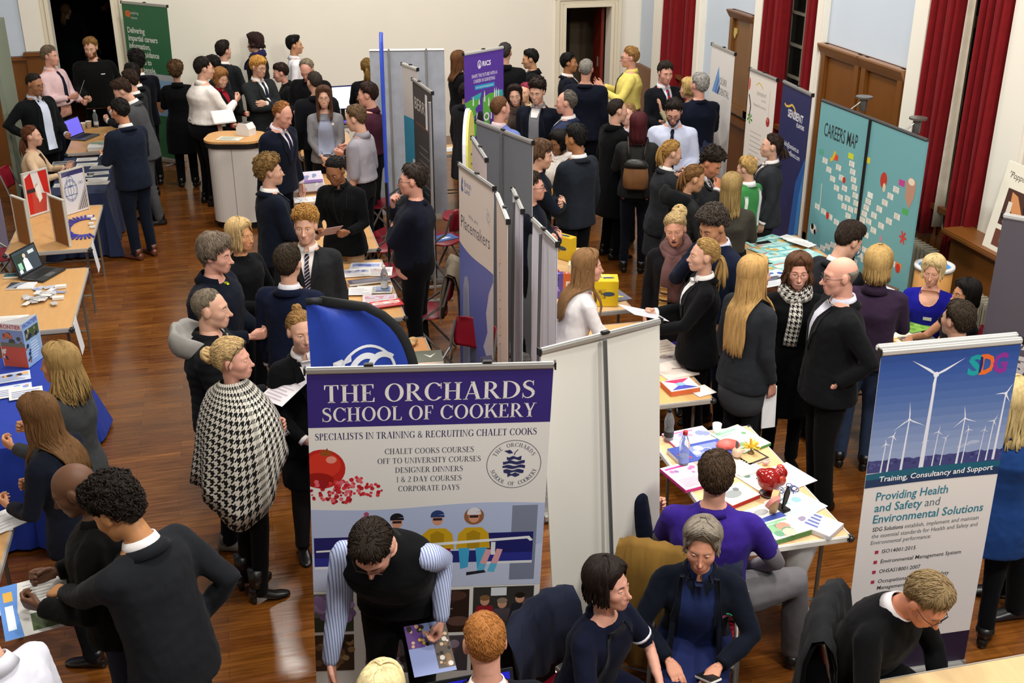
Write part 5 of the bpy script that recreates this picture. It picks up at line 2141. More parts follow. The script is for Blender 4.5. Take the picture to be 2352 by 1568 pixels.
def d_rics(s):
 w=s.w
 s.disc(.25,.135,.032,'#e8e4ee',.05,20)
 s.disc(.25,.135,.022,'#5a3aa0',.038,18)
 s.poly([(.235,.17),(.25,.10),(.265,.17)],'#e8e4ee')
 s.text('RICS',.30,.16,.055,'#efecf4',width=.14,bold=.03)
 s.text('SHAPE THE FUTURE WITH A',.12,.28,.04,'#e2dcee',width=.43,bold=.01)
 s.text('CAREER IN SURVEYING',.15,.34,.04,'#e2dcee',width=.36,bold=.01)
 s.rect(.17,.37,.50,.42,'#2f9fd0')
 s.text('rics.org/surveyingcareers',.19,.405,.022,'#dff0fa',width=.29)
 g='#5fb04a'
 s.poly([(0,.55),(.08,.53),(.20,.50),(.26,.53),(.22,.60),(.17,.64),(.19,.70),(.15,.74),(.20,.80),(.22,.90),(.17,.98),(.13,.9),(.12,.78),(.05,.68),(.02,.6)],g)
 s.poly([(.30,.53),(.42,.49),(.55,.50),(.65,.52),(.64,.62),(.55,.66),(.58,.74),(.50,.76),(.47,.68),(.40,.74),(.42,.86),(.36,.92),(.32,.80),(.30,.68)],g)
 s.poly([(.10,.50),(.28,.46),(.26,.52),(.18,.54)],'#3fb0b8')
 s.poly([(.50,.47),(.64,.48),(.63,.58),(.56,.56)],'#3fb0b8')
 for u,v,h in ((.14,.60,.11),(.24,.60,.07),(.33,.58,.14),(.40,.64,.11),(.50,.60,.17),(.53,.60,.17),(.57,.6,.15),(.20,.76,.08),(.44,.80,.10)):
  s.poly([(u-.012,v),(u-.008,v-h*.7),(u,v-h),(u+.008,v-h*.7),(u+.012,v)],'#e6e8ea')
 s.ring(.36,.76,.05,.02,'#e6e8ea')
 s.disc(.36,.76,.03,'#4f9a3e',.02)
 for v in (1.0,1.1,1.25,1.4):
  s.rect(.08,v,.4,v+.02,'#8f7ac4')
roller('purple roller banner with a green world map near the back wall',(2.64,13.05),(3.19,13.41),2.0,'#5a3aa0',d_rics,rail='white',clips=(.5,))
def d_bl(s):
 w,h=s.w,s.h
 s.poly([(.05,.165),(.06,.10),(.075,.06),(.09,.10),(.075,.13),(.095,.17),(.07,.185)],'#2a4f96')
 s.text('British',.12,.125,.045,'#2f4f94',width=.14)
 s.text('Land',.12,.175,.045,'#2f4f94',width=.11)
 s.ring(.61,.235,.035,.006,'#9aa0b4')
 s.line([(.58,.17),(.61,.2),(.6,.27),(.63,.29)],.006,'#9aa0b4')
 s.text('We are',.20,.355,.034,'#8a8a96',width=.2)
 s.text('Placemakers',.04,.47,.10,'#4a4a58',width=.60,bold=-.005)
 s.poly([(0,.62)]+[(w*k/14,.60+.05*math.sin(k/14*3.1)*(1-k/14)+.04*(k/14)) for k in range(15)]+[(w,h),(0,h)],'#5a68b4')
 s.poly([(w,.70),(w*.88,.82),(w*.8,1.0),(w*.84,1.15),(w*.72,1.3),(w*.9,1.42),(w,1.4)],'#c9c6d2')
 s.poly([(.05,h),(.08,.95),(.11,.86),(.17,.84),(.2,.9),(.24,h)],'#8f97b4')
 s.poly([(.20,h),(.24,1.05),(.36,1.35),(.46,1.6),(.5,h)],'#5f6d8e')
 s.poly([(.42,h),(.44,1.42),(.68,1.30),(w,1.34),(w,h)],'#77829e')
 for k in range(9):
  s.line([(.08+k*.012,h),(.10+k*.008,.95)],.003,'#6b7696')
 for k in range(10):
  s.line([(.22,1.2+k*.07),(.48,1.66+k*.03)],.004,'#46546f')
 for k in range(8):
  for j in range(3):
   s.rect(.46+j*.08,1.42+k*.06,.51+j*.08,1.45+k*.06,'#4d5a78')
roller('cream and blue roller banner with a glass tower picture, beside dark panels',(1.63,8.33),(1.74,7.63),2.0,'#ddd3cc',d_bl,rail='silver',clips=(.5,),tilt=.05)
def d_squig(s):
 for k in range(14):
  s.line([(s.w*.3+.04*math.sin(k*2+q),.4+k*.09+q*.012) for q in range(7)],.006,'#8c7c7c')
roller('blush roller banner seen edge on beside a black pole',(1.745,7.56),(1.672,6.93),1.98,'#dccbc0',d_squig,rail='white',clips=(.6,),tilt=.0)
roller('small pale pink roller banner in front of the grey panel',(1.90,9.12),(1.86,8.41),2.0,'#d8c9c6',lambda s: (s.lines(.2,.45,.35,.05,8,.012,'#b08a8c',3)),rail='silver',clips=(.5,))
roller('wide charcoal grey banner back standing between the two table rows',(2.35,8.85),(2.07,9.70),2.0,'#dfe3ea',lambda s: (s.rect(.0,.6,s.w,1.0,'#c9a83a'),s.rect(0,1.0,s.w,1.9,'#dcdfe6')),backcol='#70747b',clips=(.5,),rail='silver')
roller('narrow lilac white banner turned almost side on, grey rail',(1.81,7.06),(1.87,7.57),2.0,'#cfcfe0',None,backcol='#d4d4e4',rail='silver',clips=(.5,),bow=.03)
roller('white banner back with thin grey pole, near the yellow boxes',(1.85,6.36),(1.83,6.87),2.0,'#d6d6e4',None,backcol='#d9d9e6',rail='silver',clips=(.5,),bow=.03)
display('tall grey double display panel near the back wall',[(1.61,13.46),(2.05,13.38),(2.46,13.31)],2.0,'#a3a7b0')
def d_berry(s):
 s.rect(0,0,s.w,s.h,'#36383a')
 s.text('BERRY',.06,.27,.12,'#c9c6c0',width=.50)
 s.rect(.08,.40,.6,.415,'#7a4a34')
 for k in range(7):
  s.rect(.2,.62+k*.075,.2+(.4 if k % 2 else .33),.635+k*.075,'#6a6b6c')
 s.rect(.0,1.35,s.w,1.8,'#2a2c3c')
 s.poly([(0,1.35),(s.w,1.38),(s.w,1.5),(0,1.45)],'#4c4f8a')
 s.speck(0,1.5,s.w,1.75,['#6a4a4a','#4a4a6a','#7a5a52','#2a2a30'],40,.02,.04,6)
 s.rect(.48,.05,.56,.40,'#e4e2de')
_b=roller('charcoal roller banner with pale capital lettering beside the blue flag',(1.83,11.73),(1.90,10.99),2.0,'#36383a',d_berry,clips=(.3,))
def d_thin(s):
 s.rect(0,0,s.w,.55,'#cfcac8'); s.rect(0,.55,s.w,1.35,'#3f93b4'); s.rect(0,1.35,s.w,s.h,'#cfcad0')
 s.rect(.2,1.0,.45,1.08,'#d9e6ee')
roller('slim white and teal roller banner nearly edge on by the grey panels',(1.86,12.62),(1.965,12.25),2.0,'#cfcac8',d_thin,clips=(.5,),rail='white')
def d_durr(s):
 for k,(a,c) in enumerate(((.0,'#5f93cc'),(.07,'#4a7abc'),(.14,'#33508e'))):
  s.poly([(.10+a,.52),(.27+a*.35,.20+a*1.4),(.27+a*.35+.02,.30+a),(.16+a,.53)],c)
 s.text('D\u00dcRR',.33,.40,.08,'#6c6e74',width=.21)
 s.text('DENTAL',.33,.52,.08,'#6c6e74',width=.30)
roller('tall white roller banner with blue sail mark beneath the shield board',(5.67,13.03),(5.65,12.32),2.0,'#d6d3d2',d_durr,rail='silver',clips=(.5,))
def d_sw(s):
 s.line([(.17,.13),(.22,.09),(.28,.105),(.34,.14)],.012,'#d8b04a')
 s.text('SENSIENT',.2,.22,.036,'#8a8580',width=.22)
 s.text('FLAVORS',.32,.27,.02,'#8a8580',width=.1)
 s.text('Bringing life to products',.14,.34,.026,'#8a8580',width=.30)
 s.disc(.50,.45,.042,'#a03238',.05); s.disc(.49,.43,.02,'#c86a5a',.02); s.line([(.5,.40),(.5,.12)],.003,'#a05a4a')
 s.disc(.0,.14,.035,'#c9342a',.07); s.line([(.02,.25),(.08,.36),(.06,.5)],.02,'#3a2418')
 for k in range(5):
  s.poly([(.08,.5),(.08+.07*math.cos(k*1.25),.5+.06*math.sin(k*1.25)),(.08+.06*math.cos(k*1.25+.6),.5+.05*math.sin(k*1.25+.6))],'#4f8a3a')
 s.lines(.12,.5,.62,.05,16,.008,'#b4aeaa',4)
 s.poly([(.02,1.2),(.05,1.1),(.08,1.22),(.05,1.4)],'#9ab04a')
roller('cream roller banner with a cherry and printed lines, beside the oak board',(5.43,11.42),(5.44,10.80),2.0,'#ddd6ce',d_sw,rail='silver',clips=(.5,))
def d_sn(s):
 s.line([(.09,.19),(.13,.21),(.2,.20),(.27,.17),(.33,.19),(.40,.26)],.022,'#d8b455')
 s.text('SENSIENT',.19,.30,.075,'#e2e2ea',width=.37,bold=.02)
 s.text('FLAVORS',.42,.36,.04,'#e2e2ea',width=.18,bold=.02)
 s.text('info@sensient.eu',.17,.60,.05,'#d4d6e2',width=.36,bold=.01)
 s.text('sensientflavors.com',.17,.67,.05,'#d4d6e2',width=.40,bold=.01)
 s.poly([(s.w,.6),(s.w*.75,.9),(s.w*.7,1.3),(s.w*.6,s.h),(s.w,s.h)],'#2b5fa6')
 s.poly([(s.w,.75),(s.w*.9,1.0),(s.w*.85,s.h),(s.w,s.h)],'#3f86c8')
roller('navy roller banner with gold wave, between curtain and map display',(5.47,10.72),(5.43,10.02),2.0,'#2a2d58',d_sn,rail='silver',clips=(.5,),tilt=0)
def d_green(s):
 s.rect(0,0,s.w,.92,'#2f6b47')
 for k in range(5):
  a=k*1.257
  s.disc(.10+.03*math.cos(a),.135+.03*math.sin(a),.027,'#d8662a',.02)
 s.text('inspiring',.155,.135,.036,'#cfd6cc',width=.15)
 s.text('futures',.155,.20,.036,'#cfd6cc',width=.12)
 for k,(t,wd) in enumerate((('Delivering',.33),('impartial careers',.56),('information,',.41),('advice, guidance',.56),('and skills to',.40),('young people.',.47))):
  s.text(t,.06,.39+k*.105,.075,'#d9dfd6',width=wd,bold=.025)
 s.rect(0,.92,s.w,1.06,'#b3b8bc')
 s.rect(0,1.0,s.w,s.h,'#86abd0')
 s.disc(.55,1.30,.10,'#17120f',.10)
 s.disc(.55,1.36,.085,'#b07a5a',.10)
 s.poly([(.40,s.h),(.43,1.5),(.67,1.5),(.72,s.h)],'#2f6b47')
 s.rect(0,1.75,s.w,s.h,'#2f6b47')
roller('green roller banner in front of the back wall beside the left doorway',(-1.33,17.1),(-.71,16.5),2.2,'#2f6b47',d_green,rail='silver',clips=(.5,),tilt=.05)
# turquoise careers map over two banner panels
def d_map(s,i):
 lab='#dfe3e0'
 r=random.Random(20+i)
 if i == 0:
  s.text('CAREERS MAP',.10,.30,.125,'#2b3436',width=.56,bold=.01,vert=1.0)
  rays=[((.78,1.03),(.14,.50),8,'#58a08a'),((.78,1.08),(.08,.98),6,'#c0418a'),((.76,1.12),(.10,1.45),8,'#3f73b4'),((.72,.90),(.38,.50),5,'#d8452c'),((.80,.88),(.60,.42),7,'#c8cf3a')]
 else:
  rays=[((.05,1.0),(.52,.46),7,'#c0418a'),((.08,1.05),(.60,.68),5,'#4fa85a'),((.08,1.15),(.62,1.12),6,'#e0823a'),((.06,1.2),(.48,1.38),7,'#8a5ab0'),((.02,1.25),(.05,1.66),5,'#d86a7a'),((.0,.9),(.02,.40),6,'#d8c83a'),((.05,.93),(.12,.68),4,'#dfe3e0')]
 for a,b,n,c in rays:
  for k in range(n+1):
   t=(k+.6)/n
   u,v=a[0]+(b[0]-a[0])*t,a[1]+(b[1]-a[1])*t
   if not (.02 < u < s.w-.02):
    continue
   end=k >= n-0
   hw,hh=.042,.026
   s.rect(u-hw,v-hh,u+hw,v+hh,c if end else '#e2dfd8')
   if not end:
    for q in range(3):
     s.rect(u-hw*.7,v-hh*.6+q*.016,u+hw*r.uniform(.2,.7),v-hh*.6+q*.016+.006,'#a8a49e')
 if i == 0:
  s.line([(.26,.50),(.30,.47),(.33,.40)],.035,'#d8b43a')
  s.disc(.52,.62,.026,'#c23428',.03); s.disc(.32,1.02,.026,'#c23428',.036)
  s.disc(.10,1.22,.06,'#e8e6e0',.05); s.disc(.08,1.2,.025,'#1a1a1a',.03); s.disc(.13,1.24,.02,'#1a1a1a',.025); s.disc(.155,1.21,.014,'#d88a8a')
  s.line([(.16,.75),(.17,.9),(.165,1.02)],.01,'#e0dccc')
  s.disc(.30,1.58,.02,'#e6e4de',.035)
  s.ring(.80,1.15,.09,.012,'#2a5f78'); s.text('CAREERS',.73,1.17,.05,'#e8eef0',width=.16)
 else:
  s.disc(.30,.46,.05,'#b83a2c',.07); s.disc(.32,.52,.022,'#d8c8a8',.04)
  s.poly([(.62,.38),(.68,.33),(.76,.36),(.75,.50),(.70,.60),(.63,.52)],'#b58a76'); s.disc(.69,.37,.045,'#e2d4c0',.03)
  for k in range(6):
   s.line([(.68,.86),(.68+.05*math.cos(k*1.05),.86+.06*math.sin(k*1.05))],.02,'#c23a34')
  s.disc(.67,1.14,.034,'#c23428',.042)
  s.poly([(.68,1.45),(.72,1.42),(.74,1.60),(.71,1.68)],'#d8823a')
  s.disc(.37,.97,.016,'#c87a98',.03)
  s.ring(.02,1.15,.09,.012,'#2a5f78')
mapb=display('turquoise careers map printed across two joined panels by the wall',[(5.38,9.72),(5.425,8.90),(5.46,8.09)],2.0,'#6ca2a8',d_map,frame=mat('#4a4c4e',.4,'plain',.5,.5),pole=False)
mm=MB()
c_=mapb.location
mm.tube([(5.41-c_.x,8.90-c_.y,.03),(5.41-c_.x,8.90-c_.y,2.0)],.016,8)
mm.build('joint_pole',BLACKP,mapb)
for yy in (9.3,8.42):
 l=MB()
 X=5.56-c_.x
 l.tube([(X-.12,yy-c_.y,2.01),(X-.06,yy-c_.y,2.05),(X,yy-c_.y,2.10)],.007,6)
 l.lathe((X,yy-c_.y,1.99),[(.03,0),(.034,.02),(.036,.11),(.075,.115),(.075,.13),(.0,.135)],16)
 l.build('display_lamp',mat('#6f6c68',.3,'plain',.5,.6),mapb)
 # dark banner at the right edge
def d_dark(s):
 V,Fs,wd=sans('Mars',.15,.03)
 s.add(np.stack([.30-V[:,1],1.22-V[:,0]],1),Fs,'#c9c4c4',kind='text')
 s.rect(.05,1.6,s.w-.05,1.62,'#8a8488')
roller('dark charcoal roller banner with white top rail at the right edge',(4.84,6.22),(5.35,5.58),2.0,'#57525a',d_dark,rail='white',clips=())
# poster on the ledge
pz=zl
t=thing('food_poster','cream food poster with a chef picture leaning on the oak ledge','poster',(RIGHT-.2,7.60,pz))
def fp(u,v,h):
 return (-.10+.12*(1-v/.72)-h,.38-u,.72-v)
sh=Sheet(.76,.72)
sh.text('"Popping with pride"',.06,.12,.05,'#3a3632',width=.6,shear=.25)
sh.rect(.10,.20,.52,.50,'#4a2f28')
sh.poly([(.16,.22),(.24,.24),(.34,.36),(.50,.40),(.50,.46),(.30,.46),(.18,.34)],'#c98a58')
sh.poly([(.15,.30),(.20,.30),(.21,.46),(.15,.48)],'#d8cfc0')
sh.disc(.40,.30,.06,'#1f1714',.06)
sh.rect(.10,.54,.30,.68,'#6b3f34')
sh.disc(.22,.61,.04,'#6fae3a',.05)
sh.rect(.34,.54,.70,.68,'#8f7a70')
sh.build('board',fp,t,'#e2dccc',.5,.012)
# feather flags
def feather(label,base,top,width,col,edge,printer=None,dirv=(1,0),name='feather_flag',z0=.35,curve=1.0,edge_w=.045):
 e=Vector((dirv[0],dirv[1],0)).normalized()
 root=thing(name,label,'flag',(base[0],base[1],0))
 n=e.cross(Vector((0,0,1)))
 def outline(z):
  t=(z-z0)/(top-z0)
  return width*(1-curve*max(0,(t-.3)/.7) ** 5) ** .4
 rows,cols=26,12
 V,Fs=[],[]
 for j in range(rows+1):
  z=z0+(top-z0)*j/rows
  wd=outline(z)
  for i in range(cols+1):
   u=i/cols
   d=.025*math.sin(u*9+z*3)*u*(1-u)*3
   V.append((e*(wd*u)+n*d+Vector((0,0,z)))[:])
 for j in range(rows):
  for i in range(cols):
   a=j*(cols+1)+i
   Fs.append((a,a+1,a+cols+2,a+cols+1))
 nb=len(V)
 V2=V+[(v[0]-n.x*.003,v[1]-n.y*.003,v[2]) for v in V]
 Fs += [tuple(reversed([i+nb for i in f])) for f in Fs]
 sail=mesh_obj('flag_cloth',V2,Fs,mat(col,.5,'cloth',.4),root,True)
 m=MB()
 pts=[(e*(outline(z0+(top-z0)*k/30)-edge_w*.3)+Vector((0,0,z0+(top-z0)*k/30)))[:] for k in range(31)]
 Vt,Ft=loft_tube(pts,[edge_w*.55]*31,8,True,.35)
 m.add(Vt,Ft)
 m.tube([(0,0,top),(e*outline(top)*1.0+Vector((0,0,top)))[:]],edge_w*.4,8)
 m.build('edge_sleeve',mat(edge,.6,'cloth'),root,True)
 m=MB()
 m.tube([(e*(width+.0)+Vector((0,0,z)))[:] for z in (.05,z0+.3)],.014,8)
 m.box((e*width)[:2]+(.03,),(.36,.36,.05),bev=.015)
 m.build('flag_base',BLACKP,root)
 if printer:
  sh=Sheet(width,top-z0)
  printer(sh)
  def f(u,v,h):
   z=top-v
   uu=u/max(.05,outline(z))
   d=.025*math.sin(uu*9+z*3)*uu*(1-uu)*3
   q=e*u+n*(d+h+.004)
   return (q.x,q.y,z)
  sh.build('print',f,sail)
 return root
def p_dca(s):
 c='#d2d6de'
 s.ring(.31,.47,.155,.016,c)
 s.poly([(.12,.40),(.22,.36),(.22,.395),(.155,.42),(.155,.62),(.12,.62)],c)
 for u,a0,a1 in ((.20,180,300),(.30,180,300)):
  V,Fs=[],[]
  for k in range(15):
   a=math.radians(a0+(a1-a0)*k/14)
   V += [(u+.10+.11*math.cos(a),.51+.15*math.sin(a)),(u+.10+.075*math.cos(a),.51+.115*math.sin(a))]
  for k in range(14):
   Fs.append((2*k,2*k+2,2*k+3,2*k+1))
  s.add(V,Fs,c)
 s.text('a',.345,.57,.085,c,bold=.03,width=.09)
 s.items=[(P-np.array([0,.035]),q,cc,d,e_) for P,q,cc,d,e_ in s.items]
_d=Vector((.549,0))
feather('royal blue feather flag with black edge and white looped mark, front centre',(.285,5.75),2.0,.60,'#1b3a9c','#15171a',p_dca,(.97,-.05),curve=.992,edge_w=.05)
feather('narrow bright blue feather flag seen edge on against the back wall',(1.40,10.75),2.62,.36,'#2747c0','#2a48b4',None,(-.165,-.986),edge_w=.02,z0=1.0)
# rounded yellow and white stand-up between grey panel and purple banner
root=thing('stand_up_display','white round-topped display with a yellow edge behind the grey panel','display',(2.12,10.35,0))
e=Vector((.78,-.62,0)).normalized() if False else Vector((-.30,-.95,0)).normalized()
P=[]
for k in range(13):
 a=math.pi*k/12
 P.append((.34-.34*math.cos(a),1.62+.34*math.sin(a)))
P=[(0,0)]+P+[(.68,0)]
for nm,col,o0,o1,k in (('face','#e2e2e6',-.02,.012,1.0),('yellow_edge','#d8cf6a',.012,.03,.97)):
 m=MB()
 nn=Vector((e.y,-e.x,0))
 m.prism([((x-.34)*k,z*(1 if k == 1 else .99)) for x,z in P],o0,o1,lambda x,y,z: ((e*x-nn*z).x,(e*x-nn*z).y,y))
 m.build(nm,mat(col,.6),root)
m=MB()
for k in range(4):
 nn=Vector((e.y,-e.x,0))
 q=-nn*.022
 m.box((q.x+e.x*.0,q.y,1.55-k*.09),(.004,.22-.03*k,.02))
m.build('printed_lines',mat('#8a90b4',.6),root)
# ------------------------------------------------------------------ tables
TOPC=mat('#c99a62',.42,'wood',.4)
TOPL=mat('#d6b184',.4,'wood',.4)
EDGE=mat('#a8a29c',.5,'plain',.4)
LEGM=mat('#7d776e',.35,'plain',.5,.6)
TZ=.72
def table(label,x0,x1,y0,y1,top=TOPC,edge=EDGE,legs=True,group=None,z=TZ,rot=0.0,name='folding_table',leg=LEGM):
 cx,cy=(x0+x1)/2,(y0+y1)/2
 t=thing(name,label,'table',(cx,cy,0),rot,group)
 hx,hy=(x1-x0)/2,(y1-y0)/2
 m=MB()
 m.box((0,0,z-.014),(2*hx,2*hy,.024),bev=.004)
 m.build('tabletop',top,t)
 m=MB()
 r=.035
 pts=[(-hx,-hy,z-.018),(hx,-hy,z-.018),(hx,hy,z-.018),(-hx,hy,z-.018)]
 for a,b in zip(pts,pts[1:]+pts[:1]):
  A,B=Vector(a),Vector(b)
  c=(A+B)/2
  L=(B-A).length
  m.box(c,((L+.03) if abs(B.x-A.x) > .01 else .016,(L+.03) if abs(B.y-A.y) > .01 else .016,.038),bev=.005)
 m.build('edge_band',edge,t)
 m=MB()
 for sx in (-1,1):
  for sy in (-1,1):
   m.box((sx*hx,sy*hy,z-.018),(.045,.045,.042),bev=.012)
 m.build('corner_caps',mat('#2c2a2c',.5),t)
 if legs:
  for sy in (-1,1):
   y=sy*(hy-.18)
   for sx in (-1,1):
    m=MB()
    m.tube([(sx*(hx-.06),y,0),(sx*(hx-.06),y,z-.09),(sx*(hx-.10),y,z-.05),(0+sx*.02,y,z-.05)],.0125,8)
    m.build('leg',leg,t)
   m=MB()
   m.tube([(-(hx-.06),y,.18),(hx-.06,y,.18)],.009,6)
   m.tube([(0,y,z-.06),(0,y-sy*.22,z-.04)],.007,6)
   m.build('brace',leg,t)
 return t
table('bare beech folding table carrying the open laptop, left edge of the hall',-2.35,-1.39,8.9,10.33)
table('beech folding table with two cork table screens and blue lanyards',-2.17,-1.42,10.88,12.32)
table('folding table hidden under the navy cloth, behind the table screens',-1.99,-1.44,12.78,14.40)
table('small beech table with paper cups and a purple laptop at back left',-2.02,-1.28,14.66,16.05)
table('folding table hidden under the royal blue cloth',-2.25,-1.37,6.95,8.38)
table('folding table at the lower left corner under scattered papers',-2.3,-1.42,4.55,6.1)
table('beech table with the purple brochure stand, behind the woman in beige trousers',.64,1.22,11.85,13.1)
table('beech table beside the man in navy touching his chin',.62,1.22,10.23,11.72)
table('beech table with magazines and a coat hung on the chair beside it',.62,1.20,8.5,9.92)
table('small orange-topped table between the blue flag and cream banner',.66,1.28,6.75,8.06,mat('#c98f58',.42,'wood',.4))
table('pale beech table with the yellow boxes',2.36,3.04,8.22,9.56,TOPL)
table('narrow beech table where the boy in the dark blazer rests his hand',2.36,3.0,9.66,11.05,TOPL)
table('beech table of books and leaflets beside the white banner back',2.38,3.03,6.53,7.95)
table('brightly lit beech table covered in books and models, front right',2.42,3.10,4.77,6.10,TOPL,mat('#e2ded6',.45,'plain',.4))
table('beech table covered with turquoise maps in front of the map display',4.45,5.22,8.15,9.65)
table('white clothed table of the two seated women, right wall',4.42,5.04,6.45,7.50)
table('beech table along the bottom right edge where the man writes',2.2,4.1,2.95,3.66,mat('#d8b888',.42,'wood',.4))
table('narrow table behind the purple map banner',1.98,2.76,13.5,14.0,TOPC)
table('small table with water bottles by the lobby doorway',3.98,4.6,13.45,14.35)
table('back table with the glowing monitor',.55,1.75,15.35,16.1)
table('back table behind the smiling woman in the grey cardigan',.75,1.45,13.85,15.0)
def tablecloth(label,x0,x1,y0,y1,col,flare=.12,drop=.70,z=TZ,name='tablecloth',kind='cloth'):
 """cloth over a table, falling in folds"""
 cx,cy=(x0+x1)/2,(y0+y1)/2
 hx,hy=(x1-x0)/2+.014,(y1-y0)/2+.014
 per=[]
 n=20
 for i in range(n): per.append((-hx+2*hx*i/n,-hy))
 for i in range(n): per.append((hx,-hy+2*hy*i/n))
 for i in range(n): per.append((hx-2*hx*i/n,hy))
 for i in range(n): per.append((-hx,hy-2*hy*i/n))
 N=len(per)
 V,Fs=[],[]
 rows=8
 V += [(px*.5,py*.5,z+.006) for px,py in per]
 for j in range(rows):
  t=j/(rows-1)
  for i,(px,py) in enumerate(per):
   cr=1 if i % n == 0 else max(0,1-min(i % n,n-i % n)/3)
   o=flare*t*(1+1.1*cr)+.018*t*math.sin(i*1.7)+.012*t*math.sin(i*.63+1)
   l=math.hypot(px,py)
   nx=px/hx if abs(abs(px)-hx) < 1e-6 else 0
   ny=py/hy if abs(abs(py)-hy) < 1e-6 else 0
   V.append((px+nx*(o+.004),py+ny*(o+.004),z+.006-drop*t))
 for j in range(rows):
  for i in range(N):
   i2=(i+1) % N
   Fs.append((j*N+i,(j+1)*N+i,(j+1)*N+i2,j*N+i2))
 Fs.append(tuple(range(N)))
 o=mesh_obj(name,V,Fs,mat(col,.75,kind,.25),None,False)
 o.location=(cx,cy,0)
 return tag(o,label,'tablecloth')
tablecloth('navy cloth hanging to the floor over the second back left table',-1.99,-1.44,12.78,14.40,'#1c2744',.05)
tablecloth('royal blue cloth flaring to the floor at the left edge',-2.25,-1.37,6.95,8.38,'#1c3596',.10)
tablecloth('short white cloth on the table of the two seated women',4.42,5.04,6.45,7.50,'#dedcd6',.02,.16)
# ------------------------------------------------------------------ folding chairs
CHRED=mat('#7e1022',.35,'plain',.45)
def make_chair():
 t=thing('folding_chair','','chair',(0,0,0))
 m=MB()
 V,Fs=rings([(0,.02,.435,.19,.19),(0,.02,.442,.205,.205),(0,.02,.452,.205,.205),(0,.02,.458,.195,.195)],24,3.2)
 m.add(V,Fs)
 m.build('seat',CHRED,t,True)
 m=MB()
 rows=[]
 for j,(z,w) in enumerate(((.60,.17),(.62,.195),(.70,.205),(.78,.205),(.82,.19),(.835,.15))):
  rows.append((z,w))
 V,Fs=[],[]
 n=10
 for side in (0,1):
  for z,w in rows:
   for i in range(n+1):
    u=-1+2*i/n
    V.append((w*u,-.185-(z-.6)*.18-.035*(1-u*u)-side*.016*(1 if abs(u) < 1 else .5),z))
 R=len(rows)
 for j in range(R-1):
  for i in range(n):
   a=j*(n+1)+i
   Fs.append((a,a+1,a+n+2,a+n+1))
   b=a+R*(n+1)
   Fs.append((b,b+n+1,b+n+2,b+1))
 o=R*(n+1)
 for i in range(n):
  Fs.append((i,o+i,o+i+1,i+1))
  a=(R-1)*(n+1)+i
  Fs.append((a,a+1,o+a+1,o+a))
 for j in range(R-1):
  a=j*(n+1)
  Fs.append((a,a+n+1,o+a+n+1,o+a))
  a += n
  Fs.append((a,o+a,o+a+n+1,a+n+1))
 m.add(V,Fs)
 m.build('backrest',CHRED,t,True)
 ch=mat('#8d8a86',.3,'plain',.5,.7)
 for sx in (-1,1):
  m=MB()
  m.tube([(sx*.215,.24,.01),(sx*.215,.02,.45),(sx*.212,-.16,.58),(sx*.2,-.225,.80)],.0115,8)
  m.build('leg',ch,t)
  m=MB()
  m.tube([(sx*.195,-.24,.01),(sx*.195,.14,.44)],.0115,8)
  m.build('leg',ch,t)
 m=MB()
 m.tube([(-.195,-.2,.06),(.195,-.2,.06)],.008,6)
 m.tube([(-.215,.2,.08),(.215,.2,.08)],.008,6)
 m.build('stretcher',ch,t)
 return t
_chair0=make_chair()
_used=[False]
def chair(label,x,y,face):
 """face: heading of the sitter, clockwise from the far wall, as for people"""
 c=_chair0 if not _used[0] else copy_tree(_chair0)
 _used[0]=True
 c.location=(x,y,0)
 c.rotation_euler=(0,0,-(math.radians(face)+YAW))
 c['label']=label
 c['category']='chair'
 c['group']='crimson folding chairs'
 return c
def coat_over(label,c,col,name='coat',drop=.5,kind='cloth',lift=0.0,width=.25):
 """a garment hung over a chair back, in the chair's own frame"""
 V,Fs=[],[]
 n,rows=14,[(-.13,.838-drop*.55),(-.145,.75),(-.165,.845),(-.205,.90+lift),(-.26,.875+lift),(-.30,.75),(-.315,.838-drop*.7),(-.33,.838-drop)]
 m=len(rows)
 for j,(y,z) in enumerate(rows):
  for i in range(n+1):
   u=-1+2*i/n
   sag=.05*(abs(u) ** 3)
   V.append(((width+.03*(j in (0,m-1)))*u,y-.03*(1-u*u)+.012*math.sin(i*1.9+j),z-sag+.012*math.sin(i*2.3)*(j in (0,m-1))))
 nb=len(V)
 for j in range(m-1):
  for i in range(n):
   a=j*(n+1)+i
   Fs.append((a,a+1,a+n+2,a+n+1))
 V2=V+[(v[0]*.94,v[1]+(.02 if v[1] < -.2 else -.012),v[2]-.02) for v in V]
 Fs += [tuple(reversed([q+nb for q in f])) for f in Fs]
 for i in range(n):
  Fs.append((i,nb+i,nb+i+1,i+1)); a=(m-1)*(n+1)+i; Fs.append((a,a+1,nb+a+1,nb+a))
 o=mesh_obj(name,V2,Fs,mat(col,.85,kind,.2),None,True)
 o.location=c.location
 o.rotation_euler=c.rotation_euler
 return tag(o,label,'coat')
def wpos(x,y,z):
 return at(x,y,z)
p=at(1020,548,.45)
chb=chair('open crimson chair with a blue leaflet on its seat, centre',p.x,p.y,-60)
chc=chair('crimson chair with black jackets piled on it, behind the leaflet chair',p.x+.35,p.y+.75,-90)
p=at(1062,785,.80)
chd=chair('crimson chair in front of the cream tower banner',p.x,p.y+.15,215)
p=at(862,500,.78)
che=chair('crimson chair right of the woman in beige trousers',p.x+.05,p.y+.1,-70)
p=at(880,560,.72)
chf=chair('crimson chair tucked beside the table, near the man touching his chin',p.x+.0,p.y+.0,-70)
p=at(1875,555,.82)
chg=chair('crimson chair at the map table in front of the turquoise display',p.x+.05,p.y+.02,-80)
p=at(12,500,.82)
chh=chair('crimson chair at the left edge beside the table screens',p.x-.15,p.y,90)
p=at(-8,590,.82)
chair('crimson chair at the left edge behind the laptop table',p.x-.05,p.y+.2,90)
p=at(1010,590,.75)
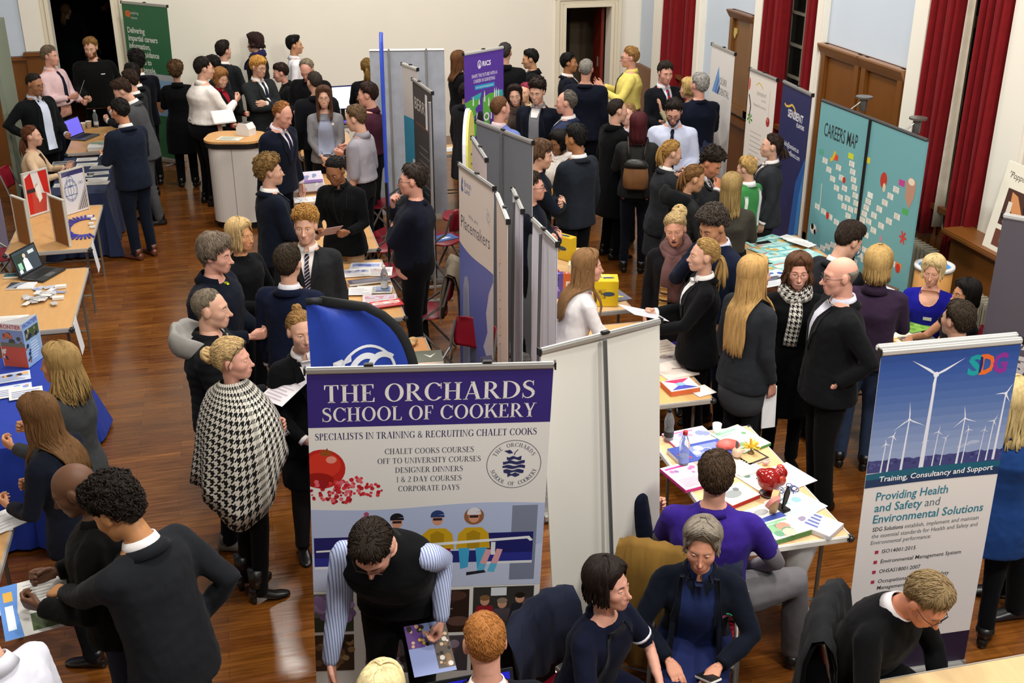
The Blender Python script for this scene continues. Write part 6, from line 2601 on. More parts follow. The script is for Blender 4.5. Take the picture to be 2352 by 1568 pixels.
che2=chair('crimson chair right of the hanging coat, by the magazine table',1.50,9.25,-90)
p=at(735,395,.6)
chair('crimson chair partly hidden behind the suited man and brochure stand',1.6,12.55,-90)
chj=chair('crimson chair with a grey coat hung on it, by the main aisle screen',1.62,8.9,-90) if False else None
coat_over('brown and cream coat hung over a chair by the magazine table',che2,'#7a6f5f',drop=.62,lift=.03)
coat_over('black jacket hung over the chair behind the leaflet chair',chc,'#14161a','jacket',.5,'leather',.03,.28)
o=coat_over('black jacket hung over the chair beside the maroon-shirted man',chair('crimson chair under a black jacket left of the man touching his chin',1.55,11.45,-60),'#131418','jacket',.5,'cloth',.04,.28)
# ------------------------------------------------------------------ things on the tables
def flat_item(label,pos,w,l,rot,base,draw=None,th=.002,name='leaflet',cat='leaflet',group=None,side=None,z=None,tiltx=0.0):
 """a sheet, brochure or book lying on a surface; pos is a plan point with height"""
 o=bpy.data.objects.new(name,None)
 COL.objects.link(o)
 o.location=(pos[0],pos[1],pos[2])
 o.rotation_euler=(tiltx,0,math.radians(rot))
 tag(o,label,cat,group)
 def f(u,v,h):
  return (u-w/2,l/2-v,th+h)
 m=MB()
 m.box((0,0,th/2),(w,l,th))
 b=m.build('cover' if th > .006 else 'sheet',mat(base,.4,'plain',.35),o)
 if th > .006:
  m=MB()
  m.box((0,0,th*.46),(w+.002,l+.002,th*.84))
  m.build('pages',mat(side or '#e6e2d8',.7),o)
 if draw:
  s=Sheet(w,l)
  draw(s)
  s.build('print',f,b)
 return o
R_=random.Random(77)
def pr_lines(col='#8f9096',n=10,head=None,pic=None,seed=1):
 def d(s):
  w,l=s.w,s.h
  v=.08*l
  if head:
   s.rect(.06*w,v,.7*w,v+.07*l,head)
  if pic:
   s.rect(.06*w,.2*l,.94*w,.55*l,pic[0])
   s.speck(.12*w,.24*l,.88*w,.5*l,pic[1:] or pic,6,.04*w,.12*w,seed)
  v0=(.6 if pic else .22)*l
  dv=(.95*l-v0)/n
  s.lines(.08*w,.92*w,v0,dv,n,dv*.35,col,seed)
 return d
def pr_cover(bg,blobs,title='#ffffff',seed=1):
 def d(s):
  w,l=s.w,s.h
  s.rect(.0,.0,w,l,bg)
  s.speck(.15*w,.35*l,.85*w,.85*l,blobs,7,.07*w,.2*w,seed)
  s.rect(.08*w,.08*l,.75*w,.17*l,title)
  s.rect(.08*w,.21*l,.5*w,.25*l,title)
 return d
TT=TZ+.001
# lit book table, front right
def tp(x,y,dz=0.0):
 p=at(x,y,TZ)
 return (p.x,p.y,TT+dz)
flat_item('green-edged stack of cookery magazines near the far end of the book table',tp(1700,1013),.24,.30,20,'#dfe6dc',pr_cover('#cfdac9',['#6f9a78','#a8806a','#4f7f62','#dfe6dc'],'#8fc0a0',1),.02,'magazine','magazine',side='#4f8a4a')
flat_item('white and pink open activity book beside the clear bottle',tp(1588,1010),.30,.24,8,'#eae6ea',pr_lines('#b4a8b8',7,'#cf6a9c',('#ddd0e0','#a888a8','#7f88b0'),2),.014,'book','book',side='#d85a9a')
flat_item('large blue textbook with red figures, behind the purple jumper',tp(1608,1045),.36,.20,8,'#2d3f8c',lambda s: (s.rect(0,0,s.w,s.h,'#3a4c9c'),s.line([(.02,.16),(.03,.08),(.05,.13),(.07,.08),(.085,.16)],.012,'#c23434'),s.rect(.12,.03,.33,.16,'#7a86b8'),s.speck(.14,.05,.32,.13,['#b3a8c4','#c8ccd8','#5a68a8'],8,.012,.03,3)),.03,'textbook','book',side='#d8d8e2')
flat_item('pink and white handbook left of the seated purple jumper',tp(1580,1098),.22,.28,12,'#e6dde4',pr_lines('#b07a9c',7,'#c8358c',('#cfbcd6','#7f68a0','#c86a9c'),4),.022,'book','book',side='#c8358c')
flat_item('white booklet behind the head of the purple jumper man',tp(1700,1072),.16,.22,15,'#e9e6da',pr_lines('#cfc8b8',8,None,None,5),.012,'booklet','booklet')
flat_item('dark framed card under the gold star ornament',tp(1722,1050),.17,.17,20,'#3a2f2a',lambda s: s.rect(.015,.015,s.w-.015,s.h-.015,'#c8a878'),.012,'card','card')
flat_item('white leaflet with a grey drawing in the middle of the book table',tp(1738,1095),.21,.28,18,'#ecebe8',pr_lines('#b8c4c0',8,None,('#c4d4ce','#7f9a90','#5a7a70'),6),.003)
flat_item('large white chart right of the middle leaflet',tp(1800,1098),.30,.26,18,'#f0eeea',pr_lines('#cfcfcc',10,None,None,7),.003,'chart','chart')
flat_item('red edged book with a grey bird, beside the purple sleeve',tp(1690,1142),.22,.17,20,'#e8e4e2',lambda s: (s.rect(0,0,s.w,s.h,'#e9e6e4'),s.disc(.09,.08,.06,'#8f9496',.04),s.disc(.14,.05,.02,'#6f7476')),.026,'book','book',side='#b8302c')
flat_item('blue and white cookery book in front of the wooden disc model',tp(1750,1193),.22,.17,18,'#e6e6ea',lambda s: (s.rect(0,0,s.w,s.h,'#e8e8ec'),s.rect(0,s.h*.65,s.w,s.h,'#3c4fa0'),s.disc(.12,.06,.05,'#9a9a9c',.03)),.03,'book','book',side='#36479a')
flat_item('green-spined thick magazine at the near end of the book table',tp(1800,1222),.24,.17,12,'#dfe4d8',pr_cover('#ccd8c6',['#b88a78','#7fa880','#c8b8a0','#5f8f70'],'#7fb890',8),.034,'magazine','magazine',side='#5a8a50')
flat_item('white magazine with blue columns at the near right corner of the book table',tp(1873,1208),.17,.25,35,'#e6e6e8',lambda s: (s.rect(0,0,s.w,s.h,'#ebebee'),[s.rect(.03+k*.035,.08,.05+k*.035,.16-.01*k,'#5f68a0') for k in range(4)],s.disc(.06,.05,.03,'#8a7f9a',.02)),.028,'magazine','magazine',side='#d8d8da')
flat_item('pale blue poster sheet curling near the right edge of the book table',tp(1825,1163),.30,.24,25,'#e6eaea',pr_lines('#9ab8c0',8,'#7fb0c4',('#bcd8dc','#8fb8c0','#d8e4e4'),9),.003,'poster_sheet','poster')
flat_item('small white card beneath the wooden disc model',tp(1795,1152),.18,.12,25,'#f0eee8',pr_lines('#c8c0b8',5,None,None,10),.002,'card','card')
# models on that table
def blob_thing(name,label,cat,pos,parts):
 """parts: (name, colour, [(centre, radii)...], rough, kind)"""
 t=thing(name,label,cat,pos)
 jobs,meta=[],[]
 for pn,col,bl,ro,kd in parts:
  s=Soup()
  for c,r in bl:
   V,Fs=_sphere((0,0,0),1,16,10)
   s.add(([(c[0]+v[0]*r[0],c[1]+v[1]*r[1],c[2]+v[2]*r[2]) for v in V],Fs))
  jobs.append((s.V,s.F,.006,2))
  meta.append((pn,col,ro,kd))
 for (pn,col,ro,kd),(V,Fs) in zip(meta,batch_remesh(jobs)):
  mesh_obj(pn,V,Fs,mat(col,ro,kd,.6),t,True)
 return t
blob_thing('anatomical_model','glossy red rounded anatomical model standing on the book table','model',tp(1765,1135),
 [('body','#8f1410',[((0,0,.10),(.075,.07,.07)),((.06,-.01,.14),(.04,.04,.04)),((-.04,.02,.13),(.04,.04,.035)),((.02,.0,.05),(.04,.04,.05))],.12,'plain'),
 ('highlight_lobe','#b8402c',[((.05,-.045,.11),(.03,.02,.035)),((.065,.01,.165),(.025,.025,.02))],.15,'plain'),('base','#3a1a14',[((0,0,.008),(.06,.06,.01))],.3,'plain')])
t=thing('wooden_model','round pale wooden disc model on a black stand with a dark leaf','model',tp(1775,1178),math.radians(20))
m=MB(); m.box((.02,0,.008),(.16,.09,.016),bev=.004); m.build('base',BLACKP,t)
m=MB(); V,Fs=loft_tube([(-.02,.0,.085),(.0,-.03,.085)],[.068,.068],24); m.add(V,Fs); m.build('disc',mat('#c8a070',.5,'wood'),t)
m=MB(); V,Fs=loft_tube([(-.05,-.03,.11),(-.05,-.05,.10)],[.05,.045],18); m.add(V,Fs); m.build('pink_layer',mat('#d88a80',.5),t)
m=MB(); m.prism([(.05,.02),(.08,.05),(.10,.11),(.085,.16),(.06,.12),(.055,.06)],-.006,.006,lambda x,y,z: (x,z-.02,y)); m.build('leaf',mat('#1c1412',.5),t)
t=thing('star_ornament','spiky gold star ornament on the dark framed card','ornament',tp(1724,1045,.013))
m=MB()
for k in range(26):
 v=Vector((R_.gauss(0,1),R_.gauss(0,1),abs(R_.gauss(0,1)))).normalized()
 m.tube([(0,0,.045),(v*.06+Vector((0,0,.045)))[:]],[.012,.001],5)
m.build('spikes',mat('#d8b23c',.35,'plain',.5,.4),t)
m=MB(); m.lathe((0,0,0),[(.02,0),(.022,.006),(.005,.02),(.005,.05)],12); m.build('stand',mat('#6a5326',.5),t)
blob_thing('salmon_box','salmon pink box with a dark printed mouth, far end of the book table','box',tp(1668,1035),[('box','#cf5a50',[((0,0,.04),(.07,.05,.04)),((.03,0,.035),(.06,.05,.035))],.5,'plain'),('print','#3a1a12',[((.02,-.045,.03),(.03,.012,.012))],.5,'plain')])
blob_thing('teapot_model','small cream pot with a dark grey bird on its lid beside the gold star','model',tp(1692,1055),[('pot','#cfae92',[((0,0,.05),(.035,.035,.035)),((.03,0,.06),(.02,.012,.012))],.4,'plain'),('bird','#4a4a4c',[((-.005,0,.10),(.012,.012,.026)),((-.01,0,.125),(.008,.008,.01))],.5,'plain'),('base','#8a6a50',[((0,0,.01),(.025,.025,.012))],.5,'plain')])
blob_thing('pink_toy','tiny pink piglet toy by itself on the book table','toy',tp(1758,1068),[('body','#d8a09a',[((0,0,.016),(.022,.014,.014)),((.02,0,.022),(.011,.01,.01))],.5,'plain')])
t=thing('spectacle_frames','tangle of blue and silver spectacle frames right of the red model','glasses',tp(1802,1128))
m=MB()
for k in range(6):
 cx,cy,rr=R_.uniform(-.05,.07),R_.uniform(-.03,.04),R_.uniform(.018,.03)
 m.tube([(cx+rr*math.cos(a),cy+rr*math.sin(a),.006+.012*(k % 3)+.006*math.sin(a)) for a in [2*math.pi*q/14 for q in range(15)]],.0028,5,False)
m.build('frames',mat('#3c4a8a',.3,'plain',.5,.3),t)
m=MB(); m.tube([(-.06,-.01,.006),(.0,.02,.012),(.08,.03,.006)],.003,5); m.build('arms',SILVER,t)
GLASS=mat('#dfe6ea',.06,'plain',.6,0.0,0.0,.12)
def bottle(label,pos,cap='#15181a',water='#cfd8dc',lab='#2a2a2a',h=.23,r=.032,tint=GLASS):
 t=thing('water_bottle',label,'bottle',pos,0,'plastic water bottles')
 m=MB()
 k=h/.23
 m.lathe((0,0,0),[(r*.8,0),(r,.008*k),(r,.07*k),(r*.88,.10*k),(r,.13*k),(r*.98,.155*k),(r*.6,.188*k),(r*.4,.2*k),(r*.4,.21*k)],18)
 m.build('bottle',tint,t,True)
 m=MB(); m.lathe((0,0,.207*k),[(r*.46,0),(r*.48,.004),(r*.46,.02*k),(r*.3,.024*k)],14); m.build('cap',mat(cap,.4),t)
 m=MB(); m.lathe((0,0,.035*k),[(r*1.01,0),(r*1.01,.04*k)],18); m.build('paper_label',mat(lab,.5),t)
 return t
bottle('clear water bottle with a black cap at the corner of the book table',tp(1535,1012))
bottle('tall clear bottle with a red cap and blue label on the book table',tp(1569,1072),'#a8242a',lab='#7f93c8',h=.25)
p=at(1641,995,TZ)
t=thing('plastic_cup','frosted plastic cup at the far edge of the book table','cup',(p.x,p.y-.03,TT))
m=MB(); m.lathe((0,0,0),[(.022,0),(.03,.085),(.027,.085),(.02,.01)],16); m.build('cup',mat('#e9ecee',.2,'plain',.5),t,True)
# white net hanging under that table
m=MB()
m.tube([(2.86,4.92,.70),(2.90,4.95,.35),(2.93,4.9,.05)],[.14,.05,.03],10)
m.tube([(2.93,4.9,.3),(2.98,4.86,.06)],.012,6)
m.tube([(2.93,4.9,.05),(3.02,4.84,.015)],[.03,.04],8)
tag(m.build('white_bag',mat('#cfcdcb',.7,'cloth'),None,True),'white cloth bag knotted and hanging under the near end of the book table','bag')
# brochure table
def bp(x,y,dz=0.0): return tp(x,y,dz)
m_=flat_item('purple cloth runner showing between the papers, brochure table',tp(1545,820,0),.40,.50,5,'#3a2a86',None,.003,'table_runner','cloth')
flat_item('beige booklet at the far end of the brochure table',tp(1524,802,.005),.20,.24,10,'#d3c4b6',pr_lines('#b8a89a',4,None,None,1),.012,'booklet','booklet')
flat_item('open grey catalogue with small pictures on the brochure table',tp(1540,828,.005),.34,.22,5,'#cfc9c6',pr_lines('#a8a0a0',5,None,('#c8bcb8','#8a7470','#a89a94'),2),.010,'catalogue','catalogue')
flat_item('large cream booklet in the middle of the brochure table',tp(1555,852,.005),.32,.26,12,'#ddd0c6',lambda s: s.line([(.12,.12),(.22,.15)],.01,'#8a5a50'),.016,'booklet','booklet')
flat_item('yellow leaflet half hidden by the white banner, brochure table',tp(1522,868,.003),.16,.12,10,'#d8a838',pr_lines('#f0e0b0',4,'#e8d8b0',None,3),.003)
def d_colour(s):
 cs=['#8f3a9c','#2f9c8a','#d8dcde','#c8305a','#d88a2c','#b8c83a','#4a4aa8','#5a8ad0']
 for k in range(8):
  a=k*.785
  s.poly([(.12,.09),(.12+.2*math.cos(a),.09+.2*math.sin(a)),(.12+.2*math.cos(a+.785),.09+.2*math.sin(a+.785))],cs[k])
 s.disc(.12,.09,.045,'#7fa8e0')
_m=flat_item('stack of brightly coloured prospectuses at the near end of the brochure table',tp(1562,894),.22,.17,5,'#d8dcde',None,.04,'prospectus','booklet',side='#c8663a')
s=Sheet(.22,.17)
for k,c in enumerate(['#8f3a9c','#2f9c8a','#c8305a','#d88a2c','#b8c83a','#4a4aa8']):
 s.poly([(.11,.085),(.01+.2*(k % 3)/2,.01 if k < 3 else .16),(.01+.2*((k+1) % 3)/2,.01 if k < 3 else .16)],c)
s.disc(.11,.085,.035,'#7fa8e0',.025)
s.build('print',lambda u,v,h: (u-.11,.085-v,.04+h),_m)
flat_item('small blank white card at the near right corner of the brochure table',tp(1612,898),.15,.14,15,'#e6e0da',None,.004,'card','card')
# yellow boxes
def carton(label,pos,d,rot,col,side=None,draw=None,name='carton',tilt=0.0):
 t=thing(name,label,'box',pos,math.radians(rot))
 t.rotation_euler[0]=tilt
 m=MB(); m.box((0,0,d[2]/2),d,bev=.003); b=m.build('box',mat(col,.4,'plain',.4),t)
 if draw:
  s=Sheet(d[0],d[2]); draw(s,0)
  s.build('print',lambda u,v,h: (u-d[0]/2,-d[1]/2-h,d[2]-v),b)
  s=Sheet(d[0],d[1]); draw(s,1)
  s.build('lid_print',lambda u,v,h: (u-d[0]/2,d[1]/2-v,d[2]+h),b,text_name='lid_lettering')
 return t
def d_yel(s,i):
 s.rect(.0,s.h*.3,s.w*.5,s.h*.7,'#c0a02a') if i == 0 else s.rect(.02,.02,s.w*.7,s.h*.6,'#e6d26a')
 s.speck(.03,s.h*.35,s.w*.45,s.h*.65,['#7a5f18','#8f7020'],5,.008,.014,2)
 s.disc(s.w*.6,s.h*.5,.05,'#3c4a5a',.02)
carton('upright yellow box with a dark oval picture, far end of the yellow box table',(at(1291,590,TZ).x,at(1291,590,TZ).y-.03,TT),(.24,.09,.22),-55,'#d8b52a',None,d_yel)
carton('yellow box standing beside the long haired girl in the white blouse',(at(1390,695,TZ).x,at(1390,695,TZ).y,TT),(.20,.18,.22),-15,'#d9b81e',None,d_yel)
def d_org(s,i):
 s.rect(0,0,s.w*.35,s.h,'#54458a'); s.rect(s.w*.42,s.h*.3,s.w*.95,s.h*.75,'#d8cabc'); s.speck(.03,.04,s.w*.3,s.h*.9,['#8a7ab8','#3a2f6a'],6,.01,.025,3)
 s.speck(s.w*.45,s.h*.4,s.w*.9,s.h*.7,['#8a6a5a','#b88a7a'],8,.008,.02,4)
carton('orange picture box with a violet panel, left on the yellow box table',(at(1308,685,TZ).x,at(1308,685,TZ).y+.02,TT),(.34,.06,.22),-15,'#b8582a',None,d_org)
carton('small cream carton behind the long haired girl',(at(1318,634,TZ).x,at(1318,634,TZ).y,TT),(.10,.12,.12),-20,'#d8cfa8',None,None)
carton('pale wooden block box near the far edge of the yellow box table',(at(1330,612,TZ).x,at(1330,612,TZ).y,TT),(.06,.10,.16),-20,'#cdb48a',None,None)
carton('narrow red carton beside the white banner pole',(at(1271,668,TZ).x+.02,at(1271,668,TZ).y,TT),(.03,.12,.2),0,'#b02a2c',None,None)
flat_item('grey magazine at the right edge of the yellow box table',tp(1416,680),.17,.24,10,'#6a6a78',pr_cover('#6a6a7a',['#d8c84a','#8a8a9a'],'#a8a8b8',3),.006,'magazine','magazine')
# narrow table with leaflets by the boy in the dark blazer
flat_item('black and green picture leaflet on the narrow beech table',tp(1285,548),.24,.18,15,'#1f2420',lambda s: (s.rect(.01,.01,s.w-.01,s.h-.01,'#2a2f2a'),s.line([(.04,.14),(.12,.06),(.2,.12)],.02,'#7fae5a'),s.speck(.05,.04,.2,.14,['#d8dcd0','#4a6a4a'],6,.008,.02,3)),.004)
flat_item('pink leaflet pile beyond the black picture leaflet',tp(1262,530),.24,.14,15,'#d8a8b8',pr_lines('#b84a7a',3,'#b03a6a',('#c8889a','#8a2a4a'),4),.008,'leaflet','leaflet')
# map table
k=0
rr=random.Random(8)
for i,(x,y) in enumerate(((1745,555),(1772,552),(1800,556),(1760,572),(1790,576),(1815,584),(1770,592),(1800,600),(1785,620),(1815,615),(1795,640),(1845,590))):
 p=at(x,y,TZ)
 flat_item('folded turquoise map sheet spread on the map table',(p.x,p.y,TT+.002*i),.30,.21,rr.uniform(0,30),'#8fc4c4',pr_lines('#e0e8e4',5,'#d85a3a' if i % 3 == 0 else '#5aa0a8',('#b8dcd8','#d8e4d0','#c8a85a','#5aa8b0'),i),.003,'map_sheet','map','turquoise maps on the map table')
for i,(x,y) in enumerate(((1775,640),(1770,655))):
 p=at(x,y,TZ)
 flat_item(('white printed sheet with blue spots at the near end of the map table','white text sheet at the very near corner of the map table')[i],(p.x,p.y,TT+.03),.28,.20,12,'#e8e8e8',pr_lines('#9aa0b0',8,None,('#dfe6ee','#3a5aa8','#6a8ac8') if i == 0 else None,20+i),.003)
for i in range(3):
 p=at(1822+i*9,556+i*5,TZ)
 flat_item('white folded programme in the fanned row on the map table',(p.x,p.y,TT+.03+.003*i),.12,.26,25,'#e4e4e2',pr_lines('#a8a8b0',8,None,None,30+i),.003,'programme','leaflet','fanned programmes')
p=at(1752,562,TZ)
flat_item('black phone lying at the far end of the map table',(p.x,p.y,TT+.012),.16,.07,10,'#121416',None,.01,'phone','phone')
# clothed table by the wall
flat_item('green field picture leaflet on the white cloth',(at(2108,752,TZ).x,at(2108,752,TZ).y,TT+.01),.28,.18,10,'#7fb04a',lambda s: (s.rect(0,0,s.w,s.h,'#86b84e'),s.speck(.02,.02,.26,.16,['#a8cc6a','#6a9a3a'],14,.01,.03,2)),.003)
flat_item('yellow lettered leaflet on the white cloth beside the turbine banner',(at(2075,785,TZ).x,at(2075,785,TZ).y,TT+.01),.24,.17,5,'#e8e0c8',lambda s: (s.rect(.02,.03,.12,.14,'#d8a02a'),s.rect(.05,.05,.09,.12,'#e8e0c8'),s.speck(.13,.03,.22,.15,['#5a5048','#8a7a6a','#d8c8a8'],8,.01,.02,3)),.003)
flat_item('grey photo leaflet between the green and yellow ones',(at(2110,785,TZ).x,at(2110,785,TZ).y,TT+.012),.28,.16,-5,'#8a8480',lambda s: s.speck(.02,.02,.26,.14,['#3a3430','#b8b0a8','#6a6058','#d8d0c8'],20,.012,.03,4),.003)
# laptops
def laptop(label,pos,rot,w=.34,d=.23,open_=105,screen='#5a6aa8',col='#3a3c3e',draw=None,emit=.6,parent_name='laptop'):
 t=thing(parent_name,label,'laptop',pos,math.radians(rot))
 m=MB(); m.box((0,0,.009),(w,d,.016),bev=.004); b=m.build('base',mat(col,.4,'plain',.5),t)
 m=MB(); m.box((0,.03,.0175),(w*.86,d*.5,.002)); m.build('keyboard',mat('#141516',.6),b)
 m=MB(); m.box((0,-d*.3,.0175),(w*.3,d*.25,.0015)); m.build('touchpad',mat('#55585a',.4),b)
 a=math.radians(open_-90)
 c,s_=math.cos(a),math.sin(a)
 def L(x,z,y): # hinge frame: x across, z up the lid, y out of the screen (towards the user)
  return (x,d/2+z*s_-y*c,.016+z*c+y*s_)
 m=MB()
 V=[L(x,z,y) for y in (0,-.008) for x,z in ((-w/2,0),(w/2,0),(w/2,d),(-w/2,d))]
 m.add(V,[(0,1,2,3),(7,6,5,4),(0,4,5,1),(1,5,6,2),(2,6,7,3),(3,7,4,0)])
 lid=m.build('lid',mat('#1a1b1d',.4,'plain',.5),t)
 m=MB()
 m.add([L(x,z,.001) for x,z in ((-w*.46,d*.07),(w*.46,d*.07),(w*.46,d*.95),(-w*.46,d*.95))],[(0,1,2,3)])
 m.build('screen',mat(screen,.3,'plain',.3,0,emit),lid)
 if draw:
  s=Sheet(w*.92,d*.88)
  draw(s)
  for q in s.items:
   pass
  V,Fs,M,ms=[],[],[],[]
  for P,pf,colr,lay,kd in s.items:
   mm_=mat(colr,.3,'plain',.3,0,emit)
   if mm_ not in ms: ms.append(mm_)
   bb=len(V)
   V += [L(pp[0]-w*.46,d*.95-pp[1],.0015+.0002*lay) for pp in P]
   Fs += [tuple(i+bb for i in q) for q in pf]
   M += [ms.index(mm_)]*len(pf)
  mesh_obj('screen_picture',V,Fs,ms,lid,False,M)
 return t
def d_scr(s):
 s.rect(0,0,s.w,s.h,'#39434a'); s.rect(.01,.02,s.w*.5,s.h*.9,'#2c3a34')
 s.poly([(.10,.19),(.11,.09),(.14,.07),(.17,.09),(.19,.19)],'#cdd6e0'); s.disc(.14,.055,.02,'#c8b0a0'); s.rect(.03,.10,.08,.16,'#8ab8a0'); s.rect(.02,.16,.06,.19,'#dfe4ea'); s.rect(.2,.03,.28,.06,'#b8c0c0')
laptop('black laptop showing a figure in white on the bare beech table',(at(100,632,TZ).x+.0,at(100,632,TZ).y,TT),62,screen='#39434a',draw=d_scr,emit=.5,col='#2c2d2e')
laptop('silver laptop with violet screen between cups and suited men',(at(195,316,TZ).x,at(195,316,TZ).y,TT),62,screen='#6a62d8',emit=.8,col='#55585c')
def d_term(s):
 s.rect(0,0,s.w,s.h,'#1c1c98')
 for kk,(t_,wd) in enumerate((('Before processing agents in 2 or 3nm',.16),('"Shrink" memory is processing',.13),('which may not be supported if not using the latest',.22))):
  s.text(t_,.012,.026+kk*.014+(.006 if kk == 2 else 0),.008,'#e6e6f6',width=wd)
p=at(1085,1562,.95)
table('small table under the blue screen laptop at the bottom edge',.42,1.16,3.30,3.82,TOPC)
laptop('black laptop with a bright blue text screen at the bottom edge',(.75,3.60,TT),2,w=.40,d=.27,open_=108,screen='#1c1c98',draw=d_term,emit=.9,col='#1c1d1f')
# monitor
p=at(782,245,TZ+.1)
t=thing('computer_monitor','glowing white monitor on the back table beside the ponytailed girl','monitor',(p.x,15.72,TT),math.radians(4))
m=MB(); m.box((0,0,.30),(.50,.03,.32),bev=.006); m.build('casing',mat('#2a2a60',.4),t)
m=MB(); m.add([(-.235,-.0165,.155),(.235,-.0165,.155),(.235,-.0165,.445),(-.235,-.0165,.445)],[(0,1,2,3)]); m.build('screen',mat('#dfe6ff',.4,'plain',.3,0,1.5),t)
m=MB(); m.box((0,.02,.08),(.05,.02,.16)); m.box((0,.0,.006),(.22,.16,.012),bev=.004); m.build('stand',BLACKP,t)
t=thing('laptop','open dark laptop with violet keys in front of the white monitor','laptop',(p.x+.02,15.48,TT),0)
m=MB(); m.box((0,0,.009),(.36,.22,.016),bev=.004); m.build('base',BLACKP,t)
m=MB(); m.box((0,.02,.018),(.3,.12,.002)); m.build('keyboard',mat('#4a40b8',.4,'plain',.3,0,.3),t)
# left tables
def lp(x,y,z=TZ):
 p=at(x,y,z)
 return (p.x,p.y,z+.001)
 # table screens: two L shaped cork boards with printed faces
def screen_L(label,cork,face,fr):
 """a cork panel and a printed panel standing at an angle on the table"""
 c=Vector(((cork[0][0]+face[1][0])/2,(cork[0][1]+face[1][1])/2,TT))
 t=thing('table_screen',label,'display board',c)
 fm=mat('#c3bfb4',.4,'plain',.5)
 for nm,(a,b),col in (('cork_panel',cork,mat('#8a5a2c',.8,'wood')),('printed_panel',face,mat('#cfcdd0',.5))):
  A,B=Vector((a[0]-c.x,a[1]-c.y,0)),Vector((b[0]-c.x,b[1]-c.y,0))
  e=(B-A).normalized()
  n=e.cross(Vector((0,0,1)))
  w=(B-A).length
  mid=(A+B)/2
  ang=math.atan2(e.y,e.x)
  m=MB(); m.box((mid.x,mid.y,.225),(w,.018,.44),rz=ang); p=m.build(nm,col,t)
  m=MB(); m.box((mid.x,mid.y,.45),(w+.02,.026,.014),rz=ang)
  for q in (A,B):
   m.box((q.x,q.y,.225),(.016,.026,.45),rz=ang)
  m.build('frame',fm,p)
  if nm == 'printed_panel':
   s=Sheet(w,.44); fr(s)
   s.build('print',lambda u,v,h,A=A,e=e,n=n: (A+e*u+n*(.009+h)+Vector((0,0,.444-v)))[:],p)
def fit(s,w0=.40):
 k=s.w/w0
 s.items=[(P*np.array([k,1]),a,b,c,d) for P,a,b,c,d in s.items]
def d_red(s):
 s.rect(0,0,s.w,s.h,'#d8d4d4'); s.poly([(0,.05),(.12,.0),(.16,.22),(.08,.42),(0,.42)],'#c0261e'); s.poly([(.24,0),(.40,0),(.40,.26),(.30,.22)],'#c0261e'); s.poly([(.1,.2),(.34,.24),(.30,.42),(.08,.42)],'#b8463a')
 s.disc(.2,.2,.05,'#c89a80',.08); s.poly([(.16,.16),(.24,.12),(.26,.28),(.2,.32)],'#e6e2dc'); s.rect(.02,.16,.16,.2,'#3a2c2c')
 s.items[0]=(s.items[0][0]*np.array([.40/s.w,1]),)+s.items[0][1:]
 fit(s)
def d_globe(s):
 s.rect(0,0,s.w,s.h,'#d4d4da'); s.rect(0,0,s.w,.05,'#3a3a6a'); s.poly([(0,0),(.2,0),(0,.06)],'#54547a')
 for k in (.12,.08,.035):
  s.ring(.14,.20,.115 if k == .12 else k+.02,.006,'#2c4a80')
 s.ring(.14,.11,.06,.006,'#2c4a80')
 s.line([(.03,.16),(.25,.16)],.006,'#2c4a80'); s.line([(.03,.25),(.25,.25)],.006,'#2c4a80'); s.line([(.14,.05),(.14,.32)],.006,'#2c4a80')
 s.text('CIRO',.28,.16,.03,'#4a5a80',width=.08)
 s.poly([(.2,.42),(.40,.16),(.40,.42)],'#a8a4a8')
 for k in range(4): s.line([(.24+k*.04,.42),(.40,.22+k*.05)],.01,'#5a5054')
 s.items[0]=(s.items[0][0]*np.array([.40/s.w,1]),)+s.items[0][1:]
 s.items[1]=(s.items[1][0]*np.array([.40/s.w,1]),)+s.items[1][1:]
 fit(s)
screen_L('left cork table screen with a red picture on its printed side',((-2.093,11.26),(-1.949,11.06)),((-2.10,12.02),(-1.90,12.22)),d_red)
screen_L('right cork table screen with a blue globe on its printed side',((-1.748,11.18),(-1.601,10.97)),((-1.745,12.0),(-1.545,12.2)),d_globe)
for i in range(26):
 a=math.radians(80+215*i/25)
 cx,cy=lp(196,522)[:2]
 r=.24
 m=MB(); m.box((0,0,.004),(.14,.020,.006),bev=.002)
 o=m.build('lanyard',mat('#2d2f9c',.5,'cloth'))
 o.location=(cx+r*math.cos(a)*.85,cy+r*math.sin(a)*1.35,TT+.0015*(i % 3))
 o.rotation_euler=(0,0,a)
 tag(o,'blue lanyard laid out in the fan by the globe screen','lanyard','fanned blue lanyards')
for i,(x,y) in enumerate(((207,500),(215,506),(210,516),(213,524))):
 m=MB(); m.box((0,0,.012),(.05,.035,.022),bev=.003)
 o=m.build('card_pack',mat('#dcdad4',.5)); o.location=lp(x,y); tag(o,'small white card pack at the right edge of the lanyard table','card','white card packs')
 # things on the laptop table
flat_item('teal phone case on the laptop table',lp(32,636),.15,.08,-5,'#1d5a68',lambda s: s.rect(.03,.03,.12,.05,'#0f2a30'),.02,'phone_case','phone case')
flat_item('black and white brochure left of the card heap',lp(50,658),.22,.15,-10,'#d8d8da',lambda s: (s.rect(0,0,s.w*.4,s.h,'#2a2f3a'),s.poly([(0,.15),(.08,.0),(.14,0),(.06,.15)],'#8a8f9a')),.012,'brochure','brochure')
flat_item('white printed page at the left edge of the laptop table',lp(22,736),.26,.20,-3,'#e2dfdb',pr_lines('#b8b4b4',7,None,None,41),.002,'page','paper')
for i,(x,y) in enumerate(((140,661),(134,687))):
 m=MB(); m.box((0,0,.012),(.09,.05,.024),bev=.002)
 o=m.build('card_box',mat('#e0ddd8',.5)); o.location=lp(x,y); tag(o,('white card box above the heap of badges','white card box on the heap of badges')[i],'box')
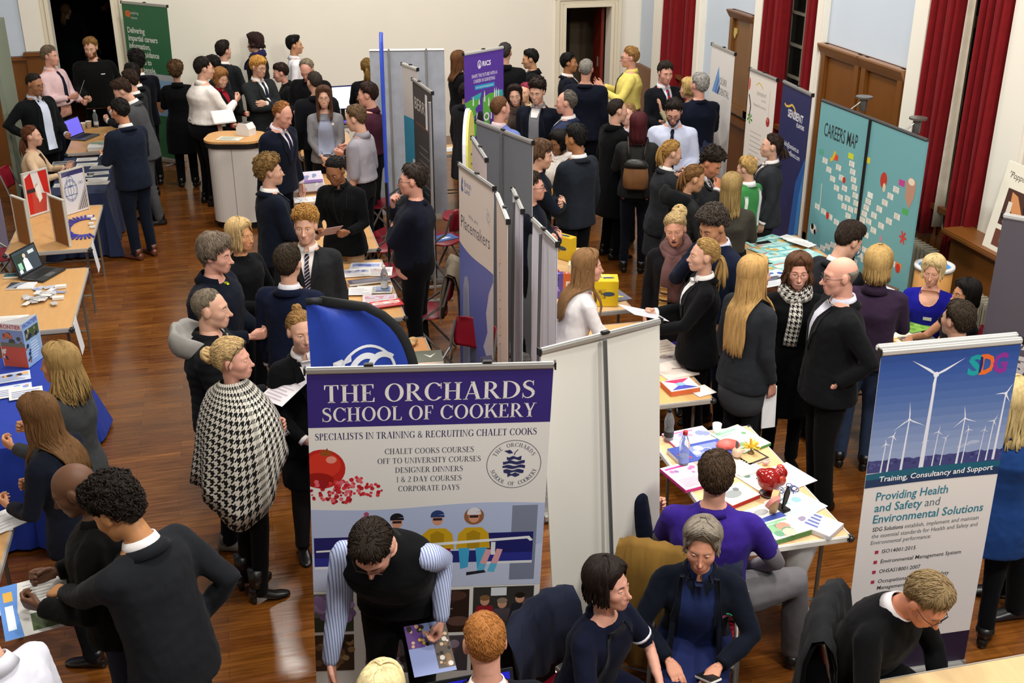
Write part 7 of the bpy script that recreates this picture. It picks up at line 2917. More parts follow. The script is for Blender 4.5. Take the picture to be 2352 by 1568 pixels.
for i in range(34):
 x,y=R_.gauss(100,16),R_.gauss(688 if i > 8 else 668,8)
 c=R_.choice(['#d8d6d2','#c8c6c8','#b8b4b0','#e2e0da','#a9a6a8']) if i > 8 else R_.choice(['#8f98b8','#b8bcc8','#d8d8dc'])
 m=MB(); m.box((0,0,0),(.085,.05,.0008))
 o=m.build('name_card',mat(c,.4)); p=lp(x,y); o.location=(p[0],p[1],TT+.003+.0009*i); o.rotation_euler=(R_.uniform(-.03,.03),R_.uniform(-.03,.03),R_.uniform(0,3))
 tag(o,'small white card in the heap beside the laptop','card','heap of white cards')
t=thing('coffee_jar','small lidded jar behind the open laptop at the left edge','jar',lp(40,622))
m=MB(); m.lathe((0,0,0),[(.04,0),(.045,.02),(.045,.10),(.035,.125)],16); m.build('jar',mat('#6a4a30',.3,'plain',.5),t,True)
m=MB(); m.lathe((0,0,.125),[(.036,0),(.038,.03),(.02,.034)],16); m.build('lid',mat('#b8b4ac',.3,'plain',.5,.5),t,True)
# notices clipped on table ends
for i,(x,y,z1) in enumerate(((166,735,.66),(216,560,.66))):
 p=at(x,y,.68)
 m=MB(); m.add([(-.0,-.09,.0),(.0,.09,.0),(.03,.09,-.27),(.03,-.09,-.27),(-.003,-.09,.0),(-.003,.09,.0),(.027,.09,-.27),(.027,-.09,-.27)],[(0,1,2,3),(7,6,5,4),(0,4,5,1),(1,5,6,2),(2,6,7,3),(3,7,4,0)])
 o=m.build('hanging_notice',mat('#d9dbe0',.5)); o.location=(-1.375 if i == 0 else -1.405,(9.02 if i == 0 else 10.98),.735); tag(o,('white paper notice hanging from the near corner of the laptop table','white paper notice hanging from the corner of the lanyard table')[i],'notice')
 # navy cloth table leaflets
for i,(x,y,b,nm) in enumerate(((145,374,'#9a9c9e',0),(200,366,'#d8d6d0',1),(200,378,'#cfd0c8',2),(140,388,'#b8b8b6',3),(128,403,'#8f9092',4),(190,402,'#c8c8c4',5),(225,398,'#b9b9b6',6),(222,412,'#c4c2be',7),(175,418,'#cfc8b4',8),(150,425,'#bdbdbd',9),(232,384,'#a8a8a8',10),(225,420,'#aaa69e',11))):
 p=at(x,y,TZ+.01)
 flat_item(['grey photo sheet on the navy cloth by the seated woman','cream leaflet at the far edge of the navy cloth','cream leaflet with green trim on the navy cloth','long pale strip leaflet on the navy cloth','dark photo sheet at the left of the navy cloth','white leaflet in the middle of the navy cloth','white card cluster right of the middle leaflet','white cards at the near right of the navy cloth','cream booklet behind the globe screen','pale sheet behind the red picture screen','small white logo card beside the navy suit','grey folder at the near right corner of the navy cloth'][nm],
  (p.x,p.y,TZ+.009),.24 if i not in (3,) else .36,.15,R_.uniform(-8,8),b,pr_lines('#8a8a88',5,None,('#5a5c5e','#7a7c7e','#4a4a4a') if nm in (0,4) else None,50+i),.003)
for i,(x,y) in enumerate(((192,288),(205,284))):
 t=thing('paper_cup',('white paper cup left of the other beside the violet laptop','taller placed white paper cup next to the water bottle')[i],'cup',lp(x,y+10))
 m=MB(); m.lathe((0,0,0),[(.028,0),(.04,.09),(.042,.092),(.037,.092),(.026,.008)],18); m.build('cup',mat('#e2ddd4',.6),t,True)
p=lp(222,292)
bottle('clear water bottle behind the paper cups at the back left',p,'#cfd4d6',lab='#c8ccd0')
carton('white flat carton on the small back left table',lp(232,343),(.30,.18,.05),0,'#dcdad6')
flat_item('green and white leaflets on the small back left table',lp(226,330),.22,.16,20,'#a8c0b0',pr_lines('#4f7a64',5,None,None,66),.006)
# podium cabinet
px_,py_=at(540,312,1.06).x,at(540,312,1.06).y
t=thing('podium_cabinet','white rounded podium cabinet with an oak top, left of the suited man','podium',(px_,py_,0),-YAW)
def oval(w,d,r=.18,n=8):
 P=[]
 for cx,cy,a0 in ((w/2-r,d/2-r,0),(-w/2+r,d/2-r,90),(-w/2+r,-d/2+r,180),(w/2-r,-d/2+r,270)):
  for k in range(n+1):
   a=math.radians(a0+90*k/n)
   P.append((cx+r*math.cos(a),cy+r*math.sin(a)))
 return P
m=MB(); m.prism(oval(.62,.50),.08,.97); m.build('body',mat('#dcd6cf',.4,'plain',.4),t)
m=MB(); m.prism(oval(.58,.46),.0,.08); m.build('plinth',BLACKP,t)
m=MB(); m.prism(oval(.68,.56,.2),.97,1.03); m.build('black_band',BLACKP,t)
m=MB(); m.prism(oval(.69,.57,.2),1.03,1.055); m.build('top',mat('#c8965c',.4,'wood',.4),t)
m=MB(); m.box((.0,-.2505,.52),(.004,.004,.88)); m.build('door_seam',mat('#5a5652',.6),t)
q=at(515,290,1.06)
k=thing('tablet_stand','white tablet kiosk tilted on a stalk, standing on the podium cabinet','tablet',(q.x,q.y,1.056),-YAW+.5)
m=MB(); m.box((0,0,0),(.27,.024,.20),bev=.008,mtx=Matrix.Rotation(math.radians(-50),3,'X')); o=m.build('tablet',mat('#d4cfca',.35,'plain',.5),k); o.location=(0,0,.12)
m=MB(); m.tube([(0,.02,0),(0,.03,.05),(0,.0,.11)],[.028,.02,.022],12); m.build('stalk',mat('#dcd8d2',.35),k,True)
q=at(566,308,1.06)
k=thing('label_printer','small white receipt printer on the podium cabinet','printer',(q.x,q.y,1.056),-YAW-.4)
m=MB(); m.prism([(-.09,0),(.09,0),(.09,.08),(.05,.14),(-.04,.14),(-.09,.09)],-.07,.07,lambda x,y,z: (x,z,y)); m.build('body',mat('#dfdbd6',.4),k)
m=MB(); m.box((.0,0,.143),(.08,.1,.006)); m.build('lid',mat('#3a3a3c',.4),k)
q=at(528,318,1.06)
flat_item('loose printed papers on top of the podium cabinet',(q.x,q.y,1.057),.28,.18,-25,'#d9d4c8',pr_lines('#6a7a5a',5,'#8a9a6a',None,70),.004,'papers','paper')
# brochure stand and magazines on the aisle tables
p=at(706,425,TZ+.08)
t=thing('brochure_stand','tilted purple and white brochure stand left of the woman with the leaflet','brochure stand',(p.x,p.y,TT),.08)
m=MB(); m.box((0,0,.10),(.36,.02,.20),mtx=Matrix.Rotation(math.radians(-50),3,'X')); b=m.build('board',mat('#d3cfd6',.5),t)
s=Sheet(.34,.28)
s.rect(0,0,.34,.12,'#cfc8d8'); s.rect(0,.12,.34,.16,'#7a5a9a'); s.speck(.02,.02,.32,.11,['#9a80b0','#b8a8c8','#7a8ab0'],12,.012,.03,3); s.rect(.0,.17,.34,.28,'#a8a0a0'); s.speck(.02,.18,.32,.27,['#c8a8a0','#8a7a98','#b8b8b8'],10,.012,.03,4)
s.build('print',lambda u,v,h: (u-.17,-.10+(.28-v)*.62-h*.7,.035+(.28-v)*.62+h*.7),b)
p=at(712,458,TZ)
flat_item('white diagram leaflet in front of the brochure stand',(p.x,p.y,TT),.34,.2,0,'#dcd9da',lambda s: (s.line([(.03,.04),(.08,.12),(.05,.17)],.008,'#6a9ab8'),s.line([(.12,.06),(.14,.16)],.008,'#b89a98'),s.line([(.2,.05),(.22,.16)],.008,'#b8a898'),s.lines(.25,.33,.05,.03,4,.008,'#9a9898',2)),.003)
rr=random.Random(31)
names=['glossy blue photo magazine at the far end of the magazine table','white catalogue with building pictures, upper on the magazine table','folded city brochure left on the magazine table','grey bound folder across the magazine table','landscape photo brochure in the middle of the magazine table','white leaflet left of the landscape brochure','pink and white brochure near the flag edge','red topped leaflet at the near edge of the magazine table','small blue photo card beside the bottle on the magazine table']
for i,(x,y,w_,l_,b,pc) in enumerate(((840,612,.28,.2,'#c8ccda',('#8f9cc8','#c8b8a8','#5a68a8')),(862,625,.30,.22,'#dcd8d6',('#b8b0b8','#8a90b0','#c8a898')),(820,628,.24,.2,'#d8d4d0',('#a8a8b8','#6a7098')),(848,650,.36,.10,'#5a5668',None),(860,668,.30,.18,'#cfccc4',('#a8a078','#8a9ab8','#c8b890')),(828,672,.2,.18,'#d8d6d8',None),(872,690,.28,.18,'#d8c8cc',('#b88a98','#c8b8c8')),(888,702,.26,.14,'#c83a3c',('#e0d8d4','#d8a8a0')),(880,668,.12,.10,'#8a9cc8',None))):
 p=at(x,y,TZ)
 flat_item(names[i],(p.x,p.y,TT+.0025*i),w_,l_,rr.uniform(-14,14),b,pr_lines('#a8a4a8',4,None,pc,80+i),.004 if i != 3 else .02,'brochure','brochure')
bottle('clear empty water bottle among the magazines',tp(884,668),'#d8dadc',lab='#d4d4d0')
p=at(958,815,TZ)
flat_item('olive green box lid with white print on the orange topped table',(p.x,p.y-.1,TT),.34,.2,-5,'#55584a',lambda s: s.poly([(.2,.06),(.25,.1),(.3,.05),(.25,.13)],'#d8d6cc'),.03,'box_lid','box')
blob_thing('crumpled_paper','crumpled tan paper on the orange topped table','paper',(at(938,795,TZ).x,at(938,795,TZ).y,TT),[('paper','#c8a06a',[((0,0,.02),(.06,.04,.02)),((.04,.03,.03),(.04,.03,.03)),((-.03,.03,.02),(.03,.03,.02))],.8,'paper')])
q=at(1028,572,.45)
flat_item('blue leaflet with a white open-book mark on the centre chair',(chb.location.x,chb.location.y,.459),.26,.18,20,'#3a5a98',lambda s: (s.rect(0,0,s.w,s.h,'#4468a8'),s.poly([(.06,.12),(.12,.06),(.13,.13)],'#d8e0ea'),s.poly([(.2,.12),(.14,.06),(.13,.13)],'#d8e0ea')),.003)
# back tables
p=at(1042,342,TZ)
flat_item('white sheet on the narrow table behind the purple banner',(p.x,p.y,TT),.28,.2,20,'#e2e0da',pr_lines('#b8b8b8',5,None,None,90),.003,'page','paper')
p=at(1372,318,TZ)
flat_item('white sheet on the small table by the lobby doorway',(max(4.12,p.x),p.y,TT),.24,.2,20,'#e2e0da',pr_lines('#b8b8b8',5,None,None,91),.003,'page','paper')
bottle('clear water bottle on the small table by the lobby doorway',(4.35,14.0,TT),'#d0d4d8',lab='#c8c8cc')
bottle('second water bottle with red label by the lobby doorway',(4.22,13.95,TT),'#d0d4d8',lab='#a83a4a')
p=at(792,345,TZ)
flat_item('white papers on the table behind the smiling woman',(p.x,p.y,TT),.3,.22,-5,'#e0ddd6',pr_lines('#b8b4b4',5,None,None,92),.006,'papers','paper')
# blue cloth table: three sided leaflet stand and leaflets
p=at(55,835,TZ)
t=thing('leaflet_stand','three-sided printed card stand in red and blue on the royal blue cloth','leaflet stand',(p.x,p.y,TZ+.012),.1)
A,B,C_=Vector((-.13,-.02,0)),Vector((.04,-.12,0)),Vector((.14,.06,0))
for nm,a,b,dr in (('red_face',A,B,0),('blue_face',B,C_,1),('back_face',C_,A,2)):
 e=(b-a).normalized(); n=e.cross(Vector((0,0,1))); w_=(b-a).length
 m=MB()
 q=[a,b,b-n*.003,a-n*.003]
 m.add([(v.x,v.y,z) for z in (0,.34) for v in q],[(3,2,1,0),(4,5,6,7),(0,1,5,4),(1,2,6,5),(2,3,7,6),(3,0,4,7)])
 o=m.build(nm,mat('#d4d2d4',.5),t)
 s=Sheet(w_,.34)
 if dr == 0:
  s.rect(0,.03,w_,.34,'#b8503c'); s.rect(0,0,w_,.05,'#d8cfcc'); s.rect(0,.05,w_,.15,'#7a8ab0'); s.speck(.02,.08,w_-.02,.15,['#8a4a34','#4a4a3a','#b86a4a'],9,.01,.03,2); s.speck(.01,.2,.05,.32,['#3a3a3a','#d8c8b8'],6,.008,.015,3); s.rect(0,.15,w_,.18,'#6a6a5a')
  s.text('FRONTIER',.01,.04,.03,'#a83a3a',width=w_*.9,bold=.02)
 elif dr == 1:
  s.rect(0,0,w_,.34,'#8fb0d8'); s.text('FRONTIER',.01,.04,.03,'#3a3aa8',width=w_*.9,bold=.02); s.rect(.02,.06,w_-.01,.14,'#4a5a3a'); s.speck(.03,.07,w_-.03,.13,['#d8c87a','#2a2a4a','#8a8a7a'],9,.008,.02,4); s.speck(.01,.16,.06,.32,['#2a3a5a','#a85a4a','#4a4a4a'],7,.01,.018,5); s.lines(.07,w_-.02,.17,.02,7,.006,'#e6ecf4',3)
 s.build('print',lambda u,v,h,a=a,e=e,n=n: ((a+e*u+n*h).x,(a+e*u+n*h).y,.34-v),o)
for i,(x,y,lb) in enumerate(((32,866,'blue photo leaflet with standing figures on the royal blue cloth'),(35,895,'pale map leaflet on the royal blue cloth'),(10,905,'white card at the left edge of the royal blue cloth'),(60,905,'white leaflet behind the long brown hair'))):
 p=at(x,y,TZ+.01)
 flat_item(lb,(p.x,p.y,TZ+.011+.002*i),.22,.16,10,'#c8d0e0' if i < 2 else '#dcdad8',pr_lines('#6a80b8',4,None,('#9ab0d8','#3a3a4a','#d8a86a') if i == 0 else (('#dfe4ee','#d88a6a','#7a9ad0') if i == 1 else None),100+i),.003)
for i,(x,y) in enumerate(((8,1060),(6,1140),(20,1420))):
 p=at(x,y,TZ)
 flat_item(['white papers beside the long brown hair at the left edge','white page below the brown haired girl at the left edge','white crumpled sheet under the newspaper at the left edge'][i],(min(p.x,-1.5),max(4.7,min(p.y,6.0)),TT+.003*i),.3,.22,15+20*i,'#dad8d8',pr_lines('#b8b4b8',5,None,None,110+i),.004,'page','paper')
 # right wall: radiators, drum, bin
def radiator(label,y0,y1,X,h=.68):
 t=thing('radiator',label,'radiator',(X,(y0+y1)/2,0))
 L=y1-y0
 n=int(L/.062)
 m=MB()
 for k in range(n):
  y=-L/2+(k+.5)*L/n
  m.box((0,y,h/2+.06),(.13,L/n*.72,h),bev=.016)
 m.build('columns',mat('#8f8a7a',.45,'plain',.4),t)
 m=MB()
 for z in (.12,h):
  m.tube([(0,-L/2,z),(0,L/2,z)],.03,8)
 for s_ in (-1,1):
  m.box((0,s_*(L/2-.1),.04),(.06,.03,.08))
 m.build('pipes',mat('#857f70',.45),t)
 return t
radiator('grey ribbed radiator beneath the tall window behind the map display',8.05,9.4,RIGHT-.12)
radiator('grey ribbed radiator behind the woman in royal blue',7.95-1.25,7.95,RIGHT-.40)
p=at(2130,590,.98)
t=thing('cardboard_drum','tall tan drum with white rim and blue inside beside the radiator','drum',(p.x,p.y-.12,0))
m=MB(); m.lathe((0,0,0),[(.155,0),(.155,.92)],28); m.build('body',mat('#b98548',.6,'paper'),t,True)
m=MB(); m.lathe((0,0,.92),[(.165,0),(.168,.02),(.165,.035),(.135,.035),(.13,.015)],28); m.build('rim',mat('#dcdcdc',.4),t,True)
m=MB(); m.lathe((0,0,.93),[(.13,0),(.13,.012)],24); m.build('lid',mat('#3f8fd8',.4),t)
t=thing('waste_bin','black waste bin beside the map display and radiator','bin',(5.62,7.72,0))
m=MB(); m.lathe((0,0,0),[(.12,0),(.155,.40),(.165,.42),(.15,.42),(.115,.02)],22); m.build('bin',BLACKP,t,True)
# grey-green board at the far left edge and a lilac banner
m=MB(); m.box((0,0,1.13),(.05,.9,2.24),bev=.006)
o=m.build('partition_board',mat('#7c8474',.7)); o.location=(-2.62,15.05,0); tag(o,'tall grey green partition board at the far left edge','board')
roller('lilac banner edge at the far left behind the crimson chair',(-2.62,12.9),(-2.40,12.3),1.5,'#9a9ccc',None,clips=())
# metal stand foot of the charcoal banner
t=thing('banner_stand','tall thin silver banner pole with a cross foot right of the man in navy','stand',(1.80,10.55,0))
m=MB(); m.tube([(0,0,.02),(.0,.0,2.0)],.014,8); m.build('pole',SILVER,t)
m=MB(); m.box((0,0,.012),(.36,.05,.02),bev=.004,rz=.1); m.box((.0,0,.16),(.14,.03,.02)); m.build('foot',SILVER,t)
t=thing('backpack','dark rucksack with colourful bags on the floor under the yellow box table','bag',(2.42,7.95,0))
m=MB(); V,Fs=rings([(0,0,z,w,d) for z,w,d in ((0,.13,.1),(.05,.17,.13),(.25,.16,.12),(.36,.12,.09),(.40,.06,.05))],18,2.6); m.add(V,Fs); m.build('body',mat('#2c3a38',.8,'cloth'),t,True)
m=MB(); V,Fs=rings([(0,-.12,z,w,d) for z,w,d in ((.05,.10,.04),(.08,.12,.05),(.18,.11,.05),(.2,.08,.03))],14,2.6); m.add(V,Fs); m.build('pocket',mat('#1f2a4a',.8,'cloth'),t,True)
# ------------------------------------------------------------------ the people
BLK,NAV,CHA,GRY='#121317','#171d2f','#23262c','#4b4c50'
WH='#dedad6'
f='f'
# --- far left and back left
person('person with a fair ponytail in a dark coat, seen from behind inside the left doorway',(150,8),1.66,5,f,top=('coat','#20252d'),hair=('pony','dirty',{'len': .22,'at': (0,-.11,.0)}),bottom=('trousers',BLK))
person('person in black standing deep in the left doorway, barely lit',(236,-14),1.78,15,top=('jacket','#1a2030'),hair=('short','dark'))
person('grey haired person in a pink shirt and dark tie by the left doorway',(112,106),1.76,105,head=(-5,8,0),arms=('frontlow','front'),top=('shirt','#d9b9bb'),bottom=('trousers','#161a2c'),hair=('short','greybrown'),skin='pink',tie='#1b2036',fat=1.12,extra=(('belt',),))
person('ginger bearded person in a black zip jacket in front of the left doorway',(205,87),1.80,165,head=(10,18,0),arms=('pocket','frontlow'),top=('jacket','#151614'),hair=('short','#7d5a30'),beard='#7a4a26',skin='fair',fat=1.15,extra=(('badge',-.11,1.30,.05,.012,'#c8c8c8','chest_mark'),))
person('person with glasses, open dark suit and pale blue shirt, hand on hip, far left',(76,168),1.74,120,head=(-5,20,0),arms=('frontlow','hip'),top=('blazer','#15181b'),shirt='#c3cbdc',hair=('crop','#1d1712'),skin='#9a6a4a',glasses='thin',fat=1.1,extra=('open',))
person('seated person in a beige jumper with both hands raised, beside the navy cloth',(70,288),1.66,82,f,lean=8,head=(0,5,0),arms=('gest','gest'),top=('sweater','#c9ac8c'),hair=('pony','#5a3520',{'len': .2,'at': (0,-.1,-.02)}),skin='fair',seat=.45,bottom=('trousers','#22202a'),extra=(('panel',[(1.30,-.006,.006),(1.36,-.03,.03),(1.42,-.05,.05)],'#4a2f20','scarf'),))
person('person with tight black curls in a navy blazer, nearest the green banner',(311,119),1.74,330,arms=('front','front'),top=('blazer','#12151f'),shirt=WH,hair=('curly','black'),skin='tan')
person('black haired person in a dark blazer half hidden among the back left students',(299,146),1.70,290,head=(0,15,0),top=('blazer','#1b1d22'),shirt=WH,hair=('short','black'),skin='tan',arms=('front','front'))
person('brown haired person in a charcoal blazer behind the grey suited student',(294,161),1.70,285,head=(0,12,0),top=('blazer','#26282c'),shirt=WH,hair=('short','#2e2018'),arms=('front','front'))
person('quiff haired person in a grey suit looking down at the laptop table',(277,184),1.74,265,lean=12,head=(-5,35,0),top=('blazer','#4a4b4e'),bottom=('trousers','#4a4b4e'),shirt=WH,tie='#15171c',hair=('quiff','#33241a'),arms=('front','front'),stride=.06)
person('person in a navy suit and brown shoes, back to us, by the navy cloth',(272,228),1.74,308,lean=4,head=(0,22,0),top=('blazer','#1c2434'),bottom=('trousers','#1a2130'),shirt=WH,hair=('short','#15110e'),skin='tan',shoe='#5a2f1c',arms=('front','front'))
person('brown curly haired person in a long black coat, back to us, near the green banner',(402,143),1.62,350,f,top=('coat','#121214'),hair=('curly','#4f3822'),bottom=('trousers',BLK),arms=('front','front'))
person('person in a white shirt and belt, back turned, gesturing beside the podium cabinet',(467,132),1.82,52,lean=6,head=(15,12,0),arms=('down',((.10,.36,1.26),(.6,-.6,-.6),(-.3,.6,.5),(-.8,0,.4),'grip')),top=('shirt','#e2dad3'),bottom=('trousers','#121114'),hair=('short','#1b1410'),skin='fair',tie=('#6a2236','tiestripe'),fat=1.3,extra=(('belt',),))
person('dark haired person half hidden behind the white shirted one',(486,128),1.72,285,head=(0,25,0),top=('blazer','#171b26'),shirt=WH,hair=('short','black'),skin='tan')
person('person with a light brown bob, red top and black jacket, smiling downward',(505,157),1.62,120,f,head=(10,25,0),top=('blazer','#15161a'),shirt='#8f1626',hair=('bob','#8a5f34',{'len': .08,'front': 55}),expr='smile',arms=('front','frontlow'))
person('dark haired person in a charcoal suit holding a phone, back turned, by the back wall',(512,95),1.74,25,head=(10,5,0),top=('blazer','#25282b'),bottom=('trousers','#1c1e22'),shirt=WH,hair=('quiff','#1e1512'),arms=('frontlow','frontlow'))
person('person with dark wavy hair and black coat laughing to the left at the back wall',(583,80),1.70,285,f,head=(-10,10,8),top=('coat','#141318'),hair=('bob','#2c1a18',{'len': .05,'front': 46,'wave': .012,'cap': 'curly','flare': .1}),expr='smile',extra=(('scarf','#1c1745','cloth',.2),))
person('ginger haired person in glasses and grey suit with crossed arms',(592,130),1.74,130,head=(-5,15,0),arms=('cross','cross2'),top=('blazer','#2b2e30'),bottom=('trousers','#1f2124'),shirt=WH,tie='#252b42',hair=('fringe','#b3823e'),glasses=1,skin='fair')
person('short dark haired person in a black jacket leaning left beside the ginger haired one',(642,146),1.64,255,f,lean=14,head=(0,20,0),top=('jacket','#17191a'),hair=('short','#2a1a15'),expr='smile',arms=('front','front'),skin='pink')
person('black haired person in a white shirt and rucksack straps, profile against the back wall',(676,83),1.72,82,top=('shirt','#dcdbe0'),hair=('quiff','#100e0d'),skin='olive',extra=(('panel',[(1.18,.09,.13),(1.30,.085,.125),(1.42,.08,.11)],'#20242e','strap',.012),('panel',[(1.18,-.13,-.09),(1.30,-.125,-.085),(1.42,-.11,-.08)],'#20242e','strap',.012)))
person('grey haired person in a black fleece looking down behind the gilet wearer',(703,136),1.76,190,lean=8,head=(0,42,0),top=('jacket','#131317'),hair=('receding','#776a58'),skin='pink',arms=('front','front'),fat=1.1)
person('person with cropped dark hair in a black gilet, back to us, by the monitor table',(720,163),1.78,335,head=(-10,10,0),top=('jacket','#17191f'),hair=('crop','#2e2720'),skin='fair',fat=1.08)
person('smiling person with long brown hair and glasses, grey cardigan, hands clasped',(742,198),1.68,172,f,head=(0,8,0),arms=('clasp','clasp'),top=('cardigan','#747377'),bottom=('skirt','#131318','#131318'),hair=('long','#4a2f22',{'len': .24,'front': 50,'wave': .006}),expr='smile',glasses='thin',skin='fair',extra=(('panel',[(.98,-.10,.10),(1.1,-.10,.10),(1.2,-.095,.095),(1.3,-.085,.085),(1.38,-.06,.06)],'#8d93a8','blouse',.012),('badge',-.07,1.33,.06,.025,'#d8cdb8')))
person('reddish haired person in a navy suit looking down to the right by the podium cabinet',(648,234),1.80,118,lean=10,head=(0,30,0),top=('blazer','#151b2b'),bottom=('trousers','#131826'),shirt='#d6ccd2',tie='#1c2444',hair=('receding','#8a5a30'),skin='pink',fat=1.12)
person('person in a dark maroon shirt facing left beside the blue flag',(842,190),1.80,275,head=(0,12,0),top=('shirt','#46202f'),bottom=('trousers','#141316'),hair=('short','#2a1a14'),skin='pink',arms=('frontlow','frontlow'),fat=1.08)
person('person in a pale grey shirt, sleeves rolled, hands behind, facing left by the tables',(815,243),1.78,288,head=(0,20,0),top=('rolled','#97929a'),bottom=('trousers','#17161a'),hair=('short','#5a4630'),skin='fair',arms=('down','down'),extra=(('belt',),))
person('person with a fair ponytail in a black blazer, back to us, at the back wall',(842,133),1.66,355,f,top=('blazer','#16181d'),bottom=('trousers',BLK),hair=('pony','#6f5428',{'len': .2,'at': (0,-.11,.01)}),arms=('front','front'))
person('person with light brown curls in a navy suit, side on, by the reddish haired suit',(618,361),1.74,62,head=(12,5,0),top=('blazer','#161c2b'),bottom=('trousers','#141926'),shirt=WH,hair=('curly','#71552f'),skin='fair',arms=('frontlow','frontlow'))
person('person with tied back black hair and beige trousers reading a leaflet',(768,360),1.72,190,f,lean=6,head=(12,32,0),top=('blazer','#111214'),shirt='#0f1012',bottom=('trousers','#b3906c'),hair=('bun','#15110f',{'bun': .03,'at': (0,-.105,.02)}),skin='brown',arms=('front','front'),extra=('cuff',))
person('person in black glasses and a navy jumper with hand on chin, right of the tables',(945,378),1.80,278,head=(-5,8,0),top=('sweater','#181c2b'),bottom=('trousers','#101013'),hair=('short','#2a211c'),skin='pink',glasses=1,arms=('cross','chin'),fat=1.18)
# --- middle left group
person('person with a blonde bob in a black top holding a small item, middle left',(549,504),1.66,118,f,head=(0,6,0),top=('sweater','#15161a'),bottom=('trousers',BLK),hair=('bob','#b99c6c',{'len': .10,'front': 42}),skin='#c08860',arms=('frontlow','front'))
person('grey haired person in a navy coat facing right, behind the older man in the hood',(492,543),1.78,100,lean=6,head=(0,12,0),top=('jacket','#151a29'),bottom=('trousers','#14161c'),hair=('wavy','#6e6052'),skin='pink',fat=1.15,arms=('frontlow','front'),extra=(('panel',[(1.425,-.012,.012),(1.44,-.012,.012)],'#b8c02a','collar_trim',.012),))
person('dark haired person in a navy suit, back to us, facing the boy with the tie',(660,563),1.74,12,head=(0,0,0),top=('blazer','#161d35'),bottom=('trousers','#141a2c'),shirt='#d8d8e0',hair=('short','#2e2419'),skin='fair')
person('curly fair haired person in a charcoal suit and striped tie facing us',(699,482),1.74,176,head=(4,6,0),top=('blazer','#2b2d30'),bottom=('trousers','#1f2124'),shirt='#d8d0cc',tie=('#221c2c','tiestripe'),hair=('curltop','#a5793f'),skin='fair',expr='neutral',arms=('down','down'))
person('older grey haired person in a black quilted jacket with a grey hood',(480,662),1.78,84,head=(4,8,0),top=('puffer','#1c1e22'),bottom=('jeans','#171920'),hair=('thin','#6a5f50'),skin='fair',fat=1.1,shoe='#6a655c',arms=('down','front'),extra=(('hood','#8d8a86'),))
person('blonde person wrapped in a black and white houndstooth poncho, back to us',(530,779),1.70,52,f,head=(38,4,0),top=('poncho','#cccccc'),bottom=('slim','#0f0f11'),hair=('updo','#b5986a',{'bun': .045,'at': (0,-.11,.03)}),skin='pink',glasses='up',arms=('cross','cross2'),extra=(('poncho',),('clip',),'heels'))
person('person with a fair top bun, white blouse and black blazer behind the blue flag',(688,716),1.68,152,f,head=(0,8,0),top=('blazer','#131417'),shirt='#e2dcda',bottom=('skirt','#131316','#15151a'),hair=('bun','#8d6a3e',{'bun': .03,'at': (0,-.05,.115)}),skin='fair',arms=('down',((.10,.22,.98),(.8,-.5,-.3),(-.9,.3,-.3),(-.2,-1,0),'relax')),fat=.97)
# --- lower left
person('blonde person in a grey blazer facing left beside the royal blue cloth',(128,789),1.68,275,f,head=(0,6,0),top=('blazer','#3d3f41'),bottom=('trousers','#1b1c20'),hair=('long','#917548',{'len': .20,'front': 62,'flare': .10,'wave': .009,'n': 240,'w': .0072}),skin='#b98360',arms=('front','front'),shirt='#b98360',extra=('cuff',))
person('person with long dark blond hair and dark jacket at the lower left edge',(80,907),1.64,285,f,lean=10,head=(0,20,0),top=('blazer','#171b28'),bottom=('trousers','#15161c'),hair=('long','#5f4226',{'len': .36,'front': 55,'n': 190,'wave': .006}),skin='#b98360',arms=('front','front'))
person('bald person in a black jacket looking down beside the curly haired student',(160,1064),1.78,262,lean=8,head=(0,32,0),top=('jacket','#141414'),bottom=('jeans','#262c3c'),hair=('none','#201812'),skin='#5f3f2c',arms=('front','front'),fat=1.12)
person('person with dark curls in a charcoal suit reaching out to a newspaper, lower left',(256,1110),1.80,298,lean=12,head=(-10,38,0),top=('blazer','#24262b'),bottom=('trousers','#141419'),shirt='#e2dfe0',hair=('curly','#1c1510'),skin='#b07c50',arms=(((.06,.50,1.20),(.8,-.4,-.6),(-.1,1,0),(-.2,0,-1),'grip'),'pocket'),extra=(('watch',0),'cuff'))
person('person in a white shirt cut off by the bottom left corner',(-92,1380),1.74,290,lean=16,head=(0,30,0),top=('shirt','#cfd0dc'),bottom=('trousers','#15151a'),hair=('short','#2a2018'),arms=('front','down'))
# --- in front of the cookery banner
person('person in a black gilet and blue striped shirt bending forward before the cookery banner',(853,1198),1.80,184,lean=38,head=(8,58,0),top=('gilet','#131417'),bottom=('trousers','#100f12'),hair=('short','#231a13'),skin='pink',glasses='thin',arms=(('down','grip',(-.02,-.16,.14)),('down','flat',(.03,.0,0))),extra=(('sleeves','#b9c2dc','stripe'),('watch',0)),shirt=None)
person('pale blonde head at the bottom edge below the striped shirt',(876,1534),1.64,10,f,top=('sweater','#2a2a30'),bottom=('trousers',BLK),hair=('bob','#d8c494',{'len': .08}),seat=.45)
person('ginger haired person with a white collar, back to us, at the blue screen laptop',(1112,1413),1.74,352,head=(-2,22,0),lean=6,top=('blazer','#1a1c26'),shirt='#e4e2e4',hair=('crop','#96602f'),skin='pink',seat=.62,arms=('front','front'))
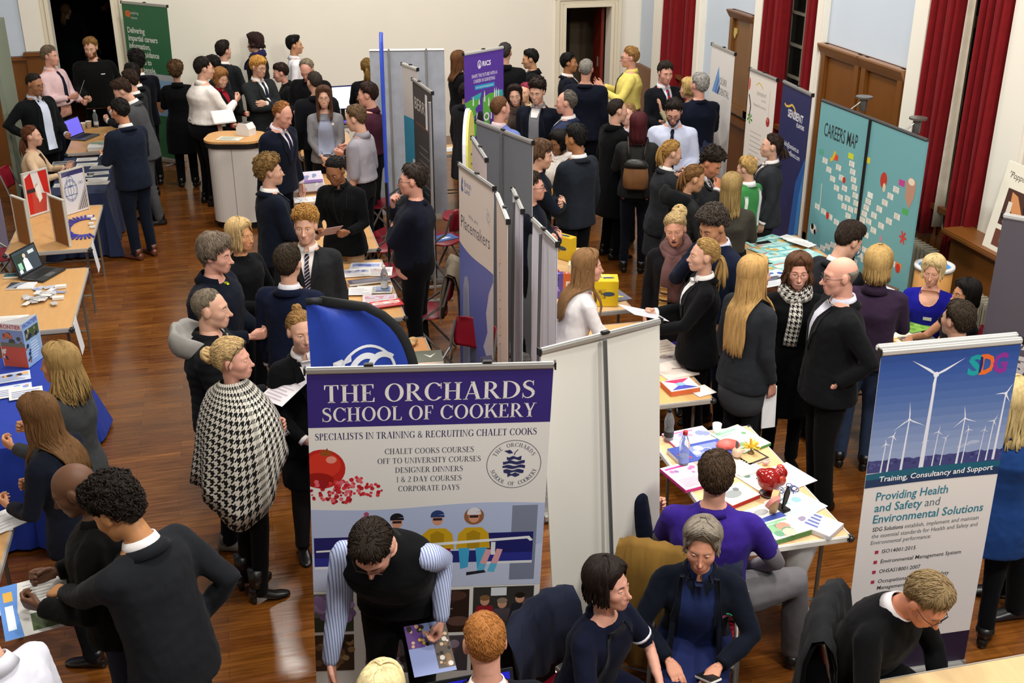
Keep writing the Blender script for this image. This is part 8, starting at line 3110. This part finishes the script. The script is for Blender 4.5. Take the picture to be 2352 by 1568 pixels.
# --- back middle
person('person with long auburn hair in black behind the purple map banner',(1054,117),1.66,60,f,top=('sweater','#17161a'),bottom=('trousers',BLK),hair=('long','#5f3d24',{'len': .26,'front': 55}),arms=('front','front'))
person('person in a dark grey coat mostly hidden behind the purple map banner',(1073,190),1.60,40,top=('coat','#2d2d31'),hair=('short','#231a15'))
person('cropped grey haired person in a black coat, back to us, beside the purple banner',(1160,96),1.82,10,top=('jacket','#17181b'),hair=('crop','#33302d'),skin='fair',fat=1.12)
person('black haired person in a black jacket with an orange hood lining',(1217,114),1.72,268,head=(0,15,0),top=('puffer','#15161a'),hair=('short','#141210'),skin='olive',extra=(('hood','#c8702c')),arms=('front','front'))
person('person with short brown hair in a periwinkle blue jumper facing away',(1150,220),1.80,38,head=(15,6,0),top=('sweater','#6674b0'),shirt='#d8c4c8',hair=('crop','#5c3d26'),skin='pink',fat=1.08,arms=('front','front'))
person('smiling person with dark hair, camel coat and brown scarf, facing us',(1183,196),1.64,188,f,head=(-6,10,6),top=('coat','#8f6a40'),hair=('bob','#231714',{'len': .06,'front': 62,'cap': 'short'}),expr='smile',skin='fair',extra=(('scarf','#3a2d26','knit',.32),),arms=('front','front'))
person('fair child-like face with a pink headband peeping behind the camel coat',(1206,190),1.60,205,f,top=('coat','#cfb88c'),hair=('sleek','#8a2f44'),skin='#d8a888')
person('tousled dark haired person in a navy blazer and grey jumper smiling down left',(1234,184),1.78,200,head=(0,18,0),top=('blazer','#181c29'),shirt='#77777c',tie=None,hair=('curltop','#251a16'),skin='fair',expr='smile',extra=('open','cuff',('panel',[(1.36,-.035,.035),(1.40,-.045,.045),(1.445,-.055,.055)],'#dcd8d6','shirt_front',.012)))
person('grey haired person in a blue blazer with a pale lapel facing left',(1300,207),1.78,280,head=(0,8,0),top=('blazer','#2b3350'),shirt='#dcd8d8',hair=('receding','#5c554e'),skin='pink',arms=('front','front'),fat=1.06)
person('black haired person in a navy blazer in profile by the lobby doorway',(1308,122),1.70,95,head=(0,5,0),top=('blazer','#161b29'),shirt=WH,hair=('short','#12100f'),skin='#a5714c')
person('silver haired person in a navy blazer, back to us, before the lobby doorway',(1347,134),1.80,12,top=('blazer','#161a29'),bottom=('trousers','#131620'),hair=('crop','#7d7870'),skin='pink',fat=1.14)
person('fair haired person in a yellow shirt gesturing to the left by the lobby doorway',(1447,108),1.80,272,head=(-4,8,0),top=('shirt','#d9c86c'),bottom=('trousers','#1a1c26'),hair=('short','#8f6a3c'),skin='pink',glasses=1,tie='#3f4a3a',fat=1.16,arms=('gest','gest'),extra=(('belt',),))
person('dark haired person in a dark suit with a navy and red striped tie, facing us',(1530,142),1.82,158,head=(6,16,0),top=('blazer','#191b22'),bottom=('trousers','#17191f'),shirt='#c8ccd8',tie=('#1a1d38','tietwo'),hair=('short','#2a211b'),skin='pink',arms=('front','frontlow'))
person('person with a short blonde bob waving a hand, behind the navy jumper',(1583,180),1.64,290,f,head=(0,8,0),top=('sweater','#8a8266'),hair=('bob','#b59a62',{'len': .05,'front': 50}),skin='fair',arms=(((.22,.30,1.38),(1,-.2,-1),(.1,.2,1),(0,1,.2),'splay'),'front'))
person('silver haired person in a navy jumper and jeans, back turned, by the white sail banner',(1607,168),1.80,345,head=(-18,4,0),top=('sweater','#141a2b'),bottom=('jeans','#313b50'),hair=('short','#8d8a84'),skin='pink',fat=1.18,arms=('front','front'))
person('bearded person with glasses, pale blue shirt and dark tie looking down',(1549,228),1.80,190,lean=6,head=(0,34,0),top=('shirt','#b9bed4'),bottom=('trousers','#181b26'),hair=('short','#1f1713'),beard='#4a3428',glasses=1,tie='#181c30',skin='pink',fat=1.12,arms=('frontlow','frontlow'),extra=(('belt',),))
person('cropped dark haired person in a long black coat beside the dark red hair',(1420,226),1.78,62,head=(10,8,0),top=('coat','#111113'),bottom=('trousers','#0e0e10'),hair=('crop','#231a15'),skin='fair')
person('fair person in a white top whose face shows beside the dark red hair',(1443,238),1.62,215,f,head=(0,5,0),top=('sweater','#cfcbd6'),hair=('sleek','#8a6a48'),skin='#d8a893')
person('person with dark red hair, black leather jacket and a tan rucksack, back to us',(1468,258),1.66,8,f,top=('jacket','#191817','leather'),bottom=('slim','#151824'),hair=('long','#43151a',{'len': .17,'front': 50,'n': 170}),extra=(('backpack',),),arms=('front','front'))
person('person with black hair and a white frilled scarf holding a photo leaflet',(1283,301),1.62,215,f,head=(10,20,0),top=('coat','#15161c'),hair=('bob','#151110',{'len': .06,'front': 52}),skin='#8f5f40',extra=(('scarf','#d6cec8','knit',.42,.04,.06),),arms=('front','front'))
person('tall black haired person in a slate grey blazer, back to us, touching the narrow table',(1322,288),1.78,318,head=(-8,14,0),top=('blazer','#272d36'),bottom=('trousers','#17191c'),shirt='#dcdada',hair=('quiff','#100e0d'),skin='#a5714c',arms=(((.12,.22,.78),(.8,-.4,0),(-.1,.4,-.9),(-1,0,0),'relax'),'down'))
person('wavy brown haired person in a navy school jumper with crossed arms',(1243,326),1.72,88,head=(4,14,0),top=('sweater','#161c2a'),bottom=('trousers','#15161a'),hair=('wavy','#4f3826'),skin='fair',arms=('cross','cross2'),extra=(('badge',.09,1.30,.05,.055,'#c8912a','crest'),))
person('dark haired person in glasses beside the wavy haired one, cut by the grey panel',(1224,396),1.68,95,head=(0,5,0),top=('sweater','#151b28'),hair=('short','#33261d'),glasses=1,skin='pink',arms=('cross','cross2'))
person('person with a fair ponytail in a charcoal blazer holding white papers to her chest',(1545,322),1.66,78,f,lean=5,head=(0,18,0),top=('blazer','#2d2f34'),bottom=('skirt','#34363a','#141418'),shirt='#dedbd8',tie='#1c1f2c',hair=('pony','#94703a',{'len': .2,'at': (0,-.10,.05)}),skin='fair',arms=('front','chin'))
person('person with a brown ponytail in a black hooded jacket looking down right',(1597,379),1.66,72,f,lean=8,head=(12,26,0),top=('jacket','#17191b','leather'),bottom=('trousers','#131316'),hair=('pony','#6a4a28',{'len': .2,'at': (0,-.105,.03)}),skin='olive',arms=('front','front'),extra=(('hood','#1a1c1e'),))
person('dark curly haired person holding a hand to the face, behind the brown ponytail',(1636,343),1.72,125,lean=8,head=(0,38,0),top=('blazer','#26282a'),shirt='#d0ccd0',tie=('#2a2030','tiestripe'),hair=('curltop','#241b16'),skin='#c08060',arms=('front','chin'))
person('person with long fair hair in an olive jumper, back to us',(1682,398),1.66,10,f,top=('sweater','#45423a'),bottom=('trousers','#1a1a1e'),hair=('long','#8f774a',{'len': .22,'front': 55,'n': 180}),skin='fair',fat=1.1,arms=('front','front'))
person('fair haired child in a green and white sports shirt',(1716,360),1.50,318,head=(-8,14,0),top=('sweater','#3a7f45'),bottom=('wide','#cfd4d4'),hair=('short','#a58550'),skin='fair',shirt='#dfe2e0',arms=('front','front'),extra=(('panel',[(1.0,.06,.13),(1.15,.04,.14),(1.3,.05,.14),(1.40,.07,.12)],'#d6dad6','side_panel',.006,True),('panel',[(1.0,-.14,-.12),(1.2,-.15,-.12),(1.36,-.15,-.11)],'#d6dad6','side_panel',.006,True)))
person('dark haired person in a grey suit with hand at her mouth, by the navy banner',(1774,307),1.68,278,f,head=(0,5,0),top=('blazer','#33353a'),bottom=('trousers','#26272c'),shirt='#ddd4d2',hair=('pony','#2c1e19',{'len': .12,'at': (0,-.11,-.01)}),skin='fair',arms=('down','chin'))
# --- middle right
person('person with very long light brown hair, white blouse and maroon skirt, by the yellow boxes',(1352,574),1.64,78,f,lean=14,head=(8,8,0),top=('shirt','#dcd8d8'),bottom=('skirt','#2c1420','#1c1418'),hair=('long','#7d5c3a',{'len': .42,'front': 58,'n': 200}),skin='pink',arms=(((.10,.36,1.02),(.8,-.4,-.4),(-.5,.8,0),(0,0,-1),'relax'),((.10,.36,1.02),(.8,-.4,-.4),(-.5,.8,0),(0,0,-1),'relax')))
person('laughing person with blonde piled up hair and a long striped scarf',(1553,491),1.68,196,f,lean=8,head=(0,10,6),top=('coat','#1b191d'),bottom=('trousers','#131317'),hair=('updo','#b0966a',{'bun': .055,'at': (-.02,-.08,.09)}),skin='#d0967a',expr='open',extra=(('scarf','#6a4a48','cloth',.40,.04,.06),('panel',[(.95,-.11,-.05),(1.1,-.11,-.05),(1.3,-.10,-.05),(1.4,-.09,-.05)],'#6f655f','scarf_edge',.03),('panel',[(1.0,.03,.10),(1.05,.03,.10)],'#c09a58','scarf_stripe',.055),('panel',[(1.08,.03,.10),(1.12,.03,.10)],'#c09a58','scarf_stripe',.055),('panel',[(1.15,.03,.09),(1.19,.03,.09)],'#b08a50','scarf_stripe',.055)))
person('person with a fair ponytail and black suit, smiling left with a folded paper',(1618,548),1.68,268,f,head=(-2,4,0),top=('blazer','#121316'),bottom=('trousers','#101013'),shirt='#e2dedc',hair=('pony','#9c7c4a',{'len': .26,'at': (0,-.11,.0)}),skin='fair',expr='smile',arms=(((.06,.34,1.06),(.7,-.6,-.5),(-.3,.95,0),(-.6,0,.6),'flat'),'front'))
person('curly grey haired person in a navy jumper with hand over the mouth, looking left',(1640,480),1.82,238,lean=6,head=(-4,28,0),top=('sweater','#1a2238'),bottom=('jeans','#1c2436'),shirt='#c8c8d8',hair=('curltop','#433a34'),skin='#b5805f',arms=('down','chin'),fat=1.12)
person('person with waist long strawberry blonde hair in a grey suit, facing right',(1738,588),1.70,55,f,head=(18,6,0),top=('blazer','#2b2e33'),bottom=('trousers','#1a1b1f'),hair=('long','#a5824f',{'len': .52,'front': 52,'n': 220,'cap': 'cap'}),skin='pink',arms=('down','down'),extra=(('tail','#3f4247'),))
person('smiling person in glasses, black coat and houndstooth scarf, facing us',(1838,584),1.68,186,f,head=(2,8,0),top=('coat','#0f1012'),bottom=('slim','#0d0d0f'),hair=('bob','#4f3422',{'len': .09,'front': 48,'wave': .012,'flare': .12}),skin='pink',expr='smile',glasses='thin',arms=('pocket','pocket'),extra=(('scarf','#d2cdc4','hound',.36,.036,.05,1,None,None,False,False),))
person('bald person in glasses and a black jacket facing left, large in the middle right',(1934,587),1.82,268,head=(0,12,0),top=('blazer','#17181b'),bottom=('trousers','#121214'),shirt='#c6c6d2',hair=('horseshoe','#6a625a'),skin='pink',glasses=1,arms=('pocket','pocket'),fat=1.1,stride=.0)
person('person with a blonde bob in a purple cardigan coat and jeans, back to us',(2022,567),1.66,18,f,top=('jacket','#3a2a40'),bottom=('jeans','#2c3850'),hair=('bob','#a98a55',{'len': .10,'front': 40,'n': 180}),arms=('front','front'),fat=1.05)
person('dark haired person in a grey suit looking down at a clipboard by the map display',(1955,514),1.78,60,lean=6,head=(6,32,0),top=('blazer','#2a2c32'),shirt='#dedede',hair=('quiff','#2d221b'),skin='fair',arms=('front','front'))
person('seated person with a pale blonde bob and royal blue top',(2148,589),1.60,206,f,head=(4,14,0),top=('tee','#1a1a86'),bottom=('trousers','#1a1a22'),hair=('bob','#c9b07e',{'len': .05,'front': 46}),skin='#d09a80',seat=.45,arms=('lap','lap'),extra=('scoop',('badge',-.02,1.22,.07,.03,'#cfccc4')))
person('seated person with sleek black hair in a sleeveless black dress',(2222,643),1.58,262,f,head=(0,4,0),top=('dress','#131215'),bottom=('skirt','#131215'),hair=('bob','#13100f',{'len': .08,'front': 60}),skin='#b98260',seat=.45,expr='smile',arms=('lap',((.12,.36,1.22),(.8,-.3,-1),(-.4,.6,-.5),(-.2,.3,-1),'relax')))
person('seated person with short dark hair and dark suit, back turned, above the turbine banner',(2205,692),1.80,338,head=(-4,6,0),top=('blazer','#1b1d21'),shirt='#d8d2d0',hair=('short','#33291f'),skin='fair',seat=.5,arms=('lap','lap'))
# --- front right
person('seated person in a purple jumper and grey trousers at the lit book table',(1648,1040),1.80,12,lean=4,head=(-4,4,0),top=('tee','#33207a'),bottom=('wide','#5f5d60'),hair=('short','#3a2a1c'),skin='pink',seat=.45,fat=1.12,arms=('lap',((.20,.24,.98),(1,-.4,-.2),(-.2,.8,-.6),(-.6,0,-.6),'relax')),extra=(('sleeves','#77727a','cloth',.12,.9,.55),),legs=(.6,.05,62))
person('seated grey haired person in a navy nurse tunic and open navy coat, facing us',(1616,1203),1.68,190,f,lean=15,head=(2,12,0),top=('jacket','#151a28'),bottom=('skirt','#1c2550'),shirt='#1e2b55',hair=('bob','#7b7266',{'len': .03,'front': 62,'n': 130,'cap': 'quiff'}),skin='#c58a70',seat=.45,arms=(((.12,.34,1.16),(.9,-.5,-.2),(-.45,.8,-.1),(-.1,0,-1),'relax'),((.12,.34,1.16),(.9,-.5,-.2),(-.45,.8,-.1),(-.1,0,-1),'relax')),extra=('open','wide','cuff',('badge',-.145,1.26,.045,.012,'#b83a78','chest_logo'),('badge',-.16,1.278,.03,.012,'#2f9a6a','chest_logo'),('badge',-.148,1.245,.03,.005,'#d8d4dc','chest_logo')))
person('seated dark haired person in a navy tunic with white sleeve trim, looking right',(1400,1290),1.66,128,f,lean=12,head=(-6,2,0),top=('tunic','#161a30'),bottom=('skirt','#141830'),hair=('bob','#1f1613',{'len': .07,'front': 56,'n': 170}),skin='pink',seat=.45,arms=(((.12,.34,1.12),(.9,-.5,-.2),(-.45,.8,-.1),(-.1,0,-1),'relax'),((.12,.34,1.12),(.9,-.5,-.2),(-.45,.8,-.1),(-.1,0,-1),'relax')),extra=(('armband','#d8d6dc'),('panel',[(.9,-.12,.12),(1.1,-.12,.12),(1.28,-.12,.12),(1.36,-.10,.10),(1.42,-.07,.07)],'#0f1328','gilet_front',.012),('badge',-.085,1.31,.035,.014,'#3aa070','chest_logo')))
person('grey blond person in glasses and a black jumper leaning over the table, bottom right',(2138,1324),1.78,138,lean=30,head=(6,46,0),top=('sweater','#111114'),bottom=('trousers','#131317'),shirt='#d8d4d6',hair=('short','#7f6a4a'),skin='#c88468',glasses=1,seat=.45,arms=('table','table'),fat=1.12)
person('person with blonde hair in a bright blue raincoat behind the turbine banner',(2334,868),1.66,20,f,top=('parka','#1c3a70'),bottom=('slim','#121318'),hair=('long','#b5a070',{'len': .22,'front': 55}),fat=1.1,arms=('front','front'))
person('person in black trousers and shiny shoes cut off by the right edge',(2436,762),1.80,275,top=('blazer','#141519'),bottom=('trousers','#101114'),shirt='#d8d8d8',hair=('short','#2a2018'),shoe='#15151a')
person('seated person in navy clasping hands behind the plain white banner',(1452,972),1.66,66,lean=10,head=(0,14,0),top=('sweater','#161c30'),bottom=('trousers','#15181f'),hair=('short','#2e2118'),skin='pink',seat=.45,arms=('front','front'))
build_people()
# ------------------------------------------------------------------ chairs under the seated people, and what people hold
def P_of(start):
 for P in PEOPLE:
  if P['label'].startswith(start):
   return P
 raise KeyError(start)
def chair_for(start,label,back=.06):
 P=P_of(start)
 th=P['th']
 d=Vector((math.sin(th),math.cos(th),0))
 q=P['loc']-d*back
 return chair(label,q.x,q.y,P['face'])
c1=chair_for('seated person in a beige','crimson chair of the seated beige jumper, far left')
chair_for('seated person with a pale','crimson chair beneath the royal blue top')
chair_for('seated person with sleek','crimson chair beneath the black sleeveless dress')
chair_for('seated person with short dark','crimson chair beneath the dark suit above the turbine banner')
c2=chair_for('seated person in a purple','crimson chair beneath the purple jumper')
c3=chair_for('seated grey haired','crimson chair beneath the grey haired nurse')
c4=chair_for('seated dark haired','crimson chair beneath the navy tunic with white trim')
c5=chair('crimson chair of the person writing at the bottom right',2.76,3.92,112)
chair_for('seated person in navy clasping','crimson chair behind the plain white banner',-.06)
chair_for('pale blonde head','crimson chair beneath the pale blonde head, bottom edge')
chair_for('ginger haired person with a white','crimson chair beneath the ginger haired suit, bottom edge')
cm_=at(1562,1272,.86)
cm=chair('crimson chair under the mustard coat, left of the grey haired nurse',cm_.x,cm_.y+.24,20)
coat_over('mustard tan coat with tartan lining hung over a chair left of the grey haired nurse',cm,'#745622',drop=.62,lift=.04,width=.19)
coat_over('navy padded jacket hung over the grey haired nurse chair',c3,'#1d2336','jacket',.55,'cloth',-.01,.225)
coat_over('navy jacket hung over the chair of the white trimmed tunic',c4,'#161b2e','jacket',.55,'cloth',.02,.26)
coat_over('black coat draped over the chair of the man writing',c5,'#121316','coat',.6,'cloth',.0,.27)
def held(start,i,label,w,l,base,draw=None,off=(0,0,0),pitch=-50,rz=0,name='leaflet',cat='leaflet',th=.002,fold=0.0):
 """something held in hand i of a person; pitch tips the sheet from level"""
 P=P_of(start)
 h=P['hands'][i]
 Rz=Matrix.Rotation(-P['th'],3,'Z')
 w0=P['loc']+Rz @ ((Vector(h)+Vector(off))*P['sc'])
 o=flat_item(label,w0,w,l,0,base,draw,th,name,cat)
 o.rotation_euler=(math.radians(pitch),0,-P['th']+math.radians(rz))
 return o
held('person with tied back black',0,'folded pink leaflet held by the woman in beige trousers',.16,.21,'#c8a8a8',pr_lines('#a87878',5,'#8a3a4a',None,120),(.05,.06,.04),35,40)
held('person with a fair ponytail and black',1,'folded white paper held by the smiling ponytailed woman in black',.22,.32,'#dcdce0',pr_lines('#b0b0b8',9,None,None,121),(-.06,.03,.02),20,25,'paper','paper')
held('person with a fair ponytail in a charcoal',0,'white papers pressed to the charcoal blazer',.21,.30,'#dcdadc',None,(.07,-.07,.05),75,0,'paper','paper')
held('person with black hair and a white frilled',1,'white leaflet with two dark photos held before the white scarf',.16,.24,'#d4cfd4',lambda s: (s.rect(.01,.02,.15,.09,'#3a2a34'),s.speck(.02,.03,.14,.08,['#a89aa8','#6a4a5a','#c8c0c8'],8,.006,.012,5),s.rect(.01,.14,.15,.20,'#4a2c34'),s.speck(.02,.15,.14,.19,['#a88a8a','#7a5a5a'],6,.006,.012,6)),(-.05,.02,.05),70,0)
held('person in a black gilet and blue',0,'blue photo brochure held by the bending person in stripes',.20,.26,'#7f8fc0',lambda s: (s.rect(0,0,s.w,s.h,'#8794c4'),s.rect(.0,.02,.08,.24,'#5a5048'),s.speck(.01,.03,.07,.23,['#2a2420','#c8b090','#d8d0c8','#8a6a4a'],24,.006,.014,3),s.rect(.12,.14,.2,.26,'#5a3a7a'),s.speck(.1,.15,.19,.25,['#d8b04a','#2a2420','#c8a080'],14,.006,.014,4)),(.02,.03,-.04),-25,20,'brochure','brochure')
held('person in a black zip',0,'x',.1,.1,'#fff') if False else None
held('grey haired person in a pink',1,'white papers held up by the person in the pink shirt',.20,.28,'#d6d4d8',None,(.0,.05,.05),65,30,'paper','paper')
held('person with waist long',1,'rolled white paper hanging from the hand of the strawberry blonde',.10,.30,'#d9d9dc',None,(.0,.0,-.10),85,70,'paper','paper',.012)
held('blonde person wrapped',1,'open white booklet held in front of the houndstooth poncho',.2,.24,'#d6d2d6',pr_lines('#b8a8b0',7,None,None,125),(.02,.12,.14),20,15,'booklet','booklet')
held('dark haired person in a grey suit looking',1,'clipboard with white paper by the map display',.23,.32,'#4a3424',lambda s: s.rect(.015,.03,s.w-.015,s.h-.015,'#d8dce2'),(-.1,.06,0),15,0,'clipboard','clipboard',.006)
held('person with a blonde bob in a black top',1,'small silver badge held by the blonde bob in black',.05,.05,'#b8b8b4',None,(0,.0,.02),50,0,'badge','badge',.012)
held('dark haired person in a charcoal suit',1,'dark phone held by the charcoal suit at the back wall',.08,.15,'#1d2a48',None,(0,0,.01),30,0,'phone','phone',.01)
held('seated grey haired',1,'black phone in the hand of the grey haired nurse',.07,.13,'#15161a',None,(-.02,.0,.03),25,40,'phone','phone',.01) if False else held('seated grey haired',0,'black phone in the hand of the grey haired nurse',.06,.12,'#15161a',None,(.0,.01,.03),20,40,'phone','phone',.012)
o=held('person with dark curls in a charcoal suit reaching',0,'open newspaper with a blue cover held at the lower left',.30,.38,'#cfcdc8',lambda s: (s.poly([(0,0),(.09,0),(.07,.2),(.08,.38),(0,.38)],'#5a8ad0'),s.rect(.02,.05,.06,.12,'#d8a84a'),s.rect(.02,.15,.055,.32,'#dfe8f4'),s.rect(.12,.24,.28,.36,'#4a5a34'),s.lines(.11,.29,.03,.022,9,.007,'#a8a8a8',9)),(-.04,.08,-.07),6,-35,'newspaper','newspaper')
# cream bag carried in the middle left
P=P_of('person with a blonde bob in a black top')
Rz=Matrix.Rotation(-P['th'],3,'Z')
q=at(560,735,1.0)
m=MB()
V,Fs=rings([(0,0,z,w,d) for z,w,d in ((-.16,.10,.05),(-.12,.12,.07),(.0,.11,.07),(.10,.10,.06),(.16,.08,.05))],18,2.4)
m.add(V,Fs)
o=m.build('cream_jacket',mat('#cfc6ba',.85,'cloth'),None,True)
h=P['loc']+Rz @ (Vector(P['hands'][0])*P['sc'])
o.location=(h.x,h.y-.02,h.z-.14)
o.rotation_euler=(.15,.1,.4)
tag(o,'cream jacket folded over the arm of the blonde bob in black','jacket')
